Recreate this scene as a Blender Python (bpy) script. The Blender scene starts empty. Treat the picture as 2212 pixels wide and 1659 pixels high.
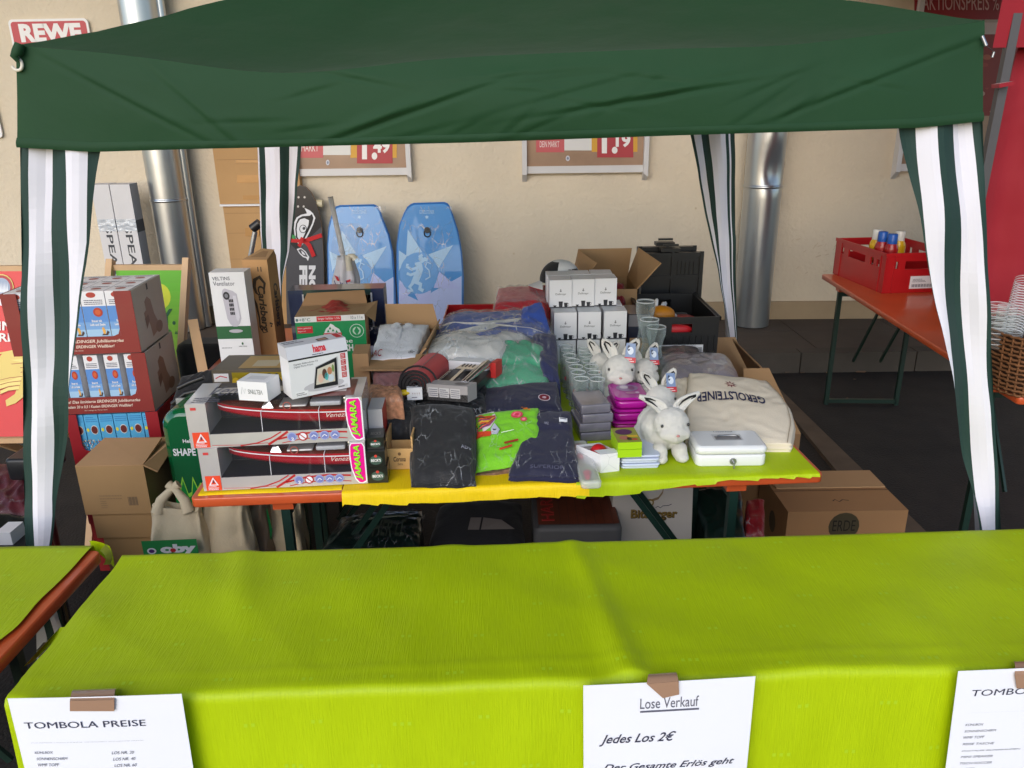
import bpy, math, random
from mathutils import Vector, Matrix, noise
random.seed(7)
SC = bpy.context.scene
COL = SC.collection

# ------------------------------------------------------------------ camera
F_PX = 1664.0; CX, CY = 1106.0, 829.5; PITCH = math.radians(19.3); ROLL = 0.015; CAM_H = 2.16
_f = Vector((0, math.cos(PITCH), -math.sin(PITCH))); _r0 = Vector((1, 0, 0)); _u0 = _r0.cross(_f)
RT = _r0*math.cos(ROLL) - _u0*math.sin(ROLL); UP = _u0*math.cos(ROLL) + _r0*math.sin(ROLL); FW = _f
CAM = Vector((0, 0, CAM_H))
cd = bpy.data.cameras.new('camera'); cam = bpy.data.objects.new('camera', cd); COL.objects.link(cam)
m = Matrix((RT, UP, -FW)).transposed().to_4x4(); m.translation = CAM; cam.matrix_world = m
cd.sensor_width = 36.0; cd.lens = 36.0*F_PX/2212.0; cd.clip_end = 300; cd.clip_start = 0.05
SC.camera = cam

# ------------------------------------------------------------------ light
SUN_EL, SUN_AZ = math.radians(28), math.radians(-158)     # azimuth measured from +Y towards +X: behind the camera, to its left
w = bpy.data.worlds.new('World'); SC.world = w; w.use_nodes = True
nt = w.node_tree; bg = nt.nodes['Background']
sky = nt.nodes.new('ShaderNodeTexSky'); sky.sky_type = 'NISHITA'; sky.sun_disc = False
sky.sun_elevation = SUN_EL; sky.sun_rotation = SUN_AZ; sky.dust_density = 1.0; sky.air_density = 1.0; sky.ozone_density = 1.0
nt.links.new(sky.outputs[0], bg.inputs[0]); bg.inputs[1].default_value = 0.15
sl = bpy.data.lights.new('sun', 'SUN'); sl.energy = 1.0; sl.angle = math.radians(60); sl.color = (1.0, 0.985, 0.975)
so = bpy.data.objects.new('sun', sl); COL.objects.link(so)
sd = Vector((math.sin(SUN_AZ)*math.cos(SUN_EL), math.cos(SUN_AZ)*math.cos(SUN_EL), math.sin(SUN_EL)))
so.rotation_euler = sd.to_track_quat('Z', 'Y').to_euler(); so.location = sd*20
SC.view_settings.view_transform = 'Standard'; SC.view_settings.look = 'None'
SC.view_settings.exposure = 0.6; SC.view_settings.gamma = 1.0
SC.render.engine = 'CYCLES'
try:
    SC.cycles.max_bounces = 8; SC.cycles.transparent_max_bounces = 16; SC.cycles.caustics_reflective = False; SC.cycles.caustics_refractive = False
except Exception: pass

# ------------------------------------------------------------------ where a pixel of the 2212 px wide view meets a plane
def ray(x, y): return FW + RT*((x-CX)/F_PX) - UP*((y-CY)/F_PX)
def G(x, y, z=0.0):
    d = ray(x, y); return CAM + d*((z-CAM_H)/d.z)
def V(x, y, Y):
    d = ray(x, y); return CAM + d*(Y/d.y)
def pr(P):
    v = P-CAM; Z = v.dot(FW); return (CX+F_PX*v.dot(RT)/Z, CY-F_PX*v.dot(UP)/Z)
def zat(A, ypx):      # height of the point above A seen at row ypx
    lo, hi = -1.0, 4.0
    for _ in range(40):
        mid = (lo+hi)/2
        if pr(Vector((A.x, A.y, mid)))[1] > ypx: lo = mid
        else: hi = mid
    return (lo+hi)/2
WY0, WSL = 7.56, -0.03
def wall_y(x): return WY0 + (x-2.57)*WSL
def W(x, y, off=0.0):
    d = ray(x, y)            # (d*t).y = WY0-off + ((d*t).x-2.57)*WSL
    t = (WY0-off-2.57*WSL)/(d.y-d.x*WSL); return CAM + d*t

# ------------------------------------------------------------------ materials
def lin(c):
    return tuple(((v/255)/12.92 if v/255 <= 0.04045 else ((v/255+0.055)/1.055)**2.4) for v in c)
MATS = {}
def mat(name, rgb, rough=0.6, metal=0.0, bump=0.0, bscale=60, var=0.05, vscale=6, spec=0.5, dist=0.002, sheen=0.0, coat=0.0, rvar=0.0):
    if name in MATS: return MATS[name]
    m = bpy.data.materials.new(name); m.use_nodes = True; t = m.node_tree; b = t.nodes['Principled BSDF']
    c = lin(rgb); b.inputs['Roughness'].default_value = rough; b.inputs['Metallic'].default_value = metal
    b.inputs['Specular IOR Level'].default_value = spec; b.inputs['Coat Weight'].default_value = coat
    b.inputs['Sheen Weight'].default_value = sheen
    tc = t.nodes.new('ShaderNodeTexCoord')
    n = t.nodes.new('ShaderNodeTexNoise'); n.inputs['Scale'].default_value = vscale; n.inputs['Detail'].default_value = 5
    t.links.new(tc.outputs['Object'], n.inputs['Vector'])
    mx = t.nodes.new('ShaderNodeMix'); mx.data_type = 'RGBA'
    mx.inputs[6].default_value = tuple(max(0, v*(1-var*2)) for v in c)+(1,); mx.inputs[7].default_value = tuple(min(1, v*(1+var*1.6)) for v in c)+(1,)
    t.links.new(n.outputs[0], mx.inputs[0]); t.links.new(mx.outputs[2], b.inputs['Base Color'])
    if rvar:
        mr = t.nodes.new('ShaderNodeMapRange'); mr.inputs[3].default_value = max(0, rough-rvar); mr.inputs[4].default_value = min(1, rough+rvar)
        t.links.new(n.outputs[0], mr.inputs[0]); t.links.new(mr.outputs[0], b.inputs['Roughness'])
    if bump:
        n2 = t.nodes.new('ShaderNodeTexNoise'); n2.inputs['Scale'].default_value = bscale; n2.inputs['Detail'].default_value = 6
        t.links.new(tc.outputs['Object'], n2.inputs['Vector'])
        bp = t.nodes.new('ShaderNodeBump'); bp.inputs['Strength'].default_value = bump; bp.inputs['Distance'].default_value = dist
        t.links.new(n2.outputs[0], bp.inputs['Height']); t.links.new(bp.outputs[0], b.inputs['Normal'])
    MATS[name] = m; return m
def film_mat(name, tint=(255, 255, 255), lo=0.05, hi=0.6, scale=9, rough=0.16, bstr=0.8, width=0.012):
    """thin crinkled plastic film: mostly clear, thin crease lines with pale glints painted in patches"""
    if name in MATS: return MATS[name]
    m = bpy.data.materials.new(name); m.use_nodes = True; t = m.node_tree; b = t.nodes['Principled BSDF']
    b.inputs['Base Color'].default_value = lin(tint)+(1,); b.inputs['Roughness'].default_value = rough; b.inputs['Coat Weight'].default_value = 1.0; b.inputs['Coat Roughness'].default_value = .08
    b.inputs['Specular IOR Level'].default_value = 0.9
    tc = t.nodes.new('ShaderNodeTexCoord'); mp = t.nodes.new('ShaderNodeMapping'); mp.inputs['Scale'].default_value = (1.9, .8, 1); mp.inputs['Rotation'].default_value = (.2, .1, .7)
    t.links.new(tc.outputs['Object'], mp.inputs[0])
    n = t.nodes.new('ShaderNodeTexNoise'); n.inputs['Scale'].default_value = scale; n.inputs['Detail'].default_value = 3; n.inputs['Distortion'].default_value = .35
    t.links.new(mp.outputs[0], n.inputs['Vector'])
    va = t.nodes.new('ShaderNodeVectorMath'); va.operation = 'MULTIPLY_ADD'; t.links.new(n.outputs['Color'], va.inputs[0]); va.inputs[1].default_value = (.06, .06, .06); t.links.new(mp.outputs[0], va.inputs[2])
    vo = t.nodes.new('ShaderNodeTexVoronoi'); vo.feature = 'DISTANCE_TO_EDGE'; vo.inputs['Scale'].default_value = scale*1.25; vo.inputs['Randomness'].default_value = 1.0; t.links.new(va.outputs[0], vo.inputs['Vector'])
    a2 = t.nodes.new('ShaderNodeMath'); a2.operation = 'MULTIPLY'; a2.inputs[1].default_value = .28; t.links.new(vo.outputs['Distance'], a2.inputs[0])
    mr = t.nodes.new('ShaderNodeMapRange'); mr.inputs[1].default_value = 0.0; mr.inputs[2].default_value = width; mr.inputs[3].default_value = hi-lo; mr.inputs[4].default_value = 0.0
    t.links.new(a2.outputs[0], mr.inputs[0])
    n2 = t.nodes.new('ShaderNodeTexNoise'); n2.inputs['Scale'].default_value = scale*.9; n2.inputs['Detail'].default_value = 3; t.links.new(tc.outputs['Object'], n2.inputs['Vector'])
    m2 = t.nodes.new('ShaderNodeMapRange'); m2.inputs[1].default_value = .46; m2.inputs[2].default_value = .64; t.links.new(n2.outputs[0], m2.inputs[0])
    mu = t.nodes.new('ShaderNodeMath'); mu.operation = 'MULTIPLY_ADD'; t.links.new(mr.outputs[0], mu.inputs[0]); t.links.new(m2.outputs[0], mu.inputs[1]); mu.inputs[2].default_value = lo
    cm = t.nodes.new('ShaderNodeMix'); cm.data_type = 'RGBA'; cm.inputs[6].default_value = lin(tuple(v*.55 for v in tint))+(1,); cm.inputs[7].default_value = (.82, .84, .88, 1)  # glints on the creases are painted as a pale colour over dim film
    cf = t.nodes.new('ShaderNodeMath'); cf.operation = 'MULTIPLY'; t.links.new(mu.outputs[0], cf.inputs[0]); cf.inputs[1].default_value = 2.2; t.links.new(cf.outputs[0], cm.inputs[0]); t.links.new(cm.outputs[2], b.inputs['Base Color'])
    bp = t.nodes.new('ShaderNodeBump'); bp.inputs['Strength'].default_value = bstr; bp.inputs['Distance'].default_value = 0.02
    t.links.new(a2.outputs[0], bp.inputs['Height']); t.links.new(bp.outputs[0], b.inputs['Normal'])
    tr = t.nodes.new('ShaderNodeBsdfTransparent'); ms = t.nodes.new('ShaderNodeMixShader')
    t.links.new(mu.outputs[0], ms.inputs[0]); t.links.new(tr.outputs[0], ms.inputs[1]); t.links.new(b.outputs[0], ms.inputs[2])
    t.links.new(ms.outputs[0], t.nodes['Material Output'].inputs['Surface'])
    MATS[name] = m; return m
def glass_mat(name, tint=(196, 204, 206), edge=0.46):
    if name in MATS: return MATS[name]
    m = bpy.data.materials.new(name); m.use_nodes = True; t = m.node_tree; b = t.nodes['Principled BSDF']
    b.inputs['Base Color'].default_value = lin(tint)+(1,); b.inputs['Roughness'].default_value = 0.05; b.inputs['Specular IOR Level'].default_value = 1.0
    lw = t.nodes.new('ShaderNodeLayerWeight'); lw.inputs[0].default_value = 0.35
    mr = t.nodes.new('ShaderNodeMapRange'); mr.inputs[1].default_value = 0.0; mr.inputs[2].default_value = 1.0; mr.inputs[3].default_value = 0.025; mr.inputs[4].default_value = edge
    t.links.new(lw.outputs['Facing'], mr.inputs[0])
    tr = t.nodes.new('ShaderNodeBsdfTransparent'); tr.inputs[0].default_value = (0.96, 0.98, 0.97, 1); ms = t.nodes.new('ShaderNodeMixShader')
    t.links.new(mr.outputs[0], ms.inputs[0]); t.links.new(tr.outputs[0], ms.inputs[1]); t.links.new(b.outputs[0], ms.inputs[2])
    t.links.new(ms.outputs[0], t.nodes['Material Output'].inputs['Surface'])
    MATS[name] = m; return m
def K(r, g, b, rough=0.45):          # flat printed ink
    return mat('print_%d_%d_%d' % (r, g, b), (r, g, b), rough, var=0.03)
def cloth(name, rgb, rough=0.9, var=0.08): return mat(name, rgb, rough, bump=0.35, bscale=120, var=var, vscale=9, dist=0.003, sheen=0.15)
FILM = film_mat('clear_polythene', (150, 150, 156), lo=.04, hi=.42, scale=13, width=.016)
FILM_D = film_mat('thin_clear_polythene', (140, 140, 150), lo=0.03, hi=0.36, scale=15, width=.014)
FILM_W = film_mat('milky_polythene', (225, 225, 232), lo=0.26, hi=0.6, scale=7)
WINDOW = film_mat('packaging_window', (250, 250, 255), lo=0.05, hi=0.16, scale=3, rough=0.06, bstr=0.2)
GLASS = glass_mat('clear_glass')
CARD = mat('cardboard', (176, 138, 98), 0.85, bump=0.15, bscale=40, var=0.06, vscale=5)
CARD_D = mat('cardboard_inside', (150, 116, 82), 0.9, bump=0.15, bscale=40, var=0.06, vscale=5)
WHITE = mat('white_coated_card', (226, 226, 230), 0.4, var=0.03)
PAPER = mat('white_paper', (232, 234, 242), 0.7, var=0.015, bump=0.1, bscale=4, dist=0.01)
BLACKP = mat('black_plastic', (24, 25, 28), 0.4, bump=0.1, bscale=80, var=0.2)
BLACKC = cloth('black_fabric', (22, 22, 26))
GREYM = mat('brushed_steel', (165, 167, 172), 0.35, 0.9, var=0.1)
ORANGE = mat('orange_lacquered_wood', (198, 84, 42), 0.32, bump=0.08, bscale=14, var=0.14, vscale=4, coat=0.25)
RIM = film_mat('glass_rim_glint', (240, 244, 246), lo=.55, hi=.6, scale=3, rough=.1, bstr=.0)  # pale half-opaque rings, highlight of the rims put into the colour
DKGREEN = mat('dark_green_steel', (14, 44, 36), 0.45, var=0.15)
LIME = None

# ------------------------------------------------------------------ tagging
def tag(o, label=None, cat=None, group=None, kind=None):
    if label: o['label'] = label
    if cat: o['category'] = cat
    if group: o['group'] = group
    if kind: o['kind'] = kind
    return o
def thing(name, label, cat, loc=(0, 0, 0), rz=0.0, group=None):
    o = bpy.data.objects.new(name, None); o.empty_display_size = 0.05; COL.objects.link(o)
    o.location = loc; o.rotation_euler = (0, 0, rz); return tag(o, label, cat, group)
def copy_tree(o, parent=None):
    c = o.copy(); COL.objects.link(c)
    if parent is not None: c.parent = parent
    for ch in list(o.children): copy_tree(ch, c)
    return c

# ------------------------------------------------------------------ text outlines
_T = {}
def glyphs(s, bold=0.0, shear=0.0):
    k = (s, bold, shear)
    if k in _T: return _T[k]
    cu = bpy.data.curves.new('t', 'FONT'); cu.body = s; cu.offset = bold; cu.shear = shear; cu.resolution_u = 3
    ob = bpy.data.objects.new('t', cu); me = bpy.data.meshes.new_from_object(ob)
    vs = [v.co.copy() for v in me.vertices]; fs = [tuple(p.vertices) for p in me.polygons]
    bpy.data.objects.remove(ob); bpy.data.curves.remove(cu); bpy.data.meshes.remove(me)
    x0 = min(v.x for v in vs); x1 = max(v.x for v in vs); y0 = min(v.y for v in vs); y1 = max(v.y for v in vs)
    vs = [((v.x-x0)/(x1-x0), (v.y-y0)/max(1e-6, y1-y0)) for v in vs]
    _T[k] = (vs, fs); return _T[k]

# ------------------------------------------------------------------ mesh builder
class MB:
    def __init__(s): s.v = []; s.f = []; s.m = []; s.mats = []; s.sm = []
    def mi(s, m):
        if m not in s.mats: s.mats.append(m)
        return s.mats.index(m)
    def pts(s, P): b = len(s.v); s.v += [tuple(p) for p in P]; return b
    def face(s, P, m, smooth=False):
        b = s.pts(P); s.f.append(tuple(range(b, b+len(P)))); s.m.append(s.mi(m)); s.sm.append(smooth)
    def faces(s, P, Fs, m, smooth=False):
        b = s.pts(P); k = s.mi(m)
        for f in Fs: s.f.append(tuple(b+i for i in f)); s.m.append(k); s.sm.append(smooth)
    def box(s, x0, x1, y0, y1, z0, z1, m):
        P = [(x0, y0, z0), (x1, y0, z0), (x1, y1, z0), (x0, y1, z0), (x0, y0, z1), (x1, y0, z1), (x1, y1, z1), (x0, y1, z1)]
        s.faces(P, [(0, 3, 2, 1), (4, 5, 6, 7), (0, 1, 5, 4), (1, 2, 6, 5), (2, 3, 7, 6), (3, 0, 4, 7)], m)
    def hexa(s, P, m):
        s.faces(P, [(0, 3, 2, 1), (4, 5, 6, 7), (0, 1, 5, 4), (1, 2, 6, 5), (2, 3, 7, 6), (3, 0, 4, 7)], m)
    def bar(s, a, b, wd, th, m, up=(0, 0, 1)):
        a = Vector(a); b = Vector(b); d = (b-a).normalized(); u = Vector(up)
        if abs(d.dot(u)) > 0.95: u = Vector((0, 1, 0))
        sx = d.cross(u).normalized(); su = sx.cross(d).normalized(); P = []
        for p in (a, b):
            for i, j in ((-1, -1), (1, -1), (1, 1), (-1, 1)): P.append(p + sx*(wd/2*i) + su*(th/2*j))
        s.faces(P, [(0, 1, 2, 3), (7, 6, 5, 4), (0, 4, 5, 1), (1, 5, 6, 2), (2, 6, 7, 3), (3, 7, 4, 0)], m)
    def tube(s, path, rad, m, n=12, caps=True, smooth=True):
        path = [Vector(p) for p in path]; N = len(path)
        if not hasattr(rad, '__len__'): rad = [rad]*N
        P = []; ref = None
        for i, p in enumerate(path):
            d = (path[min(i+1, N-1)]-path[max(i-1, 0)]).normalized()
            if ref is None: ref = Vector((0, 0, 1)) if abs(d.z) < 0.9 else Vector((1, 0, 0))
            a = d.cross(ref).normalized(); b = d.cross(a).normalized(); ref = a.cross(d).normalized()*1.0
            for k in range(n):
                t = 2*math.pi*k/n; P.append(p + a*(math.cos(t)*rad[i]) + b*(math.sin(t)*rad[i]))
        Fs = [(i*n+k, i*n+(k+1) % n, (i+1)*n+(k+1) % n, (i+1)*n+k) for i in range(N-1) for k in range(n)]
        s.faces(P, Fs, m, smooth)
        if caps:
            s.face(P[:n][::-1], m); s.face(P[-n:], m)
    def lathe(s, prof, m, c=(0, 0, 0), n=20, smooth=True, sx=1.0, sy=1.0):
        P = []; N = len(prof)
        for r, z in prof:
            for k in range(n):
                t = 2*math.pi*k/n; P.append((c[0]+r*sx*math.cos(t), c[1]+r*sy*math.sin(t), c[2]+z))
        s.faces(P, [(i*n+k, i*n+(k+1) % n, (i+1)*n+(k+1) % n, (i+1)*n+k) for i in range(N-1) for k in range(n)], m, smooth)
    def ell(s, c, r, m, n=14, k=9):
        s.lathe([(math.sin(math.pi*i/k)*1.0, -math.cos(math.pi*i/k)) for i in range(k+1)], m, n=n)
        # rescale the points just added
        cnt = (k+1)*n
        for i in range(len(s.v)-cnt, len(s.v)):
            x, y, z = s.v[i]; s.v[i] = (c[0]+x*r[0], c[1]+y*r[1], c[2]+z*r[2])
    def grid(s, fn, nu, nv, m, smooth=True, mfn=None):
        P = [fn(i/nu, j/nv) for j in range(nv+1) for i in range(nu+1)]; b = s.pts(P)
        for j in range(nv):
            for i in range(nu):
                a = b+j*(nu+1)+i; s.f.append((a, a+1, a+nu+2, a+nu+1)); s.m.append(s.mi(mfn(i, j) if mfn else m)); s.sm.append(smooth)
    def rbox(s, x0, x1, y0, y1, z0, z1, r, m, e=None, n=4, smooth=True, taper=0.0):
        e = r*0.6 if e is None else e
        def ring(ins, z, tp):
            P = []; rr = max(r-ins*0.6, 0.0004); X0 = x0+ins+tp; X1 = x1-ins-tp; Y0 = y0+ins+tp; Y1 = y1-ins-tp
            for cx, cy, a0 in ((X1-rr, Y0+rr, -90), (X1-rr, Y1-rr, 0), (X0+rr, Y1-rr, 90), (X0+rr, Y0+rr, 180)):
                for k in range(n+1):
                    a = math.radians(a0+90*k/n); P.append((cx+rr*math.cos(a), cy+rr*math.sin(a), z))
            return P
        L = []
        for k in range(3): a = math.pi/2*k/2; L.append((e*(1-math.sin(a)), z0+e*(1-math.cos(a)), taper))
        for k in range(3): a = math.pi/2*k/2; L.append((e*(1-math.cos(a)), z1-e*(1-math.sin(a)), 0))
        P = []; c = 4*(n+1)
        for ins, z, tp in L: P += ring(ins, z, tp)
        Fs = [(i*c+k, i*c+(k+1) % c, (i+1)*c+(k+1) % c, (i+1)*c+k) for i in range(len(L)-1) for k in range(c)]
        s.faces(P, Fs, m, smooth); s.face(P[:c][::-1], m); s.face(P[-c:], m)
    # --- flat marks on a quad (BL, BR, TR, TL)
    def _q(s, Q, u, v, off):
        a, b, c, d = [Vector(q) for q in Q]
        n = (b-a).cross(d-a).normalized()
        return a*(1-u)*(1-v) + b*u*(1-v) + c*u*v + d*(1-u)*v + n*off
    def mark(s, Q, pts, m, lay=1): s.face([s._q(Q, u, v, lay*0.0006) for u, v in pts], m)
    def rect(s, Q, u0, v0, u1, v1, m, lay=1): s.mark(Q, [(u0, v0), (u1, v0), (u1, v1), (u0, v1)], m, lay)
    def disc(s, Q, u, v, ru, rv, m, lay=1, n=16): s.mark(Q, [(u+ru*math.cos(2*math.pi*k/n), v+rv*math.sin(2*math.pi*k/n)) for k in range(n)], m, lay)
    def stroke(s, Q, pts, wd, m, lay=1, asp=1.0):
        # polyline of width wd (fraction of v); asp = quad width / height
        L = []; R = []
        for i, (u, v) in enumerate(pts):
            a = pts[max(0, i-1)]; b = pts[min(len(pts)-1, i+1)]; dx = (b[0]-a[0])*asp; dy = b[1]-a[1]; q = math.hypot(dx, dy) or 1
            ww = wd/2 if not hasattr(wd, '__len__') else wd[i]/2
            L.append((u-dy/q*ww/asp, v+dx/q*ww)); R.append((u+dy/q*ww/asp, v-dx/q*ww))
        for i in range(len(pts)-1): s.mark(Q, [R[i], R[i+1], L[i+1], L[i]], m, lay)
    def text(s, Q, st, u0, v0, u1, v1, m, lay=2, rot=0, bold=0.0, shear=0.0, warp=None):
        vs, fs = glyphs(st, bold, shear); P = []
        for x, y in vs:
            if rot == 90: x, y = 1-y, x
            elif rot == 180: x, y = 1-x, 1-y
            elif rot == 270: x, y = y, 1-x
            u = u0+(u1-u0)*x; v = v0+(v1-v0)*y
            if warp: u, v = warp(u, v)
            P.append(s._q(Q, u, v, lay*0.0006))
        s.faces(P, fs, m)
    def lines(s, Q, u0, v0, u1, v1, n, m, lay=1, seed=1):      # rows of small print too small to read
        rd = random.Random(seed); h = (v1-v0)/n
        for i in range(n):
            u = u0; v = v1-(i+0.75)*h
            while u < u1-0.01:
                l = min(rd.uniform(0.02, 0.07)*(u1-u0)*2.2, u1-u)
                s.rect(Q, u, v, u+l*0.85, v+h*0.42, m, lay); u += l
                if rd.random() < 0.06 and u > u0+(u1-u0)*0.6: break
    def build(s, name, parent=None, loc=None, rot=None, auto=True):
        me = bpy.data.meshes.new(name); me.from_pydata(s.v, [], s.f)
        for m in s.mats: me.materials.append(m)
        me.polygons.foreach_set('material_index', s.m); me.polygons.foreach_set('use_smooth', s.sm); me.update()
        o = bpy.data.objects.new(name, me); COL.objects.link(o)
        if parent is not None: o.parent = parent
        if loc is not None: o.location = loc
        if rot is not None: o.rotation_euler = rot
        return o
def faces_of(w, d, h):
    return dict(front=((0, 0, 0), (w, 0, 0), (w, 0, h), (0, 0, h)), right=((w, 0, 0), (w, d, 0), (w, d, h), (w, 0, h)),
                left=((0, d, 0), (0, 0, 0), (0, 0, h), (0, d, h)), top=((0, 0, h), (w, 0, h), (w, d, h), (0, d, h)))
def base_px(bl, br, z):
    a = G(bl[0], bl[1], z); b = G(br[0], br[1], z); return a, (b-a).length, math.atan2(b.y-a.y, b.x-a.x)
def carton(name, label, cat, A, rz, w, d, h, m, group=None, deco=None, parts=None, msub='carton'):
    mb = MB(); mb.box(0, w, 0, d, 0, h, m)
    if deco: deco(mb, faces_of(w, d, h), w, d, h)
    if parts:
        t = thing(name, label, cat, A, rz, group); mb.build(msub, t); parts(t, w, d, h); return t
    return tag(mb.build(name, None, A, (0, 0, rz)), label, cat, group)

# ------------------------------------------------------------------ cloth like slabs
T = 0.96
def fold(p, seed, sc=14.0, stretch=None):
    q = Vector((p[0]*sc+seed*3.1, p[1]*sc+seed*1.7, p[2]*sc*0.6))
    a = noise.noise(q); q = q+Vector((a, -a, 0))*.6; q2 = q*2.3+Vector((7, 3, 1)); b = 1-abs(noise.noise(q2))*2
    return a*0.55+b*0.35
def slab_fn(C4, puff=0.02, amp=0.008, seed=1, sc=14.0, ragged=0.004, k=4, step=None):
    a, b, c, d = [Vector(p) for p in C4]
    def S(u, v, lift=0.0):
        uu = u + ragged*3*noise.noise(Vector((v*4, seed, 0)))*(1-2*abs(u-0.5))*0.3; 
        p = a*(1-uu)*(1-v)+b*uu*(1-v)+c*uu*v+d*(1-uu)*v
        e = (1-abs(2*u-1)**k)*(1-abs(2*v-1)**k)
        nx = noise.noise(Vector((v*5+seed, u*2, 3.3)))*ragged*abs(2*u-1)**3; ny = noise.noise(Vector((u*5+seed, v*2, 9.3)))*ragged*abs(2*v-1)**3
        z = puff*e**0.5 + amp*fold(p, seed, sc)*min(1, e*3+0.25)
        if step: z += .013*(1/(1+math.exp(-(v-step-.02*math.sin(u*5+seed))*90)))-.004*math.exp(-((v-step)/.02)**2)
        return p+Vector((nx*2, ny*2, z+lift))
    return S
def slab(name, parent, S, thick, m, n=26, smooth=True, mfn=None, layers=0):
    mb = MB(); N = n
    mb.grid(lambda u, v: S(u, v), N, N, m, smooth, mfn)
    def edge():
        E = [(i/N, 0) for i in range(N)]+[(1, i/N) for i in range(N)]+[(1-i/N, 1) for i in range(N)]+[(0, 1-i/N) for i in range(N)]
        return E
    E = edge(); steps = max(2, layers*2+2); rings = []
    for r in range(steps+1):
        t = r/steps; ring = []
        for (u, v) in E:
            p = S(u, v); q = p.copy(); q.z = p.z-thick*t
            bulge = 0.006*math.sin(math.pi*min(1, t*1.0))+(0.006*math.sin(t*math.pi*2*max(1, layers)) if layers else 0)
            o = Vector((u-0.5, v-0.5, 0)); 
            if o.length > 0: o.normalize()
            q += o*bulge; ring.append(q)
        rings.append(ring)
    P = [p for r in rings for p in r]; c = len(E)
    mb.faces(P, [(i*c+(k+1) % c, i*c+k, (i+1)*c+k, (i+1)*c+(k+1) % c) for i in range(steps) for k in range(c)], m, smooth)
    mb.face(rings[-1], m)
    return mb.build(name, parent)
def film_over(parent, S, thick, m=None, n=30, grow=0.04, lift=0.008, seed=3, amp=0.012, name='plastic_wrap'):
    m = m or FILM; mb = MB()
    def T(u, v):
        U = 0.5+(u-0.5)*(1+grow*2); Vv = 0.5+(v-0.5)*(1+grow*2)
        uc = min(1, max(0, U)); vc = min(1, max(0, Vv)); p = S(uc, vc)
        du = U-uc; dv = Vv-vc
        e1 = S(1, vc)-S(0, vc); e2 = S(uc, 1)-S(uc, 0)
        p = p+e1*du+e2*dv; out = abs(du)+abs(dv)
        p.z += lift + amp*fold(p, seed, 24)*1.0 - min(thick*0.7, out*0.35)
        return p
    mb.grid(T, n, n, m, True)
    return mb.build(name, parent)
def Pq(*a): return [V(x, y, Y) for x, y, Y in a]
def blob(parts, voxel=0.006):        # merged rounded solids -> one continuous surface
    mb = MB(); dm = MATS.get('cardboard')
    for c, r in parts: mb.ell(c, r, dm, 16, 10)
    o = mb.build('tmp'); md = o.modifiers.new('r', 'REMESH'); md.mode = 'VOXEL'; md.voxel_size = voxel
    sm = o.modifiers.new('s', 'SMOOTH'); sm.iterations = 4; sm.factor = 0.5
    bpy.context.view_layer.update(); dg = bpy.context.evaluated_depsgraph_get()
    me = bpy.data.meshes.new_from_object(o.evaluated_get(dg)); bpy.data.objects.remove(o); me.materials.clear(); return me
# =================================================================== SETTING
def ground_mat():
    m = mat('asphalt', (36, 31, 29), 0.85, bump=0.8, bscale=70, var=0.38, vscale=5, dist=0.006); return m
mb = MB(); mb.box(-40, 40, -30, 40, -0.3, 0, ground_mat()); tag(mb.build('ground'), kind='structure')
PAVE = mat('concrete_slab', (86, 76, 68), 0.9, bump=0.3, bscale=30, var=0.22, vscale=2.5, dist=0.004)
mb = MB()
x = -12.0; i = 0
while x < 12:
    x1 = x+0.98
    mb.box(x+0.004, x1-0.004, 6.50, 7.1, 0.005, 0.168+0.003*(i % 2), PAVE); mb.box(x+0.004, x1-0.004, 7.11, 8.6, 0.005, 0.169, PAVE); x += 0.98; i += 1
mb.box(-12, 12, 6.48, 8.6, 0, 0.16, mat('joint_dirt', (38, 34, 32), 0.95)); tag(mb.build('pavement'), kind='structure')
KERB = mat('kerb_concrete', (80, 73, 66), 0.9, bump=0.3, bscale=30, var=0.2, vscale=3, dist=0.004)
mb = MB(); x = -12.5
while x < 12:
    mb.box(x+0.005, x+0.995, 6.345, 6.495, 0.0, 0.18, KERB); x += 1.0
tag(mb.build('kerb'), kind='structure')
# litter on the asphalt
for i, (px, py, s) in enumerate(((1700, 805, .03), (1733, 806, .03), (1830, 862, .02), (1847, 820, .022), (1790, 806, .03), (1860, 804, .05))):
    A = G(px, py, 0.003); mb = MB(); rd = random.Random(i)
    pts = [(s*math.cos(t)*rd.uniform(.6, 1.2), s*.5*math.sin(t)*rd.uniform(.6, 1.2), 0.002+rd.uniform(0, .008)) for t in [k*1.047 for k in range(6)]]
    mb.face(pts, mat('dry_leaf', (150, 120, 95), 0.8)); mb.face([(p[0], p[1], p[2]-.002) for p in pts][::-1], mat('dry_leaf', (150, 120, 95), 0.8))
    tag(mb.build('leaf', None, A), ('dry leaf scrap at the kerb foot, leftmost of the six', 'dry leaf scrap at the kerb foot, nearest the orange table leg', 'lone dry leaf scrap on the asphalt inside the table leg frame', 'dry leaf scrap just below the kerb, between the table legs', 'dry leaf scrap at the kerb foot, right of the leg', 'largest dry leaf scrap, long and pale at the kerb foot')[i], 'leaf', 'dry leaf scraps on the asphalt')

# building
PLASTER = mat('beige_plaster', (221, 207, 184), 0.9, bump=0.8, bscale=26, var=0.07, vscale=1.3, dist=0.010)
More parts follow.
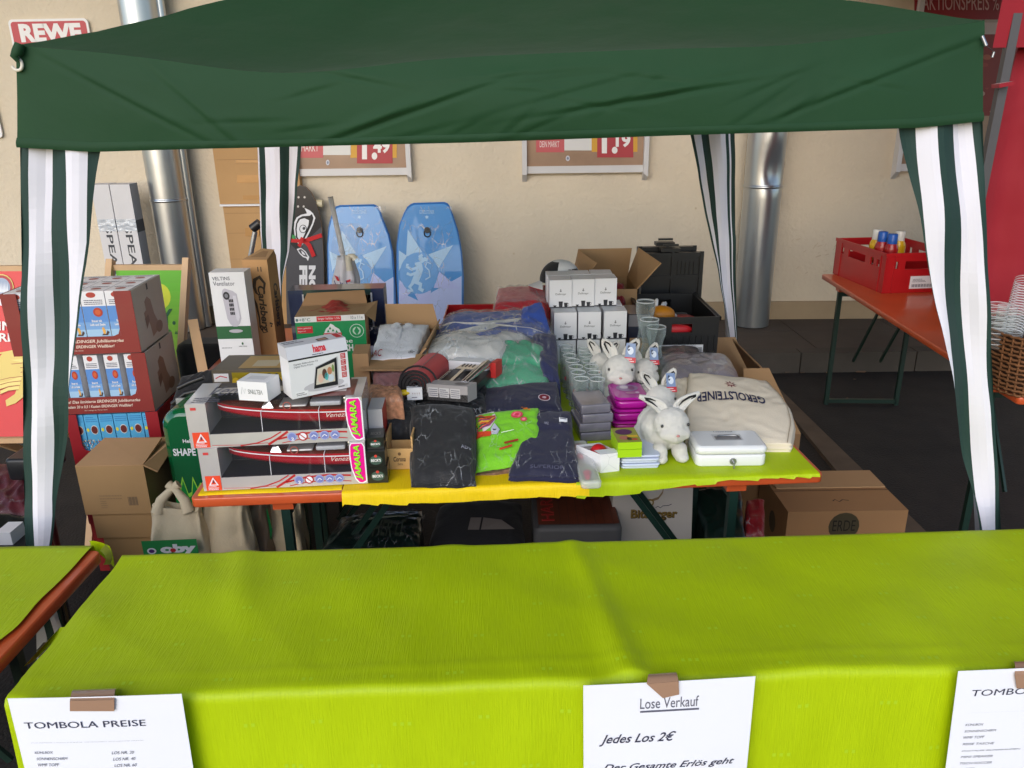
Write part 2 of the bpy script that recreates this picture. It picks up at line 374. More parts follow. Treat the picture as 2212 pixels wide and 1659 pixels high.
# add faint scuffs low on the plaster
_t = PLASTER.node_tree
mb_w = MB(); x0, x1 = -9.0, 9.0
mb_w.hexa([(x0, wall_y(x0), 0.352), (x1, wall_y(x1), 0.352), (x1, wall_y(x1)+.3, 0.352), (x0, wall_y(x0)+.3, 0.352), (x0, wall_y(x0), 7.6), (x1, wall_y(x1), 7.6), (x1, wall_y(x1)+.3, 7.6), (x0, wall_y(x0)+.3, 7.6)], PLASTER)
bld = thing('shop_building', 'beige rendered shop wall with ochre plinth behind the green gazebo', 'building', (0, 0, 0))
mb_w.build('wall', bld)
mb = MB(); o_ = 0.02; PL = mat('ochre_plinth_paint', (172, 150, 120), 0.85, bump=0.3, bscale=40, var=0.06)
mb.hexa([(x0, wall_y(x0)-o_, 0.17), (x1, wall_y(x1)-o_, 0.17), (x1, wall_y(x1)+.28, 0.17), (x0, wall_y(x0)+.28, 0.17), (x0, wall_y(x0)-o_, 0.35), (x1, wall_y(x1)-o_, 0.35), (x1, wall_y(x1)+.28, 0.35), (x0, wall_y(x0)+.28, 0.35)], PL)
mb.build('plinth', bld)
mb = MB(); mb.box(-10, 10, -.8, 7.5, 7.6, 7.9, mat('shade_roof_paint', (205, 200, 188), 0.9, var=0.04)); mb.build('unseen_shade_roof', bld)  # unseen roof, added to block the sky light from overhead
# scuff marks on the wall
SC_M = mat('dirt_scuff', (208, 190, 162), 0.95, var=0.1)
rd = random.Random(5); mb = MB()
for i in range(30):
    px, py = rd.gauss(1762, 32), rd.gauss(540, 20); s = rd.uniform(1.0, 4.5); a = rd.uniform(-1.2, -0.3)
    mb.face([W(px+s*math.cos(t)*0.45+math.cos(a)*s*(1 if math.cos(t) > 0 else -1), py+s*math.sin(t)*.35+math.sin(a)*s*(1 if math.cos(t) > 0 else -1), 0.004) for t in [k*math.pi/3 for k in range(6)]], SC_M)
for px, py in ((1503, 450), (1110, 548), (805, 575), (1462, 556), (1540, 560)):
    mb.face([W(px+2.2*math.cos(t), py+2.5*math.sin(t), 0.004) for t in [k*math.pi/4 for k in range(8)]], SC_M)
tag(mb.build('scuff_marks', bld), kind='stuff')

# ---- door opening taped over with cardboard (left of the rear gazebo leg)
t = thing('cardboard_stack', 'tall flat cardboard sheets taped together standing against the wall behind the fan box', 'cardboard')
def Wz(px, py, off): return W(px, py, off)
CB2 = mat('tan_cardboard', (186, 146, 98), 0.8, bump=0.2, bscale=9, var=0.07, vscale=3, dist=0.01)
def wallslab(mb, pts, off0, off1, m):
    a = [W(x, y, off0) for x, y in pts]; b = [W(x, y, off1) for x, y in pts]
    mb.hexa([a[0], a[1], b[1], b[0], a[3], a[2], b[2], b[3]], m) if False else mb.hexa([b[0], b[1], a[1], a[0], b[3], b[2], a[2], a[3]], m)
Xl = W(459, 320, .1).x; Xr = W(640, 320, .1).x
def wbox(mb, X0, X1, z0, z1, off, th, m):
    P = []
    for z in (z0, z1):
        P += [(X0, wall_y(X0)-off-th, z), (X1, wall_y(X1)-off-th, z), (X1, wall_y(X1)-off, z), (X0, wall_y(X0)-off, z)]
    mb.hexa(P, m)
zz = lambda py: W(470, py, .1).z
mb = MB(); wbox(mb, Xl, Xr, zz(441), zz(180), 0.01, .09, CB2)
for py in (345,): wbox(mb, Xl+.02, Xr, zz(py)-.003, zz(py), 0.10, .002, CARD_D)
mb.build('upper_sheet', t)
mb = MB(); wbox(mb, Xl+.02, Xr, .175, zz(446), 0.01, .08, CB2)
for py in (461, 504, 560): wbox(mb, Xl+.03, Xr, zz(py)-.003, zz(py), 0.09, .002, CARD_D)
mb.build('lower_sheet', t)
mb = MB(); wbox(mb, Xl+.0, Xr, zz(446)+.002, zz(441)-.002, 0.02, .10, WHITE); mb.build('white_edging', t)
TP = mat('brown_parcel_tape', (196, 148, 92), 0.15, var=0.1, coat=0.8)
for X0, X1, y0, y1 in ((512, 560, 395, 378), (525, 560, 431, 422), (530, 560, 510, 492), (510, 558, 352, 346)):
    mb = MB(); mb.face([W(X0, y0, .106), W(X1, y0, .106), W(X1, y1, .106), W(X0, y1, .106)], TP); mb.build('parcel_tape', t)

# ---- downpipes
def pipe(name, label, bx, base_y, r, joints, dent=None, top=7.4):
    # bx: (px,py) of the centre low down; vertical pipe in front of the wall
    X, Y = bx; t = thing(name, label, 'downpipe', (X, Y, 0.17))
    mb = MB(); n = 36; rows = 90; m = mat('galvanised_sheet', (186, 190, 194), 0.3, 0.92, var=0.04, vscale=1.2, rvar=0.04, bump=0.08, bscale=4, dist=0.01)
    P = []
    for j in range(rows+1):
        z = 0.01+(top-0.12)*j/rows
        for k in range(n):
            a = 2*math.pi*k/n; rr = r
            if dent:
                za, aa, dp = dent; d = math.exp(-((z-za)/.10)**2)*math.exp(-(((a-aa+math.pi) % (2*math.pi)-math.pi)/.55)**2); rr -= dp*d*(1+0.6*math.cos((z-za)*55))
            P.append((rr*math.cos(a), rr*math.sin(a), z))
    mb.faces(P, [(j*n+k, j*n+(k+1) % n, (j+1)*n+(k+1) % n, (j+1)*n+k) for j in range(rows) for k in range(n)], m, True)
    mb.build('pipe', t)
    for z in joints:
        mb = MB(); mb.lathe([(r+.001, z-.02), (r+.006, z-.018), (r+.007, z), (r+.003, z+.004), (r+.001, z+.012)], m, n=36); mb.build('joint_band', t)
    return t
pA = W(357, 430, .22); zj = pA.z-.17
tl = pipe('downpipe', 'galvanised downpipe beside the white boxes, straight and undented', (pA.x+.035, pA.y), .1, .166, [zj])
mb = MB(); mb.tube([(.165, .06, .01), (.165, .06, 7.3)], .042, MATS['galvanised_sheet'], 14); mb.build('thin_side_pipe', tl)
pB = W(1648, 400, .22); pB2 = W(1636, 640, .22)
pipe('downpipe', 'galvanised downpipe with a deep dent, right of the rear gazebo leg', (pB.x, pB.y), .1, .172, [pB.z-.17], dent=(V(1650, 362, pB.y-.15).z-.17, math.radians(285), .075))

# ---- framed price posters
FR_M = mat('white_aluminium_frame', (214, 212, 212), 0.4, var=0.03); FR_S = mat('frame_shadow_side', (150, 140, 136), 0.5, var=0.03)
POSTER = mat('meat_poster_print', (156, 126, 104), 0.3, var=0.22, vscale=3, coat=0.3); PINK = K(200, 92, 96); PRED = K(176, 54, 62); OCH = K(214, 160, 52)
def wq(x0, y0, x1, y1, off):      # quad BL BR TR TL on the wall
    return (W(x0, y1, off), W(x1, y1, off), W(x1, y0, off), W(x0, y0, off))
def poster_frame(name, label, xl, xr, ybar, yend, ytop, deco, left=True, right=True):
    t = thing(name, label, 'poster'); ym = ybar
    A = W(xl, ym, .05); B = W(xr, ym, .05); z0 = (A.z+B.z)/2; z1 = W((xl+xr)/2, ytop, .05).z; ze = W(xl, yend, .05).z
    mb = MB(); wbox(mb, A.x, B.x, z0, z1, .002, .035, POSTER); deco(mb); mb.build('printed_sheet', t)
    for X, nm in ((A.x, 'side_rail'), (B.x, 'side_rail')):
        mb = MB(); P = []
        Y = wall_y(X)
        s = .022; P = [(X-s, Y-.09, ze+.03), (X+s, Y-.09, ze+.03 if X == A.x else ze-.0), (X+s, Y-.002, ze-.04), (X-s, Y-.002, ze-.04), (X-s, Y-.09, z1), (X+s, Y-.09, z1), (X+s, Y-.002, z1), (X-s, Y-.002, z1)]
        mb.hexa(P, FR_M); mb.build(nm, t)
    mb = MB(); wbox(mb, A.x+.023, B.x-.023, z0-.065, z0, .002, .06, FR_M); mb.build('bottom_rail', t)
    mb = MB(); wbox(mb, A.x+.023, B.x-.023, z1-.06, z1, .002, .06, FR_M); mb.build('top_rail', t)
    return t
O = .040
def dL(mb):
    q = lambda *a: mb.face(list(wq(*a[:4], O+a[4]*.001)), a[5])
    q(630, 200, 698, 341, 1, PINK); q(698, 200, 758, 335, 1, K(222, 220, 216)); q(757, 200, 857, 341, 1, OCH); q(771, 200, 848, 353, 2, PRED)
    mb.text(wq(622, 311, 688, 327, O+.002), 'DEIN MARKT', 0, 0, 1, 1, K(235, 225, 220), 1)
    mb.text(wq(622, 270, 690, 303, O+.002), 'REWE', 0, 0, 1, 1, K(235, 225, 220), 1, bold=.03)
    mb.text(wq(782, 284, 815, 345, O+.003), '1.', 0, 0, 1, 1, K(240, 236, 232), 1, bold=.04); mb.text(wq(806, 300, 842, 331, O+.003), '49', 0, 0, 1, 1, K(240, 236, 232), 1, bold=.04)
    mb.disc(wq(704, 345, 712, 357, O+.001), .5, .5, .5, .5, K(205, 205, 215)); mb.disc(wq(704, 345, 712, 357, O+.002), .5, .5, .25, .25, K(120, 130, 150))
def dR(mb):
    q = lambda *a: mb.face(list(wq(*a[:4], O+a[4]*.001)), a[5])
    q(1158, 180, 1219, 329, 1, PINK); q(1219, 180, 1278, 325, 1, K(222, 220, 216)); q(1278, 180, 1377, 328, 1, OCH); q(1290, 180, 1368, 340, 2, PRED)
    mb.text(wq(1166, 305, 1208, 318, O+.002), 'DEIN MARKT', 0, 0, 1, 1, K(235, 225, 220), 1)
    mb.text(wq(1166, 268, 1210, 301, O+.002), 'REWE', 0, 0, 1, 1, K(235, 225, 220), 1, bold=.03)
    mb.text(wq(1300, 274, 1334, 332, O+.003), '1.', 0, 0, 1, 1, K(240, 236, 232), 1, bold=.04); mb.text(wq(1330, 290, 1362, 318, O+.003), '19', 0, 0, 1, 1, K(240, 236, 232), 1, bold=.04)
    mb.disc(wq(1222, 336, 1231, 348, O+.001), .5, .5, .5, .5, K(205, 205, 215)); mb.disc(wq(1222, 336, 1231, 348, O+.002), .5, .5, .25, .25, K(120, 130, 150))
poster_frame('price_poster', 'framed offer poster reading 1.49 in white on red, above the bodyboards', 612, 884, 364, 388, 60, dL)
poster_frame('price_poster', 'framed offer poster reading 1.19 in white on red, on bare wall', 1133, 1394, 358, 384, 60, dR)
def dF(mb):
    q = lambda *a: mb.face(list(wq(*a[:4], O+a[4]*.001)), a[5])
    q(1975, -160, 2300, 42, 1, K(150, 36, 42)); q(2010, 48, 2300, 74, 1, K(205, 190, 184)); q(1965, 74, 2300, 250, 1, K(140, 52, 44))
    mb.text(wq(1992, -12, 2158, 22, O+.002), 'AKTIONSPREIS %', 0, 0, 1, 1, K(216, 176, 170), 1)
    rd = random.Random(3)
    for i in range(30):
        a, b = rd.uniform(1980, 2180), rd.uniform(85, 240); s = rd.uniform(6, 22); mb.disc(wq(a, b, a+s, b+s*.6, O+.0015+i*.0001), .5, .5, .5, .5, K(*rd.choice(((160, 66, 52), (120, 36, 34), (176, 96, 70), (190, 150, 130)))))
tF = poster_frame('price_poster', 'tall framed offer poster reading AKTIONSPREIS % behind the right front gazebo leg', 1938, 2300, 352, 378, -330, dF)

# ---- red shop sign plates
def rsign(name, label, x0, y0, x1, y1, txt=None, lay=None):
    mb = MB(); A = W(x0, y1, .03); B = W(x1, y1, .03); Tp = W((x0+x1)/2, y0, .03); zb = A.z; w_ = B.x-A.x; h_ = Tp.z-zb
    L = [(w_*.0+.03*(1-math.cos(0)), 0)]
    def rr(ins, r):
        P = []
        for cx, cy, a0 in ((w_-ins-r, ins+r, -90), (w_-ins-r, h_-ins-r, 0), (ins+r, h_-ins-r, 90), (ins+r, ins+r, 180)):
            for k in range(6): a = math.radians(a0+18*k); P.append(((cx+r*math.cos(a)), cy+r*math.sin(a)))
        return P
    WH = K(236, 234, 234); RD = K(188, 52, 64)
    out = rr(0, .04); mb.face([(p[0], 0, p[1]) for p in out], WH); mb.face([(p[0], .015, p[1]) for p in out][::-1], WH)
    for i in range(len(out)):
        a, b = out[i], out[(i+1) % len(out)]; mb.face([(a[0], .015, a[1]), (b[0], .015, b[1]), (b[0], 0, b[1]), (a[0], 0, a[1])], WH)
    mb.face([(p[0], -.001, p[1]) for p in rr(.02, .03)], RD)
    Q = ((0, -.001, 0), (w_, -.001, 0), (w_, -.001, h_), (0, -.001, h_))
    if txt: mb.text(Q, txt[0], *txt[1:], WH, 1, bold=.05)
    if lay: mb.text(Q, lay[0], *lay[1:], WH, 1)
    return tag(mb.build(name, None, (A.x, wall_y(A.x)-.03, zb), (0, 0, math.atan(WSL))), label, 'sign')
rsign('shop_sign', 'red plate with white border reading REWE, peeking over the gazebo roof', 50, 40, 218, 205, ('REWE', .12, .70, .90, .94), ('DEIN MARKT', .2, .25, .75, .38))
rsign('shop_sign', 'red plate cut off by the left edge of the photo', -150, 190, 7, 300, None)

# =================================================================== RED GAZEBO on the right
REDC = mat('red_polyester', (150, 10, 32), 0.75, bump=0.2, bscale=8, var=0.06, vscale=3, dist=0.01, sheen=0.2)
rg = thing('red_gazebo', 'red fabric gazebo with grey pole at the right edge', 'gazebo', (V(2150, 400, 4.6).x, 4.6, 0))
base = Vector(rg.location); mb = MB()
def cur(u, v):
    z = 0.80+1.85*v; xl = V(2120, 430, 4.6).x-base.x + (0.05*max(0, (z-1.75)/.6) if z > 1.75 else 0) 
    x = xl+u*2.2; return (x, 0.022*math.sin(u*26+v*1.5)+0.010*math.sin(u*61+2+v*4)+0.02*fold((x, z, 0), 3, 5), z)
mb.grid(cur, 90, 50, REDC); mb.build('side_curtain', rg)
mb = MB(); zv = V(2180, 103, 4.5).z; xv = V(2147, 60, 4.5).x-base.x
mb.grid(lambda u, v: (xv+u*2.4, -.12+.012*math.sin(u*30)-v*0.02, zv+v*.42), 40, 6, REDC)
mb.grid(lambda u, v: (xv+u*2.4, -.14+v*2.6, zv+.42+.45*v), 10, 10, REDC); mb.build('roof_valance', rg)
mb = MB(); a = V(2180, 104, 4.5)-base; b = V(2112, 450, 4.5)-base; dv = (a-b)
mb.bar(b-dv*1.0, a+dv*.2, .048, .04, mat('grey_steel_pole', (92, 90, 92), 0.5, .4)); mb.build('pole', rg)
mb = MB(); mb.bar(V(2150, 186, 4.45)-base, V(2182, 180, 4.45)-base, .075, .02, REDC); mb.build('strap', rg)

# =================================================================== GREEN GAZEBO
GC = mat('green_polyester', (20, 66, 34), 0.75, bump=0.3, bscale=11, var=0.07, vscale=3, dist=0.012, sheen=0.05)
_t = GC.node_tree; _tr = _t.nodes.new('ShaderNodeBsdfTranslucent'); _tr.inputs[0].default_value = lin((52, 120, 62))+(1,); _ms = _t.nodes.new('ShaderNodeMixShader'); _ms.inputs[0].default_value = .22
_t.links.new(_t.nodes['Principled BSDF'].outputs[0], _ms.inputs[1]); _t.links.new(_tr.outputs[0], _ms.inputs[2]); _t.links.new(_ms.outputs[0], _t.nodes['Material Output'].inputs['Surface'])
GD = mat('dark_green_stripe', (24, 54, 48), 0.72, var=0.05, bump=0.1, bscale=6, dist=0.01)
WS = mat('white_stripe_fabric', (222, 220, 230), 0.75, var=0.02, bump=0.1, bscale=6, dist=0.01)
gz = thing('green_gazebo', 'dark green party tent with green and white striped corner curtains over the prize table', 'gazebo', (0, 3.45, 0))
gl = Vector((0, 3.45, 0))
XL, XR, YF, YB = -1.283, 1.245, 2.2, 4.72
zL = V(45, 97, YF).z; zR = V(2113, 45, YF).z; ZP = 2.93
PK = Vector((-.02, 3.45, ZP))
corn = [Vector((XL, YF, zL)), Vector((XR, YF, zR)), Vector((XR, YB, zR)), Vector((XL, YB, zL))]
def eave(i, u):
    a, b = corn[i], corn[(i+1) % 4]; p = a.lerp(b, u); p.z -= 0.052*math.sin(math.pi*u)**0.8+(.042*math.exp(-((u-.27)/.13)**2)+.012*math.exp(-((u-.8)/.1)**2) if i == 0 else 0); return p
def wr(p, a=0.010, sc=3.0):
    return a*(noise.noise(Vector((p.x*sc, p.y*sc, p.z*sc*2)))+0.5*noise.noise(Vector((p.x*sc*3+5, p.y*sc*3, p.z*sc*6))))
mb = MB()
for i in range(4):
    def rf(u, v, i=i):
        e = eave(i, u); p = e.lerp(PK, v); p.z -= (0.048+.05*math.sin(math.pi*u))*math.sin(math.pi*min(1, v))**.8
        p.z += wr(p, .014, 4)*math.sin(math.pi*min(1, v))*1.2
        return p-gl
    mb.grid(rf, 44, 26, GC)
mb.build('roof_cover', gz)
bot_px = [(40, 318), (205, 328), (400, 322), (700, 315), (1000, 308), (1500, 291), (1980, 276), (2118, 262)]
bz = [(V(x, y, YF).x, V(x, y, YF).z) for x, y in bot_px]
def bottom(X):
    if X <= bz[0][0]: return bz[0][1]
    for (a, za), (b, zb_) in zip(bz, bz[1:]):
        if X <= b: return za+(zb_-za)*(X-a)/(b-a)
    return bz[-1][1]
_r = random.Random(21); WR_ = [(_r.gauss(.0, .42), _r.uniform(2.10, 2.26), _r.uniform(.05, .17), _r.gauss(.22, .22), _r.uniform(.0008, .0022)) for _ in range(26)]+[(-1.0, 2.2, .25, -.5, .003), (-.8, 2.15, .25, -.75, .003), (.95, 2.22, .3, .35, .003), (-.3, 2.155, .22, .3, .0055), (.35, 2.19, .25, .14, .004)]
def wrf(x, z):       # long slanting creases of the front valance
    s = 0.0
    for cx, cz, L, ang, dp in WR_:
        dx, dz = x-cx, z-cz; a = dx*math.cos(ang)+dz*math.sin(ang)-.25*(dx*dx); b = -dx*math.sin(ang)+dz*math.cos(ang)
        if abs(a) < 3*L and abs(b) < .08: s += dp*math.exp(-(a/L)**2)*(math.exp(-((b-.012)/.016)**2)-1.3*math.exp(-(b/.007)**2))
    return s
mb = MB()
def vf(u, v):
    e = eave(0, u); xt = e.x; xb = (V(42, 320, YF).x)*(1-u)+(V(2119, 262, YF).x)*u; x = xt*(1-v)+xb*v; z = e.z*(1-v)+bottom(x)*v
    y = YF-0.018*math.sin(math.pi*v)*math.sin(math.pi*u)-.012*v + 1.6*wrf(x, z)*(-1) + 0.010*noise.noise(Vector((x*2.2+z*3, z*5, 2)))*min(1, v*4)
    return Vector((x, y, z))-gl
mb.grid(vf, 240, 56, GC)
for i in (1, 2, 3):
    mb.grid(lambda u, v, i=i: eave(i, u)-gl-Vector((0, 0, v*.235+wr(eave(i, u), .01))), 40, 10, GC)
# seam band along the front hem
def hem(u, v):
    p = Vector(vf(u, .9+.1*v)); p.y -= .002+.004*math.sin(math.pi*v); return p
mb.grid(hem, 160, 4, GC)
mb.build('valance', gz)
STEEL = mat('white_steel_tube', (188, 190, 196), 0.4, .2, var=0.04)
def ip(tab, y):
    if y <= tab[0][0]: return tab[0][1]
    for (a, va), (b, vb) in zip(tab, tab[1:]):
        if y <= b: return va+(vb-va)*(y-a)/(b-a)
    return tab[-1][1]
def curtain(Y, y0, zbot, bounds, mats, seed, sgn, side):
    """striped tapering corner curtain: front panel plus the return panel along the side of the tent"""
    mb = MB(); N = 64; zt = V(bounds[0][0][1], y0, Y).z
    tabs = []
    for b in bounds:
        tb = sorted([(-V(x, y, Y).z, V(x, y, Y).x) for y, x in b]); tabs.append(tb)
    def X(k, z): return ip(tabs[k], -z)
    def pt(k, t, z):
        x = X(k, z)*(1-t)+X(k+1, z)*t; q = abs(x-X(0, z))
        y = Y+0.016*math.sin(q*38+z*2+seed)*min(1, q/.05)+.022*noise.noise(Vector((z*4, q*10, seed)))
        return Vector((x+.003*noise.noise(Vector((z*7, seed, q*5))), y, z))-gl
    for j in range(N):
        z0 = zt-(zt-zbot)*j/N; z1 = zt-(zt-zbot)*(j+1)/N
        for k, m_ in enumerate(mats):
            if abs(X(k, z0)-X(k+1, z0)) < 5e-4 and abs(X(k, z1)-X(k+1, z1)) < 5e-4: continue
            for h in range(3):
                P = [pt(k, h/3, z0), pt(k, (h+1)/3, z0), pt(k, (h+1)/3, z1), pt(k, h/3, z1)]
                mb.face(P if sgn > 0 else P[::-1], m_, True)
            wdt = lambda z, kk: abs(X(kk, z)-X(0, z))*side
            xo = X(0, z0), X(0, z1)
            P = [Vector((xo[0], Y+wdt(z0, k), z0))-gl, Vector((xo[0], Y+wdt(z0, k+1), z0))-gl, Vector((xo[1], Y+wdt(z1, k+1), z1))-gl, Vector((xo[1], Y+wdt(z1, k), z1))-gl]
            mb.face(P, m_, True)
    return mb.build('corner_curtain', gz)
def cl(t, lim): return [(y, min(x, ip(lim, y))) for y, x in t]
def ch(t, lim): return [(y, max(x, ip(lim, y))) for y, x in t]
ys = [300, 360, 440, 521, 627, 733, 830, 918, 1000, 1105, 1200]
I = [(300, 217), (328, 216), (345, 209), (400, 203), (521, 195), (627, 183), (733, 169), (830, 153), (918, 141), (960, 136), (1042, 125), (1105, 117), (1200, 108)]
def rs(t): return [(y, ip(t, y)) for y in ys]
O_ = rs([(300, 43), (521, 46), (750, 49), (960, 50), (1100, 53), (1200, 56)])
b1 = rs([(300, 60), (521, 64), (750, 69), (960, 71), (1200, 75)]); b2 = cl(rs([(300, 105), (521, 108), (750, 111), (960, 113), (1100, 113), (1200, 104)]), I)
b3 = cl(rs([(300, 144), (521, 149), (750, 151), (960, 152)]), I); I2 = [(y, x-(22 if y < 340 else 5)) for y, x in I]; b4 = cl(rs([(300, 190), (521, 191), (900, 191)]), I2); b4 = [(y, max(x, ip(b3, y))) for y, x in b4]
curtain(2.205, 300, .12, [O_, b1, b2, b3, b4, rs(I)], [GD, WS, GD, WS, GD], 1, 1, 1.2)
I = [(240, 1935), (278, 1942), (320, 1955), (382, 1969), (465, 1988), (531, 1998), (658, 2018), (829, 2054), (865, 2057), (903, 2072), (1001, 2090), (1071, 2107), (1133, 2114), (1200, 2122)]
ys = [240, 290, 350, 411, 465, 531, 600, 658, 740, 829, 903, 1001, 1071, 1133, 1200]
O_ = rs([(240, 2122), (465, 2129), (629, 2135), (851, 2146), (1136, 2162), (1200, 2165)])
b1 = rs([(240, 2105), (320, 2109), (451, 2115), (574, 2124), (702, 2129), (851, 2135), (908, 2140), (1105, 2151), (1200, 2154)])
b2 = ch(rs([(240, 2063), (338, 2067), (465, 2075), (574, 2080), (702, 2088), (796, 2093), (964, 2105), (1091, 2110), (1136, 2119), (1200, 2128)]), I)
b3 = ch(rs([(240, 2021), (411, 2029), (520, 2035), (593, 2040), (683, 2046), (822, 2055)]), I)
b4 = ch(rs([(240, 1980), (356, 1986), (483, 1995), (574, 2006), (665, 2020), (756, 2038), (826, 2055)]), I); b4 = [(y, min(x, ip(b3, y))) for y, x in b4]
curtain(2.205, 240, .12, [O_, b1, b2, b3, b4, rs(I)], [GD, WS, GD, WS, GD], 2, -1, 1.2)
R_ = lambda rows: [[(y, r[k]) for y, r in rows] for k in range(len(rows[0][1]))]
curtain(4.71, 280, .14, R_([(280, [554, 557, 570, 606, 624, 643, 653]), (315, [556, 559, 571, 606, 624, 643, 652]), (545, [565, 567, 575, 607, 622, 625, 626]), (620, [568, 570, 577, 605, 607, 607, 608]), (900, [578, 580, 587, 606, 606, 606, 606])]), [WS, GD, WS, GD, WS, GD], 3, 1, .8)
curtain(4.71, 265, .14, R_([(265, [1587, 1578, 1574, 1566, 1533, 1515, 1496, 1487]), (285, [1587, 1578, 1574, 1566, 1533, 1515, 1496, 1489]), (574, [1589, 1583, 1581, 1577, 1556, 1553, 1551, 1548]), (720, [1592, 1590, 1589, 1587, 1577, 1577, 1577, 1576]), (900, [1594, 1592, 1591, 1589, 1583, 1583, 1583, 1583])]), [GD, WS, GD, WS, GD, WS, GD], 4, -1, .8)
for (xt, yt), (xb, yb), Yp, wd in (((95, 300), (98, 1190), 2.26, .035), ((2066, 250), (2118, 1136), 2.26, .035), ((590, 290), (592, 900), 4.76, .05), ((1552, 270), (1586, 900), 4.76, .05)):
    a_ = V(xt, yt, Yp); b_ = V(xb, yb, Yp); dd = (b_-a_)/(a_.z-b_.z); tp = a_-dd*0+Vector((0, 0, 0)); bt = a_+dd*(a_.z-.01)
    mb = MB(); mb.bar(bt-gl, a_-gl+Vector((0, 0, .1)), wd, wd, STEEL); mb.box(bt.x-.05-gl.x, bt.x+.05-gl.x, bt.y-.05-gl.y, bt.y+.05-gl.y, 0, .01, STEEL); mb.build('leg', gz)
for (x0_, y0_), (x1_, y1_) in (((XL, YF), (XR, YF)), ((XR, YF), (XR, YB)), ((XR, YB), (XL, YB)), ((XL, YB), (XL, YF))):
    mb = MB(); n_ = 4
    for k in range(n_):
        ax, ay = x0_+(x1_-x0_)*k/n_, y0_+(y1_-y0_)*k/n_; bx, by = x0_+(x1_-x0_)*(k+1)/n_, y0_+(y1_-y0_)*(k+1)/n_
        dx = 0.05 if x0_ == x1_ and x0_ < 0 else (-0.05 if x0_ == x1_ else 0); dy = 0.05 if y0_ == y1_ == YF else (-0.05 if y0_ == y1_ else 0)
        za, zb2 = (2.25, 2.16) if k % 2 == 0 else (2.16, 2.25)
        mb.bar((ax+dx, ay+dy-3.45, za), (bx+dx, by+dy-3.45, zb2), .02, .02, STEEL)
    mb.build('truss_bar', gz)
# corner fittings
mb = MB(); c = V(36, 138, 2.19)-gl; ring = [(c.x+.014*math.cos(t), c.y, c.z+.016*math.sin(t)) for t in [math.pi*(-.9)+k*.35 for k in range(15)]]
mb.tube(ring, .0042, mat('cream_cord', (222, 214, 200), .6), 8); mb.build('tie_loop', gz)
mb = MB(); mb.tube([V(43, 95, 2.19)-gl, V(38, 112, 2.185)-gl, V(30, 122, 2.18)-gl, V(40, 130, 2.185)-gl], [.012, .014, .009, .008], GC, 8); mb.build('corner_gather', gz)
mb = MB(); mb.tube([V(2121, 78, 2.19)-gl, V(2130, 99, 2.185)-gl], .0048, GREYM, 10); mb.tube([V(2147, 112, 2.25)-gl, V(2143, 124, 2.25)-gl], .0035, GREYM, 10); mb.tube([V(2130, 99, 2.185)-gl, V(2148, 112, 2.25)-gl], .001, BLACKP, 6); mb.build('cord_toggle', gz)

# =================================================================== BEER TABLES
def beer_table(label, cx, y0, L, D, rz, grp='orange beer tables', H=T, x0=None, top_th=.034):
    """origin: front-left ground corner"""
    t = thing('beer_table', label, 'table', (x0, y0, 0), rz, grp)
    mb = MB(); mb.rbox(0, L, 0, D, H-top_th, H, .02, ORANGE, .004); mb.build('tabletop', t)
    for x in (.26, L-.26-.07):
        mb = MB(); mb.box(x, x+.07, .03, D-.03, H-top_th-.035, H-top_th-.001, ORANGE); mb.build('cleat', t)
    for s, x in ((1, .30), (-1, L-.30)):
        mb = MB(); zt = H-top_th-.036
        for y in (.05, D-.05): mb.bar((x+s*.0, y, .0), (x, y, zt), .03, .03, DKGREEN)
        mb.bar((x, .05, .03), (x, D-.05, .03), .03, .03, DKGREEN); mb.bar((x, .05, zt-.02), (x, D-.05, zt-.02), .03, .03, DKGREEN)
        mb.build('leg_frame', t)
        mb = MB(); mb.bar((x, D/2-.1, .35), (x+s*.38, D/2-.1, zt), .012, .022, DKGREEN); mb.bar((x, D/2+.1, .35), (x+s*.38, D/2+.1, zt), .012, .022, DKGREEN); mb.build('brace', t)
    return t
a = G(20, 1503, T); b = G(2212, 1428, T); rzf = math.atan2(b.y-a.y, b.x-a.x)
beer_table('orange beer table under the long green cloth at the front', 0, a.y+.012, 2.7, .55, rzf, x0=a.x+.02)
FT = a.copy(); FRZ = rzf
c_ = G(410, 1078, T); d_ = G(1780, 1024, T); rzm = math.atan2(d_.y-c_.y, d_.x-c_.x); LM = (d_-c_).length
MT = c_.copy(); MRZ = rzm
def mt(lx, ly, z=0): return Vector((MT.x+lx*math.cos(MRZ)-ly*math.sin(MRZ), MT.y+lx*math.sin(MRZ)+ly*math.cos(MRZ), z))
beer_table('orange beer table with chipped edge carrying the front row of prizes', 0, c_.y, LM, .545, rzm, x0=c_.x)
for i, (dx, ex) in enumerate(((0, .03), (-.38, .435), (-.38, .43))):
    q = mt(dx, .555*(i+1)); beer_table(('second', 'third', 'rearmost')[i]+' orange beer table back in the prize display, covered by prizes', 0, q.y, LM+ex-(.0), .545, rzm, x0=q.x)
e_ = G(220, 1188, T); beer_table('orange beer table cut off by the left edge, under a green cloth', 0, 1.44, 2.4, .555, 0, x0=e_.x-2.4)
# right hand one, running towards the wall
r1 = G(1775, 592, T); r2 = G(2038, 757, T); dirv = (r2-r1); dirv.z = 0; dirv.normalize()
RR = math.atan2(dirv.y, dirv.x); 
rt = beer_table('orange beer table at the right carrying the red crate', 0, r1.y, 2.75, .625, RR, x0=r1.x)
RTL = r1.copy()
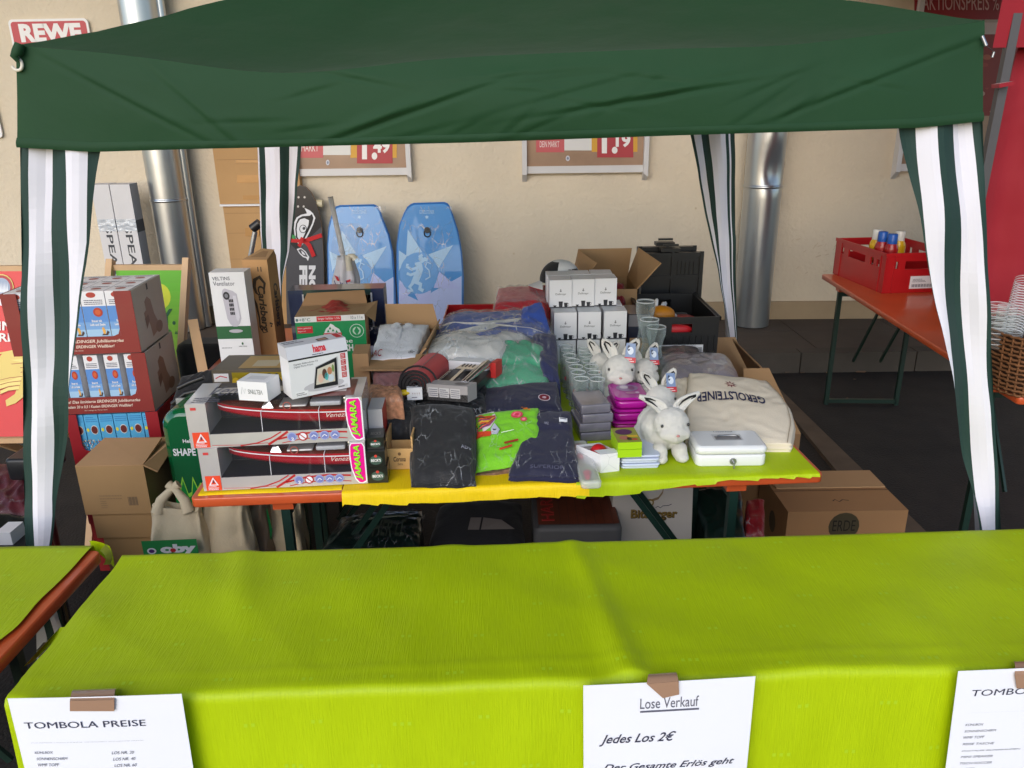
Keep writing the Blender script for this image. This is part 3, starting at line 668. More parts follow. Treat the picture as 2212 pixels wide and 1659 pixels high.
# =================================================================== TABLE COVERS
def lime_mat(name, rgb, rib=900):
    m = mat(name, rgb, 0.5, var=0.09, vscale=1.6, spec=0.3); t = m.node_tree; b = t.nodes['Principled BSDF']
    tc = t.nodes.new('ShaderNodeTexCoord'); mp = t.nodes.new('ShaderNodeMapping'); mp.inputs['Scale'].default_value = (380, 20, 20)
    n = t.nodes.new('ShaderNodeTexNoise'); n.inputs['Scale'].default_value = 1.0; n.inputs['Detail'].default_value = 3
    t.links.new(tc.outputs['Object'], mp.inputs[0]); t.links.new(mp.outputs[0], n.inputs['Vector'])
    n3 = t.nodes.new('ShaderNodeTexNoise'); n3.inputs['Scale'].default_value = 5; n3.inputs['Detail'].default_value = 4; t.links.new(tc.outputs['Object'], n3.inputs['Vector'])
    ad = t.nodes.new('ShaderNodeMath'); ad.operation = 'MULTIPLY_ADD'; ad.inputs[1].default_value = 3.0; t.links.new(n3.outputs[0], ad.inputs[0]); t.links.new(n.outputs[0], ad.inputs[2])
    bp = t.nodes.new('ShaderNodeBump'); bp.inputs['Strength'].default_value = 0.4; bp.inputs['Distance'].default_value = 0.003
    t.links.new(ad.outputs[0], bp.inputs['Height']); t.links.new(bp.outputs[0], b.inputs['Normal'])
    # woven ribs change the tone a little
    old = b.inputs['Base Color'].links[0].from_socket; mx = t.nodes.new('ShaderNodeMix'); mx.data_type = 'RGBA'; mx.blend_type = 'MULTIPLY'; mx.inputs[0].default_value = 1
    cr = t.nodes.new('ShaderNodeMapRange'); cr.inputs[1].default_value = .3; cr.inputs[2].default_value = .7; cr.inputs[3].default_value = 0.95; cr.inputs[4].default_value = 1.035; t.links.new(n.outputs[0], cr.inputs[0])
    t.links.new(old, mx.inputs[6]); t.links.new(cr.outputs[0], mx.inputs[7])
    t.links.new(mx.outputs[2], b.inputs['Base Color']); return m
LIME = lime_mat('lime_table_paper', (174, 198, 6)); LIMEW = K(172, 204, 34)
YEL = lime_mat('yellow_table_paper', (250, 208, 14))
# front cover: local frame of the front table
CL = 2.82
fc = thing('tablecloth', 'long lime green paper cloth hanging over the front of the nearest table', 'tablecloth', (FT.x, FT.y, 0), FRZ)
def fcz(x, y):
    z = T+0.006
    z += 0.016*math.exp(-((x-(1.37-.12*y))/.035)**2)*math.exp(-((y-.02)/.22)**2)*1.0        # fold running back from the front edge
    z += 0.008*math.exp(-((x-(1.40-.16*y))/.03)**2)
    z += 0.010*math.exp(-((x-(.35+.3*(.55-y)))/.05)**2)*max(0, y/.55) + .007*math.exp(-((x-(.95-.2*(.55-y)))/.05)**2)*max(0, y/.55)
    z += 0.007*noise.noise(Vector((x*3, y*4, 1)))+0.004*noise.noise(Vector((x*8, y*4, 4)))-.006*abs(noise.noise(Vector((x*2.5+y*3, y*1.5-x, 9))))+.004*math.exp(-((y-.05)/.006)**2)*.4
    return max(z, T+.002)
def fcl(u, v):
    x = u*CL; L = .615; r = .016
    s = v*(L+.55)         # arc length from the back edge
    if s < L-r:
        y = L-s-.022; e = 1-max(0, 1-(L-s)/.06); ins = .012*noise.noise(Vector((y*9, 2, 2)))*(1 if u < .01 else 0)
        return (x+ins, y, fcz(x, y) if y < .574 else T+.006-(y-.574)*1.5)
    a = min(1, (s-(L-r))/(r*1.57)); y0 = L-(L-r)-.022
    z0 = fcz(x, y0)
    if a < 1:
        return (x, y0-r*math.sin(a*math.pi/2)-.006*0, z0-r*(1-math.cos(a*math.pi/2)))
    d = s-(L-r)-r*1.57
    bow = .020*math.exp(-((x-1.39)/.06)**2)*math.exp(-d/.08)
    return (x-.02*d, y0-r-.014*noise.noise(Vector((x*2.2, d*2, 7)))*min(1, d*5)-d*.03-bow-.003*math.sin(x*40)*min(1, d*3), z0-r-d)
mb = MB(); mb.grid(fcl, 260, 90, LIME)
# small pale woven motifs
rd = random.Random(11)
def on_cloth(u, v): return Vector(fcl(u, v))
for i in range(15):
    for j in range(9):
        u = (i+.5+(.33 if j % 2 else 0)+rd.uniform(-.12, .12))/15.5; v = (j+.5+rd.uniform(-.1, .1))/9.2
        if u > .985: continue
        k = 2 if (i+j) % 3 else 3
        for q in range(k):
            du = .0045*(q-k/2)*1.3; ww = .0028; hh = .0042
            P = [on_cloth(u+du, v-hh), on_cloth(u+du+ww, v-hh), on_cloth(u+du+ww, v+hh), on_cloth(u+du, v+hh)]
            n = (P[3]-P[0]).cross(P[1]-P[0]).normalized()
            if n.z < -.2 or n.y > .5: n = -n
            n = Vector((0, -.9, .45)) if abs(n.z) < .5 else Vector((0, -.1, 1))
            mb.face([p+n*.0008 for p in P], LIMEW)
mb.build('cloth', fc)
# left table's cover
lc = thing('tablecloth', 'lime green paper cloth with a curled corner on the table at the left edge', 'tablecloth', (e_.x, 1.44, 0))
mb = MB()
def lcf(u, v):
    x = -2.3+2.27*u; L = .60; r = .012; s = v*(L+.35)
    if u > .99: x += .008*noise.noise(Vector((v*8, 1, 1)))-.028*max(0, min(1, (v-.45)/.2))
    z = T+.008+.006*noise.noise(Vector((x*3, s*4, 5)))
    if s < .03: return (x, .575, z-(.03-s)*1.0)
    if s < L: return (x, .575-(s-.03), z)
    return (x, .575-(L-.03)-r-.004, z-r-(s-L))
mb.grid(lcf, 70, 50, LIME); 
for i in range(8):
    for j in range(5):
        u = (i+.5)/8+rd.uniform(-.04, .04); v = (j+.6)/8
        for q in range(2):
            P = [Vector(lcf(min(.99, u+q*.006+a), v+b_)) for a, b_ in ((0, -.005), (.004, -.005), (.004, .005), (0, .005))]
            mb.face([p+Vector((0, 0, .0008)) for p in P], LIMEW)
mb.build('cloth', lc)
mb = MB()
mb.grid(lambda u, v: (-.055+.06*u+.0*v, .59+.006*math.sin(v*3), T+.012-.02*u*u-.075*v*(.3+.7*u)), 8, 8, YEL if False else LIME)
mb.grid(lambda u, v: (.004+.012*math.sin(v*math.pi), .575-.035*u, T+.008-.07*v*(1-.3*u)), 6, 8, lime_mat('lime_paper_underside', (196, 204, 70))); mb.build('curled_corner', lc)
mb = MB(); mb.face([G(120, 1355, T-.02)-Vector(lc.location)+Vector((.012, 0, 0)), G(137, 1355, T-.02)-Vector(lc.location)+Vector((.012, 0, 0)), G(60, 1430, T-.04)-Vector(lc.location)+Vector((.012, 0, 0)), G(40, 1440, T-.01)-Vector(lc.location)+Vector((.012, 0, 0))][::-1], LIME); mb.build('loose_flap', lc)
# yellow and lime covers of the prize tables
def cover(name, label, x0, x1, y0, y1, m, drop, seed, zo, jag=True, right_in=0.0):
    t = thing(name, label, 'tablecloth', (MT.x, MT.y, 0), MRZ); mb = MB()
    def f(u, v):
        x = x0+(x1-x0)*u; L = y1-y0
        sg = x*9+1.5*math.sin(x*7+seed); dp = drop(x) + ((.007*((sg % 1.0))*(.4+abs(math.sin(math.floor(sg)*5.1)))+.003*noise.noise(Vector((x*20, seed, 0)))) if jag else 0)
        s = v*(L+dp) if v > 0 else 0
        s = v*L*1.0
        z = T+zo+.0025*noise.noise(Vector((x*5, s*6, seed)))
        if v <= .9: return (x, y1-(v/.9)*(y1-y0), z)
        k = (v-.9)/.1; return (x, y0-.004-.006*k+.003*noise.noise(Vector((x*12, k, seed))), T+zo-dp*k)
    mb.grid(f, 120, 40, m); mb.build('cloth', t); return t
cover('tablecloth', 'yellow paper cloth on the left half of the prize tables', .02, .50, .03, .54, YEL, lambda x: .006, 2, .004, False)
cover('tablecloth', 'wide yellow paper cloth with torn hem hanging over the front edge of the prize table', .505, 1.345, -.006, .54, YEL, lambda x: .045+.004*math.sin(x*9), 3, .006)
cover('tablecloth', 'lime green paper cloth with ragged hem under the cash box and toy rabbits', 1.30, LM-.02, -.006, 1.66, LIME, lambda x: .05 if x < 1.42 else max(.008, .05-.10*(x-1.42)), 4, .0085)

# =================================================================== PAPERS TAPED TO THE FRONT
FY = FT.y
def sheet(name, label, tl, tr, bl, yb, deco, bend=.006):
    A = G(tl[0], tl[1], T); 
    t = thing(name, label, 'notice'); off = .045
    P0 = V(tl[0], tl[1], FT.y-off-.005+(A.x-FT.x)*math.tan(FRZ)); P1 = V(tr[0], tr[1], FT.y-off-.005+(G(tr[0], tr[1], T).x-FT.x)*math.tan(FRZ))
    H = .60; dn = Vector((0, -.035, -1)).normalized()*H
    BLp = P0+dn+Vector(((V(bl[0], yb, P0.y).x-P0.x)*H/max(.05, (P0.z-V(bl[0], yb, P0.y).z)), 0, 0)); BRp = P1+dn+Vector(((V(bl[1], yb, P1.y).x-P1.x)*H/max(.05, (P1.z-V(bl[1], yb, P1.y).z)), 0, 0))
    Q = (BLp, BRp, P1, P0); mb = MB(); N = 24
    def f(u, v, o=0):
        p = MB()._q(Q, u, v, 0); p.y -= bend*math.sin(u*math.pi)*(1-v*.7)+o; return p
    mb.grid(lambda u, v: f(u, v), N, N, PAPER); mb.grid(lambda u, v: f(1-u, v, -.0006), N, N, PAPER)
    wp = lambda: None
    mb2 = MB(); deco(mb2, Q)
    # wrap the lettering on to the bent sheet
    mb2.v = [tuple(Vector(p)+Vector((0, -bend*math.sin(max(0, min(1, (Vector(p)-BLp).dot((BRp-BLp))/(BRp-BLp).length_squared))*math.pi)*(1-.7*max(0, min(1, (p[2]-BLp.z)/(P0.z-BLp.z))))-.0007, 0))) for p in mb2.v]
    o = mb.build('paper', t); 
    mb2.build('printed_text', o)
    return t, Q
INK = mat('blue_black_ink', (52, 52, 74), .7, var=.03); INK2 = mat('grey_ink', (92, 92, 108), .7, var=.03)
def vv(Q, x, y):     # (u,v) on the sheet for a picture position
    a, b, c, d = Q; n = (b-a).cross(d-a).normalized(); r = ray(x, y); tt = (a-CAM).dot(n)/r.dot(n); p = CAM+r*tt
    ex = b-a; v = (p.z-a.z)/(d.z-a.z); l = a.lerp(d, v); rr = b.lerp(c, v); u = (p.x-l.x)/(rr.x-l.x); return u, v
def tx(mb, Q, s, x0, y0, x1, y1, m=INK, bold=0, shear=0):     # x0,y0 lower left; x1,y1 upper right in the picture
    u0, v0 = vv(Q, x0, y0); u1, v1 = vv(Q, x1, y1); mb.text(Q, s, u0, v0, u1, v1, m, 1, bold=bold, shear=shear)
def serifs(mb, Q, x0, y0, x1, y1, n): pass
def d1(mb, Q):
    tx(mb, Q, 'TOMBOLA PREISE', 55, 1573, 314, 1550, INK, 0.0)
    tx(mb, Q, 'FOLGENDE LOSNUMMERN, GEWINNEN FOLGENDE PREISE:', 68, 1604, 312, 1594, INK2, 0, .3)
    for i, (s, k) in enumerate((('KÜHLBOX', 'LOS NR. 20'), ('SONNENSCHIRM', 'LOS NR. 40'), ('WMF TOPF', 'LOS NR. 60'), ('REISE TASCHE', 'LOS NR. 80'))):
        y = 1627+i*13.5; x = 76+i*4; tx(mb, Q, s, x, y, x+9*len(s)*.62, y-8, INK2, 0, .3); tx(mb, Q, k, 243+i*3, y-2, 243+i*3+47, y-10, INK2, 0, .3)
def d2(mb, Q):
    tx(mb, Q, 'Lose Verkauf', 1382, 1532, 1509, 1505, INK2, 0.0)
    u0, v0 = vv(Q, 1382, 1538); u1, v1 = vv(Q, 1509, 1530); mb.mark(Q, [(u0, v0-.004), (u1, v0-.004+.0), (u1, v0+.004), (u0, v0+.004)], INK2)
    tx(mb, Q, 'Jedes Los 2€', 1294, 1612, 1460, 1580, INK, .012, .45)
    tx(mb, Q, 'Der Gesamte Erlös geht', 1302, 1668, 1586, 1640, INK, .012, .45)
def d3(mb, Q):
    tx(mb, Q, 'TOMBOLA PREISE', 2098, 1504, 2098+260, 1482, INK, 0.0, .12)
    tx(mb, Q, 'FOLGENDE LOSNUMMERN, GEWINNEN', 2089, 1540, 2089+240, 1532, INK2, 0, .3)
    for i, s in enumerate(('KÜHLBOX', 'SONNENSCHIRM', 'WMF TOPF', 'REISE TASCHE', 'DIGITALER BILDERRAHMEN', 'MINI SPEAKER', 'TISCH SOCCER', 'KAFFEE')):
        y = 1568+i*13.8; x = 2084-i*2; tx(mb, Q, s, x, y, x+5.7*len(s), y-7, INK2, 0, .3)
TAPE = mat('brown_packing_tape', (166, 132, 108), .22, var=.05, coat=.7)
def tape(Q, par, pts_top, pts_front):
    mb = MB(); off = Vector((0, -.010, 0))
    P = [V(x, y, FT.y-.058+(V(x, y, FT.y).x-FT.x)*math.tan(FRZ)) for x, y in pts_front]
    mb.face(P, TAPE); mb.face([p+Vector((0, -.0005, 0)) for p in P][::-1], TAPE)
    a, b = P[-1], P[-2]      # upper edge: runs back over the rounded table edge
    c = [G(x, y, T+.012) for x, y in pts_top]
    mb.grid(lambda u, v: a.lerp(b, u).lerp(c[0].lerp(c[1], u), v)+Vector((0, 0, .010*math.sin(math.pi*v))), 4, 6, TAPE)
    return tag(mb.build('tape', None), *par)
t1, Q1 = sheet('notice', 'white sheet headed TOMBOLA PREISE taped to the left end of the green cloth', (16, 1509), (392, 1499), (58, 421), 1659, d1)
tape(Q1, ('brown tape holding the leftmost sheet, over the heading TOMBOLA PREISE', 'tape'), [(164, 1489), (254, 1486)], [(151, 1536), (247, 1536), (247, 1512), (151, 1514)])
t2, Q2 = sheet('notice', 'white sheet headed Lose Verkauf with a ticket price, in the middle of the cloth', (1260, 1481), (1632, 1461), (1260, 1610), 1659, d2)
tape(Q2, ('crumpled brown tape above the words Lose Verkauf', 'tape'), [(1402, 1456), (1456, 1452)], [(1432, 1508), (1467, 1500), (1466, 1472), (1397, 1477)])
t3, Q3 = sheet('notice', 'white prize list sheet cut off by the right edge of the photo', (2070, 1450), (2436, 1430), (2037, 2400), 1659, d3)
tape(Q3, ('brown tape at the right edge of the photo, holding the prize list', 'tape'), [(2189, 1428), (2290, 1424)], [(2196, 1487), (2292, 1484), (2290, 1454), (2192, 1458)])
# =================================================================== PRIZES, FRONT ROW LEFT
TT = T+.008
SILV = mat('silver_print_card', (196, 192, 192), .25, .25, var=.12, vscale=5, coat=.5)
MAG = K(226, 20, 140, .3); LG = K(150, 225, 40); RD_ = K(178, 38, 44, .3); ORW = K(226, 70, 38)
CHROME = mat('chrome_trim', (205, 205, 210), .15, .9)
def boat_box(A, rz, w, d, h, label):
    t = thing('boxed_toy_boat', label, 'toy', A, rz, 'boxed toy speedboats')
    mb = MB(); b0, b1, l, r_ = .30*h, .97*h, .115*w, .905*w
    mb.box(0, w, 0, d, 0, b0, SILV); mb.box(0, l, 0, d, b0, h, SILV); mb.box(r_, w, 0, d, b0, h, SILV)
    DK = mat('dark_box_inside', (24, 26, 40), .4, var=.4, vscale=3)
    mb.box(l, r_, d*.72, d, b0, h-.002, DK); mb.box(l, r_, .002, d*.7, b0, b0+.001, DK)
    mb.box(l, r_, d*.5, d*.72, h-.003, h, SILV)
    F = faces_of(w, d, h); Q = F['front']
    # swooshes
    for (p, wd) in (([(.28, .0+.01), (.38, .06), (.46, .16), (.52, .29)], .028), ([(.44, .01), (.50, .14), (.56, .29)], .05), ([(.50, .12), (.62, .22), (.76, .26), (.9, .22)], .04), ([(.52, .03), (.64, .11), (.78, .12), (.9, .08)], .02), ([(.12, .05), (.28, .03), (.44, .05)], .012)):
        mb.stroke(Q, p, wd, RD_, 1, w/h)
    BL = K(150, 158, 205, .3); WH = K(232, 232, 240, .3)
    for i, u in enumerate((.58, .643, .706, .768, .828)):
        mb.disc(Q, u, .165, .028, .028*w/h*1.02, RD_ if i == 1 else BL, 2); mb.disc(Q, u, .165, .021, .021*w/h, WH if i == 1 else K(120, 130, 190, .3), 3)
        if i == 0: mb.text(Q, '2', u-.006, .08, u+.012, .15, WH, 4, bold=.03)
        if i == 1: mb.stroke(Q, [(u-.018, .22), (u+.018, .10)], .022, RD_, 4, w/h)
        if i > 1: mb.stroke(Q, [(u-.014, .14), (u, .19), (u+.014, .15)], .018, WH, 4, w/h)
    mb.rect(Q, .018, .01, .110, .36, ORW, 2); mb.mark(Q, [(.035, .13), (.095, .13), (.066, .33)], WH, 3); mb.mark(Q, [(.048, .155), (.083, .155), (.066, .285)], ORW, 3.6); mb.mark(Q, [(.062, .19), (.070, .19), (.069, .26), (.063, .26)], INK, 4.5); mb.lines(Q, .03, .02, .1, .12, 3, WH, 3)
    mb.rect(Q, .028, .86, .060, .92, K(200, 60, 60), 2)
    # magenta badge
    mb.mark(Q, [(.915, .995), (.985, .995), (.998, .9), (.998, .05), (.97, .01), (.945, .03), (.925, .12), (.905, .4), (.90, .7), (.905, .93)], WH, 2)
    mb.mark(Q, [(.92, .975), (.98, .975), (.99, .9), (.99, .08), (.968, .035), (.95, .05), (.932, .14), (.912, .4), (.907, .7), (.911, .92)], MAG, 3)
    mb.text(Q, 'JAMARA', .930, .10, .978, .93, K(40, 60, 30), 4, rot=90, bold=.05, shear=.2); mb.text(Q, 'JAMARA', .928, .11, .976, .94, LG, 5, rot=90, bold=.03, shear=.2)
    Qt = F['top']; mb.text(Qt, 'Venezia', .10, .35, .42, .8, INK2, 1, shear=.5); mb.lines(Qt, .03, .05, .2, .3, 3, INK2)
    mb.rect(Qt, .62, .1, .95, .9, K(120, 60, 52, .3), 1); mb.rect(Qt, .7, .3, .9, .7, K(200, 190, 185, .3), 2)
    mb.build('carton', t)
    # the boat
    mb = MB(); HR = mat('red_boat_hull', (168, 14, 34), .12, coat=1.0, var=.05); DB = mat('brown_boat_deck', (120, 46, 30), .25, var=.25, coat=.6); cy = d*.36; N = 20; x0 = l+.03*w; x1 = r_+.02*w; sec = []
    for i in range(N+1):
        s = i/N; x = x0+(x1-x0)*s; hw = d*.26*(1-(1-s)**2.6)**.6+.001; zt = b0+.40*h+h*(.15*(1-s)**2); zb = b0+.04*h+.33*h*(1-s)**2.2
        zc = (zt+zb)/2
        sec.append([(x, cy-hw, zt), (x, cy-hw*.95, zb+.42*(zt-zb)), (x, cy-hw*.74, zb+.12*(zt-zb)), (x, cy, zb), (x, cy+hw*.62, zb+.15*(zt-zb)), (x, cy+hw, zt)])
    P = [p for s in sec for p in s]; mb.faces(P, [(i*6+k, (i+1)*6+k, (i+1)*6+k+1, i*6+k+1) for i in range(N) for k in range(5)], HR, True)
    mb.faces([q for s in sec for q in (s[0], s[5])], [(2*i, 2*i+1, 2*i+3, 2*i+2) for i in range(N)], DB)
    for i in range(N):
        a, b = sec[i][0], sec[i+1][0]; q = .012*h/.13
        mb.face([(a[0], a[1]-.0015, a[2]-q*.75), (b[0], b[1]-.0015, b[2]-q*.75), (b[0], b[1]-.0015, b[2]-q*.5), (a[0], a[1]-.0015, a[2]-q*.5)], WH)
    mb.text(((x0, cy-d*.265, b0), (x1, cy-d*.265, b0), (x1, cy-d*.265, b0+.45*h), (x0, cy-d*.265, b0+.45*h)), 'Venezia', .82, .50, .99, .72, K(225, 200, 195), 1, shear=.4)
    xs = x0+(x1-x0)*.34; zt = sec[8][0][2]
    mb.face([(xs, cy-d*.2, zt), (xs+.07*w, cy-d*.2, zt), (xs+.05*w, cy-d*.17, zt+.14*h), (xs+.02*w, cy-d*.15, zt+.14*h)], CHROME); mb.face([(xs, cy-d*.2, zt+.001), (xs+.02*w, cy-d*.15, zt+.14*h), (xs+.02*w, cy+d*.15, zt+.14*h), (xs, cy+d*.2, zt)], GLASS)
    mb.rbox(xs+.1*w, xs+.26*w, cy-d*.2, cy+d*.2, zt, zt+.05*h, .006, SILV); mb.rbox(xs+.28*w, xs+.46*w, cy-d*.2, cy+d*.2, zt, zt+.10*h, .006, K(170, 172, 180, .3))
    mb.tube([(xs+.15*w+.013*math.cos(a), cy-d*.22, zt+.05*h+.013*math.sin(a)) for a in [k*.5 for k in range(14)]], .0018, K(170, 80, 70), 6)
    mb.rbox(xs+.47*w, xs+.52*w, cy-d*.12, cy+d*.12, zt, zt+.15*h, .004, CHROME)
    mb.build('toy_boat', t)
    mb = MB()
    for x in (x0+.27*w, x0+.60*w): mb.tube([(x, .004, b0), (x-.002, cy-d*.28, sec[10][0][2]-.005), (x, cy, sec[10][0][2]+.005)], .0013, K(215, 215, 220), 5)
    mb.build('cable_tie', t)
    mb = MB(); mb.face([(l, .0006, b0), (r_, .0006, b0), (r_, .0006, b1+.03*h), (l, .0006, b1+.03*h)], WINDOW); mb.face([(l, .0006, h-.0005), (r_, .0006, h-.0005), (r_, d*.5, h-.0005), (l, d*.5, h-.0005)], WINDOW)
    mb.build('film_window', t); return t
A, w, rz = base_px((441, 1061), (795, 1044), TT); h = zat(A, 971)-TT
boat_box(A, rz, w, .20, h, 'boxed red toy speedboat, lower of the two, standing on the yellow cloth')
A2 = Vector((A.x-.022, A.y+.006, TT+h+.001)); h2 = zat(A2, 874)-A2.z
boat_box(A2, rz+.01, w*1.04, .21, h2, 'boxed red toy speedboat, upper one, with two small boxes on top')
ZU = A2.z+h2
# small white box on top
A, w, rz = base_px((517, 864), (580, 868), ZU+.004); h = zat(A, 823)-A.z
def dec(mb, F, w, d, h):
    mb.text(F['front'], 'VELTINS', .34, .36, .84, .60, K(110, 116, 112), 1, rot=180, bold=.01)
    mb.stroke(F['front'], [(.10, .32), (.16, .70), (.22, .36), (.26, .62)], .05, K(190, 195, 198), 1, w/h); mb.rect(F['top'], .2, .3, .8, .7, K(205, 205, 210))
carton('gift_box', 'small white box with upside down lettering VELTINS on top of the boat boxes', 'box', A, rz, w, .085, h, WHITE, deco=dec)
# picture frame box
A, w, rz = base_px((632, 863), (757, 836), ZU+.005); h = zat(A, 779)-A.z
def dec(mb, F, w, d, h):
    Q = F['front']; R1 = K(196, 30, 44); GY = K(120, 118, 124)
    mb.rect(Q, 0, .955, 1, 1, K(30, 30, 34)); mb.text(Q, 'Digitaler Bilderrahmen 7.0', .08, .83, .48, .885, INK, 1); mb.text(Q, 'Digital Photo Frame', .08, .765, .40, .82, INK, 1)
    mb.disc(Q, .55, .2, .35, .13, K(196, 194, 200)); mb.mark(Q, [(.355, .14), (.80, .12), (.82, .88), (.43, .72)], K(196, 196, 200), 2); mb.mark(Q, [(.37, .16), (.785, .14), (.80, .86), (.437, .70)], K(28, 28, 34), 3)
    mb.mark(Q, [(.41, .25), (.74, .25), (.755, .75), (.46, .65)], K(214, 206, 190), 4)
    for u, v, ru, rv, c in ((.50, .40, .045, .12, (226, 190, 170)), (.57, .50, .04, .13, (90, 60, 50)), (.60, .42, .035, .10, (90, 190, 190)), (.66, .55, .04, .10, (190, 130, 96)), (.67, .36, .055, .10, (205, 215, 225)), (.72, .6, .02, .1, (120, 150, 80))): mb.disc(Q, u, v, ru, rv, K(*c), 5)
    for i in range(4): mb.rect(Q, .87, .30+i*.165, .955, .44+i*.165, R1, 2); mb.lines(Q, .88, .32+i*.165, .945, .43+i*.165, 3, K(230, 220, 220), 3, i)
    mb.rect(Q, .78, .04, .95, .12, K(215, 215, 215), 2); mb.lines(Q, .79, .05, .94, .11, 1, INK, 3); mb.rect(Q, .06, .04, .27, .16, K(240, 240, 242), 2); mb.lines(Q, .07, .05, .26, .14, 2, GY, 3)
def par(t, w, d, h):
    mb = MB(); lh = .040; SV = K(206, 206, 212, .3)
    P = [(-.002, -.002, h), (w+.002, -.002, h), (w+.002, d, h), (-.002, d, h), (-.002, .012, h+lh), (w+.002, .012, h+lh), (w+.002, d, h+lh), (-.002, d, h+lh)]; mb.hexa(P, SV)
    Q = (P[0], P[1], P[5], P[4]); mb.text(Q, 'hama', .43, .25, .64, .88, K(206, 26, 40), 1, bold=.04); mb.lines(Q, .40, .05, .66, .18, 1, INK, 1)
    Qt = (P[4], P[5], P[6], P[7]); mb.mark(Qt, [(.56, .15), (.74, .15), (.74, .6), (.56, .5)], K(30, 30, 34), 1); mb.mark(Qt, [(.58, .2), (.72, .2), (.72, .5), (.58, .45)], K(170, 130, 110), 2); mb.rect(Qt, .88, .2, .98, .9, K(190, 40, 50), 1); mb.lines(Qt, .04, .4, .4, .9, 2, INK2)
    mb.build('lid', t)
carton('photo_frame_box', 'white digital photo frame box with red side badges, tilted on the boat boxes', 'box', A, rz, w, .085, h, K(232, 232, 236, .3), deco=dec, parts=par)
# black and yellow toy box behind
A = V(462, 838, 2.70); w = V(640, 838, 2.70).x-A.x; zt = V(470, 800, 2.70).z
def dec(mb, F, w, d, h):
    Q = F['front']; mb.rect(Q, .24, .0, .98, .97, K(150, 130, 24, .3), 1)
    for i in range(8): mb.disc(Q, .28+.09*i, .85-.03*(i % 2), .045, .06, K(*((206, 170, 30), (120, 110, 20))[i % 2]), 2+i*.1)
    mb.rect(Q, .02, .86, .2, .96, K(226, 224, 226), 2); mb.text(Q, 'carrera', .04, .89, .18, .93, K(200, 60, 80), 3) if False else mb.stroke(Q, [(.04, .90), (.1, .93), (.18, .91)], .012, K(200, 60, 80), 3, w/h)
    mb.disc(Q, .11, .80, .085, .03, K(206, 196, 200), 2); mb.disc(Q, .11, .80, .06, .015, K(150, 90, 100), 3)
    mb.mark(Q, [(.50, .80), (.55, .93), (.70, .96), (.82, .90), (.86, .80)], BLACKP, 4); mb.mark(Q, [(.80, .80), (.76, .95), (.79, .96), (.86, .82)], CHROME, 5)
    mb.rect(F['top'], .3, .1, .98, .9, K(196, 158, 96), 1); mb.rect(F['top'], .45, .2, .75, .6, K(206, 190, 160), 2)
carton('toy_box', 'black and yellow toy box behind the small white box', 'box', (A.x, 2.70, TT), 0, w, .19, zt-TT, mat('dark_grey_box', (92, 82, 70), .4, var=.2), deco=dec)
# black case and straps left of the boat boxes
t = thing('black_holdall', 'black padded holdall with buckles, half hidden left of the boat boxes', 'bag')
C4 = Pq((366, 890, 3.27), (470, 872, 3.27), (470, 800, 3.40), (392, 818, 3.40)); S1 = slab_fn(C4, .03, .02, 31, 10); slab('bag_body', t, S1, .42, BLACKC)
mb = MB()
for pts in ([(372, 872), (400, 850), (450, 838)], [(380, 890), (415, 868), (455, 862)], [(385, 838), (410, 826), (440, 815)]):
    mb.tube([V(x, y, 3.24) for i, (x, y) in enumerate(pts)], .011, BLACKP, 8)
mb.rbox(V(380, 868, 3.2).x, V(408, 868, 3.2).x, 3.195, 3.21, V(390, 874, 3.2).z, V(390, 860, 3.2).z, .006, K(140, 142, 140)); mb.build('buckle', t)

# ---- fan box, tall beer mug box
def upright(name, label, cat, px0, px1, pyt, Y, d, m, zb, deco=None, rz=0, **k):
    A = V(px0, pyt, Y); B = V(px1, pyt, Y); return carton(name, label, cat, (A.x, Y, zb), rz, B.x-A.x, d, A.z-zb, m, deco=deco, **k)
FGR = K(28, 92, 52)
def dec(mb, F, w, d, h):
    Q = F['front']; V0 = .33     # lower third is hidden
    f = lambda v: V0+(1-V0)*v
    mb.rect(Q, 0, f(.13), 1, f(.30), FGR); mb.text(Q, 'VELTINS', .08, f(.90), .58, f(.945), INK, 1, bold=.005); mb.text(Q, 'Ventilator', .09, f(.83), .70, f(.885), INK, 1)
    LGY = K(188, 184, 196, .3)
    body = [(.30, f(.72))]+[(.30+.10*(1-math.cos(a))+.10*0, f(.72)+.05*math.sin(a)) for a in (0.5, 1.0, 1.57)]+[(.62, f(.76)), (.72, f(.72)), (.76, f(.40)), (.70, f(.33)), (.62, f(.295)), (.50, f(.295)), (.42, f(.33)), (.36, f(.4))]
    mb.mark(Q, body[::-1], LGY, 2); mb.mark(Q, [(.60, f(.70)), (.69, f(.70)), (.73, f(.42)), (.66, f(.36)), (.62, f(.4))][::-1], K(206, 204, 214, .3), 3)
    mb.disc(Q, .42, f(.70), .095, .035, K(40, 40, 48), 3); mb.disc(Q, .42, f(.70), .05, .018, K(120, 120, 130), 4)
    for i in range(4):
        for j in range(3): mb.rect(Q, .47+j*.045, f(.615-i*.055), .505+j*.045, f(.655-i*.055), K(44, 44, 52), 4)
    mb.disc(Q, .56, f(.235), .2, .016, K(176, 174, 182), 3); mb.disc(Q, .7, f(.065), .028, .012, FGR, 2); mb.text(Q, 'VELTINS', .58, f(.02), .82, f(.035), INK, 2); mb.lines(Q, .08, f(.0), .5, f(.02), 1, INK2, 1)
upright('fan_box', 'tall white box reading VELTINS Ventilator with a picture of a tower fan', 'box', 450, 526, 589, 3.46, .10, WHITE, TT, dec, .02)
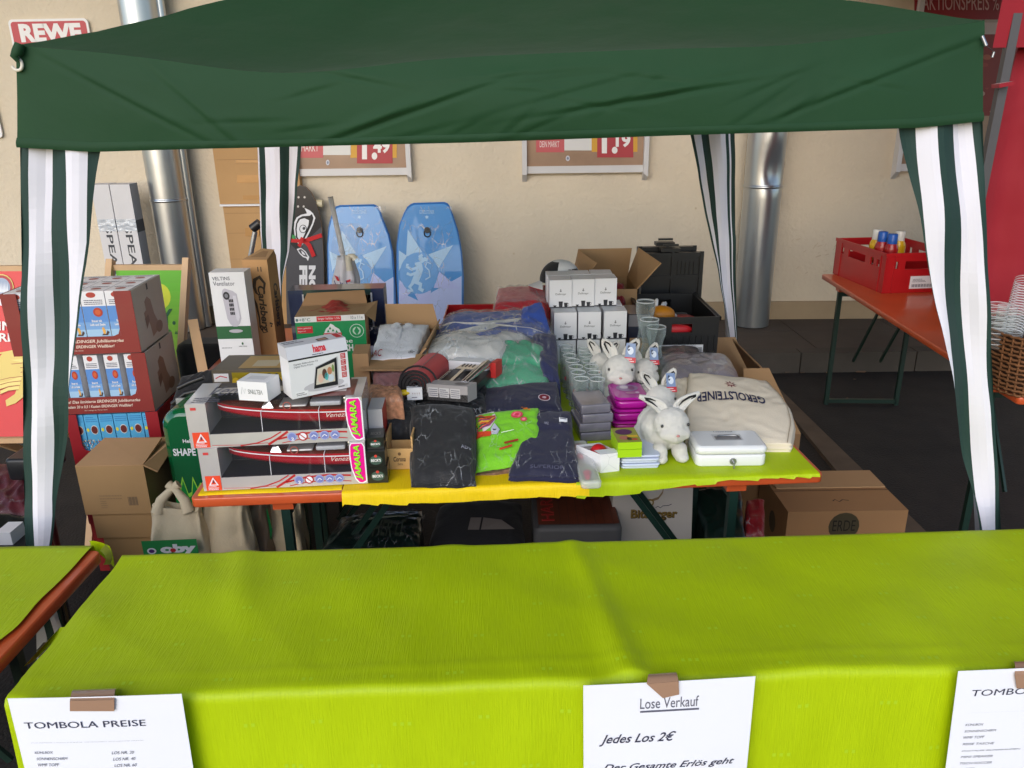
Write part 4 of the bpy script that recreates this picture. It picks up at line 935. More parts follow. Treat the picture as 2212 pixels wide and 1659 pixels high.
def dec(mb, F, w, d, h):
    Q = F['front']; DB = K(62, 50, 40)
    mb.text(Q, 'Carlsberg', .40, .38, .78, .78, DB, 1, rot=270, bold=.035, shear=.15)
    mb.stroke(Q, [(.72, .72), (.80, .80), (.62, .855), (.42, .83), (.36, .77), (.42, .72), (.5, .70)], [.01, .022, .03, .032, .03, .02, .006], DB, 1, w/h)
    mb.stroke(Q, [(.18, .70), (.36, .62), (.42, .50), (.40, .42), (.52, .37), (.7, .38)], [.035, .022, .014, .012, .01, .006], DB, 1, w/h)
    mb.text(Q, '11', .58, .90, .74, .94, DB, 1, bold=.03)
    for u, v in ((.84, .455), (.90, .45), (.87, .43)): mb.disc(Q, u, v, .035, .009, DB, 1)
    Qr = F['right']; mb.text(Qr, 'Carlsberg', .2, .40, .75, .78, DB, 1, rot=270, bold=.035, shear=.15)
def par(t, w, d, h):
    mb = MB(); mb.face([(0, 0, h), (w, 0, h), (w+.0, d*.9, h+.03), (.06, d*.9, h+.035)], CARD); mb.face([(0, 0, h-.001), (w, 0, h-.001), (w, d*.9, h+.028), (.06, d*.9, h+.033)][::-1], CARD_D)
    mb.face([(w, 0, h), (w, d, h), (w-.01, d, h+.03)], CARD); mb.build('top_flap', t)
upright('beer_gift_box', 'tall brown cardboard box with dark Carlsberg script beside the fan box', 'box', 522, 578, 561, 3.62, .12, mat('kraft_card', (186, 142, 94), .75, var=.05), TT, dec, -.08, parts=par)
# ---- milk carton tray with green front
def dec(mb, F, w, d, h):
    Q = F['front']; GN = K(24, 140, 78); RR_ = K(206, 40, 46); WH = K(228, 226, 222); f = lambda v: .52+.48*v
    mb.rect(Q, 0, f(.84), 1, 1, WH, 1); mb.rect(Q, 0, 0, 1, f(.84), GN, 1)
    mb.text(Q, '+8°C', .06, f(.87), .22, f(.96), K(60, 100, 100), 2); mb.disc(Q, .03, f(.91), .02, .02, K(90, 120, 120), 2)
    mb.rect(Q, .31, f(.85), .66, f(.99), RR_, 2); mb.text(Q, 'länger haltbar 1,5%', .33, f(.88), .64, f(.96), WH, 3); mb.text(Q, '10 x 1 l e', .80, f(.88), .97, f(.97), INK2, 2)
    mb.rect(Q, .02, f(.54), .24, f(.73), RR_, 2); mb.text(Q, 'Bitte gekühlt', .03, f(.65), .22, f(.70), WH, 3); mb.text(Q, 'lagern!', .03, f(.57), .14, f(.62), WH, 3)
    mb.mark(Q, [(.40, f(.52)), (.64, f(.52)), (.62, f(.62)), (.57, f(.68)), (.54, f(.74)), (.50, f(.78)), (.47, f(.70)), (.43, f(.64))], WH, 2)
    for a, b in ((.46, .58), (.53, .60), (.58, .56), (.49, .66)): mb.mark(Q, [(a-.02, f(b-.04)), (a+.02, f(b-.04)), (a, f(b+.04))], GN, 3)
    mb.rect(Q, .39, f(.43), .65, f(.52), RR_, 3); mb.text(Q, 'Berchtesgadener Land', .40, f(.45), .64, f(.50), WH, 4)
    for k, r_ in enumerate((.105, .095, .06)): mb.disc(Q, .87, f(.55), r_, r_*w/h, (K(200, 220, 200), GN, K(190, 215, 190))[k], 2+k*.7)
    mb.mark(Q, [(.83, f(.55)), (.87, f(.67)), (.91, f(.55)), (.87, f(.43))], GN, 5)
    mb.text(Q, 'Fettarme', .30, f(.22), .80, f(.34), WH, 2, bold=.01); mb.text(Q, 'MILCH', .52, f(-.02), .80, f(.18), WH, 2, bold=.04)
def par(t, w, d, h):
    mb = MB(); c = CARD
    mb.face([(0, d, h), (w, d, h), (w-.01, d+.02, h+.06), (.03, d+.02, h+.055)], c); mb.face([(0, d-.002, h), (w, d-.002, h), (w-.01, d+.018, h+.06), (.03, d+.018, h+.055)][::-1], CARD_D)
    mb.face([(w, 0, h), (w, d, h), (w+.05, d, h+.01), (w+.045, .01, h-.04)], c); mb.build('flaps', t)
    mb = MB(); mb.grid(lambda u, v: (.02+u*(w-.04), .02+v*(d-.04), h-.01+.02*fold((u, v, 0), 3, 7)+.03*math.exp(-((u-.55)/.18)**2)*v), 20, 12, mat('red_white_wrapping', (170, 60, 56), .4, var=.4, vscale=30)); mb.build('contents', t)
    mb = MB(); mb.grid(lambda u, v: (w-.10+u*.17, -.01+.05*noise.noise(Vector((u*4, v*4, 2)))+d*.5*v, h-.02-.10*(1-v)*u+.04*noise.noise(Vector((u*3, v*5, 8)))), 16, 16, FILM_D); mb.build('plastic_wrap', t)
A = V(636, 685, 3.36); B = V(790, 673, 3.42)
carton('milk_carton_tray', 'open cardboard tray with green and white milk print, full of wrapped items', 'box', (A.x, 3.36, TT), math.atan2(B.y-A.y, B.x-A.x)*.6, B.x-A.x, .22, A.z-TT, CARD, deco=dec, parts=par)
# ---- dark blue display box with cut out window
A = V(621, 628, 3.72); B = V(829, 617, 3.76)
t = thing('blue_display_box', 'dark blue box with a cut-out window showing a black tray, behind the milk tray', 'box', (A.x, 3.72, TT), .05)
w, h = B.x-A.x, A.z-TT; NV = mat('night_blue_print', (30, 48, 92), .3, var=.5, vscale=3, coat=.4); mb = MB()
mb.box(0, .12*w*2, 0, .12, 0, h, NV) if False else None
hv = h*.42
mb.box(0, .155*w, 0, .13, 0, h, NV); mb.box(.87*w, w, 0, .13, 0, h, NV); mb.box(.155*w, .87*w, 0, .13, 0, h-hv-.03, NV); mb.box(.155*w, .87*w, 0, .13, h-.03, h, mat('dark_green_print', (36, 62, 60), .3, var=.3, coat=.5)); mb.box(.155*w, .87*w, .11, .13, h-hv-.03, h-.03, BLACKP); mb.build('carton', t)
mb = MB(); mb.grid(lambda u, v: (.17*w+u*.68*w, .04+.012*fold((u*1.2, v*.4, 0), 5, 18), h-.04-hv+v*hv), 60, 24, mat('black_gloss', (20, 24, 34), .15, coat=.5)); mb.build('black_tray', t)
mb = MB()
for x in (.155*w, .87*w): mb.box(x-.004, x+.004, -.004, .0, h-hv-.03, h-.02, K(190, 190, 196))
mb.build('window_edge', t)
# =================================================================== CLOTHES AND BAGS IN THE MIDDLE
def packed(name, label, cat, quad, thick, m, seed, puff=.02, amp=.010, film=FILM, sc=14, layers=0, step=None, grow=.035, extra=None, item='folded_shirt', group=None, fa=.012):
    """garment (a creased, layered slab) inside a crackling clear bag; quad = (px, py, Y) x4: near left, near right, far right, far left"""
    C4 = Pq(*quad); c = (C4[0]+C4[1]+C4[2]+C4[3])/4; base = Vector((c.x, c.y, min(p.z for p in C4)-thick))
    t = thing(name, label, cat, base, 0, group); L = [p-base for p in C4]
    S = slab_fn(L, puff, amp, seed, sc, step=step); o = slab(item, t, S, thick, m, 40, layers=layers)
    if film: film_over(t, S, thick, film, 34, grow, .007, seed+1, fa)
    if extra: extra(t, S, o)
    return t
def on(S, name, parent, polys, lift=.004):        # flat print following the slab; polys = [(uv points, mat)]
    mb = MB()
    for k, (pts, m) in enumerate(polys):
        cu = sum(p[0] for p in pts)/len(pts); cv = sum(p[1] for p in pts)/len(pts); c = S(cu, cv)+Vector((0, 0, lift+.0004*k)); P = [S(u, v)+Vector((0, 0, lift+.0004*k)) for u, v in pts]
        for i in range(len(P)): mb.face([c, P[i], P[(i+1) % len(P)]], m, True)
    return mb.build(name, parent)
def disc_uv(u, v, r, a=1.0, n=18): return [(u+r*math.cos(2*math.pi*k/n), v+r*a*math.sin(2*math.pi*k/n)) for k in range(n)]
def text_on(S, mb, s, u0, v0, u1, v1, m, rot=0, warp=None, bold=0, lift=.005):
    vs, fs = glyphs(s, bold, 0); P = []
    for x, y in vs:
        if rot == 180: x, y = 1-x, 1-y
        u = u0+(u1-u0)*x; v = v0+(v1-v0)*y
        if warp: u, v = warp(u, v)
        P.append(S(u, v)+Vector((0, 0, lift)))
    mb.faces(P, fs, m)
FILM_M = film_mat('hazy_polythene', (225, 228, 236), lo=.20, hi=.6, scale=9, width=.03)
# open carton with the white polo
BX = V(800, 766, 3.08).x; BX1 = V(905, 766, 3.08).x; t = thing('open_carton', 'open brown carton with raised flaps holding the white polo shirt', 'box', (BX, 3.10, T+.008))
zb = V(850, 770, 3.08).z-T-.008; wB = V(942, 700, 3.55).x-BX; dB = .46; mb = MB()
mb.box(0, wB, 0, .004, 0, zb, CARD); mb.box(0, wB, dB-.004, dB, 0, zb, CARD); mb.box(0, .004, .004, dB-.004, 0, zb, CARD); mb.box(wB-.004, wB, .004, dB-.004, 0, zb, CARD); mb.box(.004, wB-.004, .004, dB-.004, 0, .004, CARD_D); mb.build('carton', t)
L = Vector(t.location); 
def flap(name, P, par, o=None):
    mb = MB(); P = [Vector(p) for p in P]; n = (P[1]-P[0]).cross(P[3]-P[0]).normalized()*.0035
    mb.hexa([P[0]-n, P[1]-n, P[1]+n, P[0]+n, P[3]-n, P[2]-n, P[2]+n, P[3]+n], CARD) ; return mb.build(name, par)
flap('front_flap', [V(776, 800, 2.95)-L, V(891, 800, 2.97)-L, V(914, 766, 3.09)-L, V(800, 772, 3.09)-L], t)
flap('back_flap', [V(836, 705, 3.54)-L, V(950, 712, 3.54)-L, V(935, 657, 3.60)-L, V(832, 657, 3.60)-L], t)
flap('side_flap', [V(905, 768, 3.12)-L, V(940, 712, 3.54)-L, V(950, 690, 3.54)-L, V(920, 752, 3.12)-L], t)
POLO = cloth('white_cotton', (236, 236, 242))
def ex(t, S, o):
    mb = MB()
    # collar: two leaves and a placket
    for s in (-1, 1):
        mb.grid(lambda u, v: S(.50+s*(.03+.20*u), .93-.05*u-.17*v*(1-.2*u))+Vector((0, 0, .006+.006*math.sin(math.pi*u)*(1-v))), 10, 6, POLO)
    mb.grid(lambda u, v: S(.47+.05*u, .80-.42*v)+Vector((0, 0, .006)), 3, 10, POLO); mb.build('collar', o)
    mb = MB(); mb.grid(lambda u, v: S(.42+.16*u, .90-.05*v)+Vector((0, 0, .007)), 6, 3, mat('grey_lining', (150, 130, 120), .9)); mb.build('neck_tape', o)
    mb = MB(); text_on(S, mb, 'AC', .02, .02, .22, .16, K(190, 40, 60), bold=.0); mb.build('lettering', o)
    mb = MB(); text_on(S, mb, 'dir', .84, .04, .97, .12, INK); mb.build('lettering', o)
packed('polo_shirt', 'folded white polo shirt with open collar in clear wrap, lying in the brown carton', 'shirt', [(803, 776, 3.06), (896, 771, 3.06), (925, 702, 3.50), (820, 702, 3.50)], .09, POLO, 3, .012, .007, sc=8, film=FILM_D, extra=ex)
# blue and white sports clothes
BLUE = cloth('royal_blue_fabric', (46, 80, 170)); CREAM = cloth('off_white_fabric', (214, 212, 208)); TEAL = cloth('emerald_fabric', (24, 164, 116)); RED = cloth('bright_red_fabric', (206, 26, 44)); NAVY = cloth('navy_fabric', (24, 25, 56))
def mf_blue(i, j): return CREAM if 12 < j+3*math.sin(i*.15) < 23 else BLUE
def two(m1, m2, f):
    return lambda t, S, o: on(S, 'colour_panel', o, f)
packed('sports_jacket', 'blue and white sports jacket in a clear bag, back of the clothes pile', 'jacket', [(905, 772, 3.40), (1197, 745, 3.42), (1180, 690, 3.80), (965, 690, 3.82)], .16, BLUE, 5, .07, .02, sc=7, extra=lambda t, S, o: on(S, 'white_panel', o, [([(u/12, .18+.05*math.sin(u)) for u in range(13)]+[(1-u/12, .46+.06*math.sin(u*.7)) for u in range(13)], CREAM)], .005), item='folded_jacket', fa=.02, film=FILM_M)
packed('sports_jacket', 'off white sports jacket with a blue patch in a milky bag, before the blue one', 'jacket', [(897, 790, 3.12), (1080, 792, 3.12), (1150, 735, 3.42), (935, 737, 3.42)], .16, CREAM, 6, .06, .02, sc=7, extra=lambda t, S, o: on(S, 'blue_patch', o, [(disc_uv(.64, .70, .13, .9), BLUE)], .006), item='folded_jacket', fa=.018, film=FILM_M)
packed('blue_fabric_bundle', 'crumpled royal blue fabric in clear wrap between red clothes and white mug boxes', 'clothing', [(1120, 742, 3.44), (1196, 748, 3.44), (1170, 655, 3.72), (1128, 668, 3.70)], .22, BLUE, 8, .03, .02, sc=8, item='folded_fabric')
packed('blue_fabric_bundle', 'dark blue fabric in a wrinkled bag right of the green shirt', 'clothing', [(1172, 815, 3.05), (1208, 830, 3.05), (1200, 725, 3.45), (1150, 725, 3.42)], .18, cloth('dark_blue_fabric', (34, 40, 84)), 18, .03, .02, sc=8, item='folded_fabric')
packed('red_shirt', 'bright red folded shirt in shiny wrap', 'shirt', [(1062, 690, 3.86), (1180, 684, 3.86), (1178, 655, 3.98), (1072, 658, 3.98)], .10, RED, 9, .03, .016, sc=8, layers=3)
packed('red_shirt', 'pale red folded shirt in hazy wrap on top of the brighter red one', 'shirt', [(1070, 664, 3.98), (1186, 655, 3.98), (1176, 622, 4.20), (1078, 624, 4.20)], .12, cloth('faded_red_fabric', (200, 70, 74)), 10, .02, .012, film=FILM_W, sc=8, layers=2)
packed('red_shirt', 'dark red crumpled shirt stack behind the white mug boxes', 'shirt', [(1325, 672, 4.16), (1352, 678, 4.16), (1348, 618, 4.4), (1325, 616, 4.4)], .22, cloth('dark_red_fabric', (150, 20, 34)), 11, .03, .02, film=FILM_D, layers=3)
A = V(958, 700, 4.0); B = V(1066, 696, 4.0)
t = thing('red_tray', 'shallow red tray edge behind the blue jacket', 'tray', (A.x, 4.0, T+.002)); mb = MB(); hh = V(1000, 687, 4.0).z-T; RT_ = mat('red_plastic', (186, 22, 30), .35, coat=.3, var=.08)
mb.box(0, B.x-A.x, 0, .006, 0, hh, RT_); mb.box(0, B.x-A.x, .3, .306, 0, hh, RT_); mb.box(0, .006, .006, .3, 0, hh, RT_); mb.box(B.x-A.x-.006, B.x-A.x, .006, .3, 0, hh, RT_); mb.box(.006, B.x-A.x-.006, .006, .3, 0, .006, RT_); mb.build('tray_shell', t)
mb = MB(); mb.box(0, B.x-A.x, -.003, -.0005, hh-.015, hh-.004, K(226, 200, 200)); mb.build('edge_strip', t)
def ex(t, S, o):
    mb = MB()
    for s in (-1, 1): mb.grid(lambda u, v: S(.50+s*(.02+.22*u), .97-.02*u-.13*v)+Vector((0, 0, .006+.005*math.sin(math.pi*u)*(1-v))), 10, 6, TEAL)
    mb.build('collar', o)
packed('green_shirt', 'emerald green folded shirt in a clear bag', 'shirt', [(1040, 846, 3.0), (1186, 836, 3.0), (1176, 752, 3.32), (1062, 748, 3.28)], .16, TEAL, 12, .022, .016, sc=9, layers=4, step=.45, film=FILM_M, extra=ex)
def ex(t, S, o):
    on(S, 'crest', o, [(disc_uv(.80, .32, .085, 1.5), K(206, 196, 206)), (disc_uv(.80, .32, .072, 1.5), K(120, 20, 44)), (disc_uv(.80, .32, .03, 1.5), K(206, 180, 190))], .005)
packed('navy_polo', 'navy folded polo with a round crest, below the green shirt', 'shirt', [(1052, 890, 2.80), (1212, 887, 2.80), (1200, 824, 3.0), (1046, 840, 3.0)], .10, NAVY, 13, .012, .007, sc=9, layers=3, extra=ex, film=FILM_D)
def ex(t, S, o):
    mb = MB(); text_on(S, mb, 'ADV', .80, .32, .97, .37, K(170, 170, 185)); mb.build('lettering', o)
packed('black_shirt', 'black folded T-shirt in glossy wrap at the front edge of the yellow cloth', 'shirt', [(893, 1040, 2.362), (1024, 1040, 2.362), (1020, 888, 2.72), (888, 884, 2.72)], .03, BLACKC, 14, .028, .012, sc=9, extra=ex, layers=2, step=.62, fa=.016)
LGF = cloth('lime_fabric', (120, 200, 22))
def ex(t, S, o):
    rd = random.Random(2); zs = []
    for k in range(15):
        a = -.5+k*.11; c = [(214, 90, 40), (240, 235, 230), (60, 60, 60), (240, 235, 230), (150, 60, 120), (230, 170, 30)][k % 6]
        zs.append(([(.0+.01*k, .99), (.02+.01*k, .99), (.16+.012*k, .72-.02*k), (.13+.012*k, .70-.02*k), (0.0, .60+.025*k*.2)], K(*c)))
    L = [([(0.0, .99), (.30, .99), (.34, .80), (.24, .62), (.12, .55), (0, .62)], K(228, 222, 218))]
    for k in range(9):
        c = [(214, 84, 40), (60, 60, 62), (226, 110, 50), (150, 60, 120), (240, 190, 60)][k % 5]; a = k/9
        L.append(([(0, .95-.35*a), (.10, .92-.30*a), (.22, .80-.16*a), (.33, .86-.1*a), (.22, .775-.16*a), (.10, .895-.30*a), (0, .925-.35*a)], K(*c)))
    L += [([(.02, .60), (.16, .54), (.28, .50), (.22, .44), (.08, .46), (.0, .50)], K(206, 70, 40)), ([(.24, .56), (.30, .66), (.38, .52), (.33, .44), (.25, .46)], K(186, 190, 204)), (disc_uv(.30, .54, .03), K(60, 60, 70))]
    L += [(disc_uv(.66, .78, .095, .8), K(214, 60, 90)), (disc_uv(.66, .78, .07, .8), K(236, 110, 130)), (disc_uv(.66, .78, .035, .8), K(206, 50, 80)), (disc_uv(.76, .66, .055, .8), K(214, 60, 90)), (disc_uv(.76, .66, .03, .8), K(240, 140, 150)), (disc_uv(.80, .90, .04, .8), K(226, 120, 30)), (disc_uv(.86, .86, .02, .8), K(226, 120, 30)), (disc_uv(.75, .95, .02, .8), K(226, 120, 30))]
    L += [([(.44, .27), (.66, .29), (.66, .25), (.44, .23)], K(160, 50, 40)), ([(.36, .17), (.56, .20), (.56, .165), (.36, .14)], K(190, 60, 40)), ([(.40, .44), (.60, .46), (.60, .45), (.40, .43)], K(230, 240, 220))]
    on(S, 'printed_pattern', o, L, .003)
    mb = MB()
packed('lime_shirt', 'lime green printed T-shirt with zebra stripes and pink blossoms in clear wrap', 'shirt', [(1030, 1014, 2.47), (1168, 990, 2.50), (1162, 882, 2.74), (1026, 898, 2.74)], .075, LGF, 15, .02, .008, sc=9, layers=2, extra=ex, film=FILM_D)
packed('patterned_shirt', 'folded orange and black patterned fabric under the lime T-shirt', 'shirt', [(1028, 1026, 2.445), (1160, 1005, 2.465), (1160, 960, 2.7), (1030, 970, 2.7)], .03, mat('patterned_fabric', (120, 90, 70), .8, var=.5, vscale=60), 16, .0, .004, film=None)
def ex(t, S, o):
    on(S, 'white_size_label', o, [([(.74, .73), (.93, .73), (.93, .79), (.74, .79)], K(226, 226, 232)), ([(.76, .765), (.91, .765), (.91, .78), (.76, .78)], INK2)], .012)
    mb = MB(); text_on(S, mb, 'NIKE', .40, .72, .50, .75, K(150, 150, 170)); mb.build('lettering', o)
    mb = MB(); text_on(S, mb, 'SUPERIOR', .30, .03, .82, .075, K(96, 96, 122)); mb.build('lettering', o)
packed('navy_trousers', 'navy folded trousers with a white size label, at the front edge of the table', 'trousers', [(1100, 1022, 2.395), (1246, 1026, 2.375), (1228, 896, 2.74), (1150, 898, 2.74)], .035, NAVY, 17, .010, .008, sc=8, layers=2, step=.70, extra=ex, item='folded_trousers')
# dark bags at the left of the pile
packed('black_clothing', 'black garment in crackling clear wrap behind the wooden crate', 'clothing', [(828, 938, 2.62), (905, 930, 2.62), (900, 868, 2.86), (852, 868, 2.88)], .14, BLACKC, 21, .04, .02, film=FILM_D, fa=.02)
packed('black_clothing', 'black garment in clear wrap under the steel barbecue set', 'clothing', [(890, 893, 2.80), (1050, 893, 2.80), (1048, 838, 3.05), (885, 842, 3.05)], .12, BLACKC, 22, .03, .016, film=FILM_D, fa=.02)
packed('black_clothing', 'dark striped garment in clear wrap between red mat and green shirt', 'clothing', [(940, 850, 2.96), (1050, 846, 2.96), (1040, 778, 3.2), (960, 780, 3.2)], .14, BLACKC, 23, .02, .016, film=FILM)
packed('pink_clothing', 'pale pink crumpled garment in clear wrap left of the red mat', 'clothing', [(815, 840, 2.86), (880, 838, 2.86), (892, 800, 3.05), (806, 804, 3.05)], .15, cloth('dusty_pink_fabric', (166, 110, 110)), 24, .02, .02, film=FILM_D, fa=.02)
packed('sweet_bag', 'small clear bag of red and white wrapped sweets behind the speedboat boxes', 'sweets', [(798, 872, 2.66), (872, 868, 2.66), (862, 838, 2.80), (796, 838, 2.80)], .11, mat('wrapped_sweets', (190, 120, 90), .5, var=.9, vscale=55), 25, .02, .02, film=FILM_D, item='sweets')
# carton flap next to the photo frame box
A = V(760, 835, 2.92); B = V(800, 812, 3.0)
carton('small_carton', 'small plain brown carton standing between the photo frame box and the polo shirt', 'box', (A.x, 2.98, T+.008), .1, B.x-A.x, .14, V(775, 765, 2.98).z-T-.008, CARD)
carton('grey_box', 'small lilac grey box behind the brown carton', 'box', (V(770, 790, 3.2).x, 3.2, T+.002), 0, .12, .1, V(780, 762, 3.2).z-T, K(150, 140, 156))
# rolled red mat
p0 = V(898, 832, 2.80); p1 = V(940, 792, 3.10); r0 = .068
t = thing('rolled_mat', 'rolled red mat with black underside tied by a strap', 'mat', (p0+p1)/2-Vector((0, 0, r0))); L = Vector(t.location)
RM = cloth('red_felt', (200, 30, 30)); BM = cloth('black_backing', (30, 24, 26))
ax = (p1-p0).normalized(); sx = ax.cross(Vector((0, 0, 1))).normalized(); up = sx.cross(ax)
mb = MB(); turns = 4.2; n = 90
def sp(a, off=0): rr = r0*(.16+.84*a/(turns*2*math.pi))+off; return sx*(math.cos(a+2.2)*rr*1.05)+up*(math.sin(a+2.2)*rr*.95)
for off, m_ in ((0, RM), (-.0065, BM)):
    P = []
    for i in range(n+1):
        a = turns*2*math.pi*i/n; P += [p0+sp(a, off)-L, p1+sp(a, off)-L]
    mb.faces(P, [(2*i, 2*i+2, 2*i+3, 2*i+1) for i in range(n)], m_, True)
P = []
for i in range(n+1): a = turns*2*math.pi*i/n; P += [p0+sp(a, 0)-L-ax*.0005, p0+sp(a, -.011)-L-ax*.0005]
mb.faces(P, [(2*i, 2*i+1, 2*i+3, 2*i+2) for i in range(n)], BM); mb.build('rolled_felt', t)
mb = MB(); q = p0.lerp(p1, .12)-L; mb.tube([q+sx*math.cos(a)*(r0+.003)*1.05+up*math.sin(a)*(r0+.003)*.95 for a in [k*.3 for k in range(22)]], .004, BM, 6); mb.build('strap', t)
mb = MB(); s0 = sx*.016+up*(r0*.95+.001); mb.bar(p0+s0-L, p1+s0-L, .003, .002, K(130, 80, 84)); mb.build('seam', t)
# two small printed cards / boxes
def dec(mb, F, w, d, h):
    Q = F['front']
    for i in range(4): mb.disc(Q, .38+.14*i, .55, .02, .06, K(150, 120, 110)); mb.rect(Q, .375+.14*i, .35, .385+.14*i, .5, K(150, 120, 110))
    mb.lines(Q, .3, .15, .8, .3, 1, INK2)
A, w, rz = base_px((880, 865), (913, 863), V(895, 865, 2.78).z); carton('small_white_box', 'small white box with tiny tool icons in front of the rolled mat', 'box', A, rz, w, .03, zat(A, 839)-A.z, WHITE, deco=dec)
mb = MB(); c = V(872, 848, 2.79); mb.ell((0, 0, .012), (.028, .016, .011), K(226, 190, 30)); tag(mb.build('yellow_toy', None, c-Vector((0, 0, .012))), 'small yellow plastic toy on the dark wrap left of the little white box', 'toy')
# barbecue tool set
A = V(923, 863, 2.78); B = V(1010, 862, 2.74); ang = math.radians(-24); t = thing('barbecue_set', 'silver barbecue tool set in an open box with spatula and tongs', 'utensils', A, math.atan2(B.y-A.y, B.x-A.x))
w = (B-A).length; h = zat(A, 829)-A.z; GB = mat('grey_box_card', (150, 146, 148), .4, var=.08); mb = MB(); d = .06
fv_ = V(1028, 800, 3.10)-V(966, 863, 2.76); rz_ = t.rotation_euler.z; sh = fv_.x*math.cos(-rz_)-fv_.y*math.sin(-rz_); dp = fv_.x*math.sin(-rz_)+fv_.y*math.cos(-rz_)
P = [(0, 0, 0), (w, 0, 0), (w+sh, dp, 0), (sh, dp, 0), (0, 0, h), (w, 0, h), (w+sh, dp, h), (sh, dp, h)]
mb.hexa([P[0], P[1], P[2], P[3], (0, 0, h*.45), (w, 0, h*.45), (w+sh, dp, h*.45), (sh, dp, h*.45)], BLACKP)
mb.hexa([P[0], P[1], (w+.02, .055, 0), (.02, .055, 0), P[4], P[5], (w+.02, .055, h), (.02, .055, h)], GB)
mb.hexa([(sh-.02, dp-.055, 0), (w+sh-.02, dp-.055, 0), P[2], P[3], (sh-.02, dp-.055, h), (w+sh-.02, dp-.055, h), P[6], P[7]], WHITE)
mb.hexa([(w+sh-.004, dp-.055, 0), (w+sh+.02, dp-.055, 0), (w+sh+.03, dp+.01, 0), (w+sh+.01, dp+.01, 0), (w+sh-.004, dp-.055, h+.001), (w+sh+.02, dp-.055, h+.001), (w+sh+.03, dp+.01, h+.001), (w+sh+.01, dp+.01, h+.001)], K(200, 44, 44))
Q = (P[0], P[1], P[5], P[4])
for i in range(3): mb.rect(Q, .04+i*.27, .2, .28+i*.27, .8, K(186, 184, 186), 1); mb.lines(Q, .06+i*.27, .25, .27+i*.27, .75, 4, INK2, 2, i)
Q = (P[4], P[5], (w+.02, .055, h), (.02, .055, h)); mb.disc(Q, .75, .5, .16, .3, K(104, 100, 100), 1); mb.build('tray', t)
ST = mat('polished_steel', (200, 200, 205), .2, .95, var=.05)
def along(u, v, z): return Vector((u*w+v*sh, .05+v*(dp-.1), h*z))
mb = MB(); mb.hexa([along(.22, .68, .8), along(.68, .68, .8), along(.72, .98, .8), along(.30, .98, .8), along(.22, .68, .9), along(.68, .68, .9), along(.72, .98, .9), along(.30, .98, .9)], ST)
for k in range(4): mb.hexa([along(.32+k*.09, .80, .91), along(.345+k*.09, .80, .91), along(.36+k*.09, .93, .91), along(.335+k*.09, .93, .91), along(.32+k*.09, .80, .93), along(.345+k*.09, .80, .93), along(.36+k*.09, .93, .93), along(.335+k*.09, .93, .93)], BLACKP)
mb.bar(along(.44, .02, .8), along(.45, .68, .85), .014, .01, ST); mb.build('spatula', t)
mb = MB(); mb.tube([along(.86, 0, .95), along(.90, .5, 1.0), along(.93, .97, 1.0)], [.010, .013, .015], ST, 10); mb.tube([along(.78, 0, .95), along(.80, .5, 1.0), along(.84, .97, 1.0)], [.008, .008, .009], ST, 10); mb.build('tongs', t)
mb = MB(); mb.tube([along(.12, 0, .8), along(.16, .6, .85)], .006, ST, 8); mb.build('fork', t)

# black beer boxes, wooden crate, small red box
def dec(mb, F, w, d, h):
    for f, nm in (('front', 1),):
        Q = F[f]; mb.disc(Q, .5, .45, .34, .30, K(60, 84, 74)); mb.text(Q, "BECK'S", .24, .36, .76, .54, K(226, 226, 226), 2, bold=.03); mb.disc(Q, .5, .72, .08, .09, K(200, 60, 50), 2)
    mb.text(F['top'], "BECK'S", .2, .3, .8, .6, K(120, 116, 110), 1, bold=.02)
z = TT; A = None
labs = ('lowest of three black beer boxes beside the magenta badges', 'middle one of three black beer boxes, dark green oval', 'topmost of three black beer boxes, pushed back')
rows = [((796, 1044), (842, 1042), 1010, 0), ((796, 1044), (839, 1042), 976, 0), ((797, 1044), (836, 1042), 946, .02)]
for i, (bl, br, yt, bk) in enumerate(rows):
    A, w, rz = base_px(bl, br, TT); A = A.copy(); A.y += bk; h_top = zat(A, yt); A2 = Vector((A.x, A.y, z)); h = h_top-z-.001
    carton('beer_box', labs[i], 'box', A2, rz, w*.93, .085, h, mat('black_beer_card', (22, 26, 24), .35, coat=.4, var=.1), group='black beer boxes', deco=dec); z = h_top
carton('small_red_box', 'small white box with a red side between the beer boxes and dark wrap', 'box', (V(798, 935, 2.52).x, 2.52, TT), .05, .05, .12, V(798, 885, 2.52).z-TT, K(188, 184, 186), deco=lambda mb, F, w, d, h: mb.rect(F['right'], 0, 0, 1, 1, K(176, 40, 38)))
WOOD = mat('pale_wood', (206, 164, 108), .6, var=.12, vscale=9, bump=.1)
A, w, rz = base_px((836, 1014), (894, 1013), TT); h = zat(A, 970)-TT; t = thing('wooden_crate', 'small open wooden crate with black Corona lettering', 'crate', A, rz); d = .19; hb = h*1.55
mb = MB(); mb.box(0, w, 0, .006, 0, h, WOOD); Q = ((0, 0, 0), (w, 0, 0), (w, 0, h), (0, 0, h)); mb.text(Q, 'Corona', .27, .38, .72, .62, K(70, 50, 40), 1, bold=.02, shear=.2); mb.text(Q, 'Extra', .42, .2, .6, .32, K(70, 50, 40), 1); mb.disc(Q, .5, .75, .06, .08, K(120, 90, 60)); mb.build('front_board', t)
mb = MB(); mb.box(0, .006, .007, d, 0, hb, WOOD); mb.build('side_board', t); mb = MB(); mb.box(w-.006, w, .007, d, 0, hb, WOOD); mb.build('side_board', t); mb = MB(); mb.box(.007, w-.007, d-.006, d, 0, hb, WOOD); mb.build('back_board', t); mb = MB(); mb.box(.007, w-.007, .007, d-.007, 0, .006, WOOD); mb.box(.007, w-.007, d*.5, d*.5+.004, .006, h*.9, WOOD); mb.build('base_board', t)
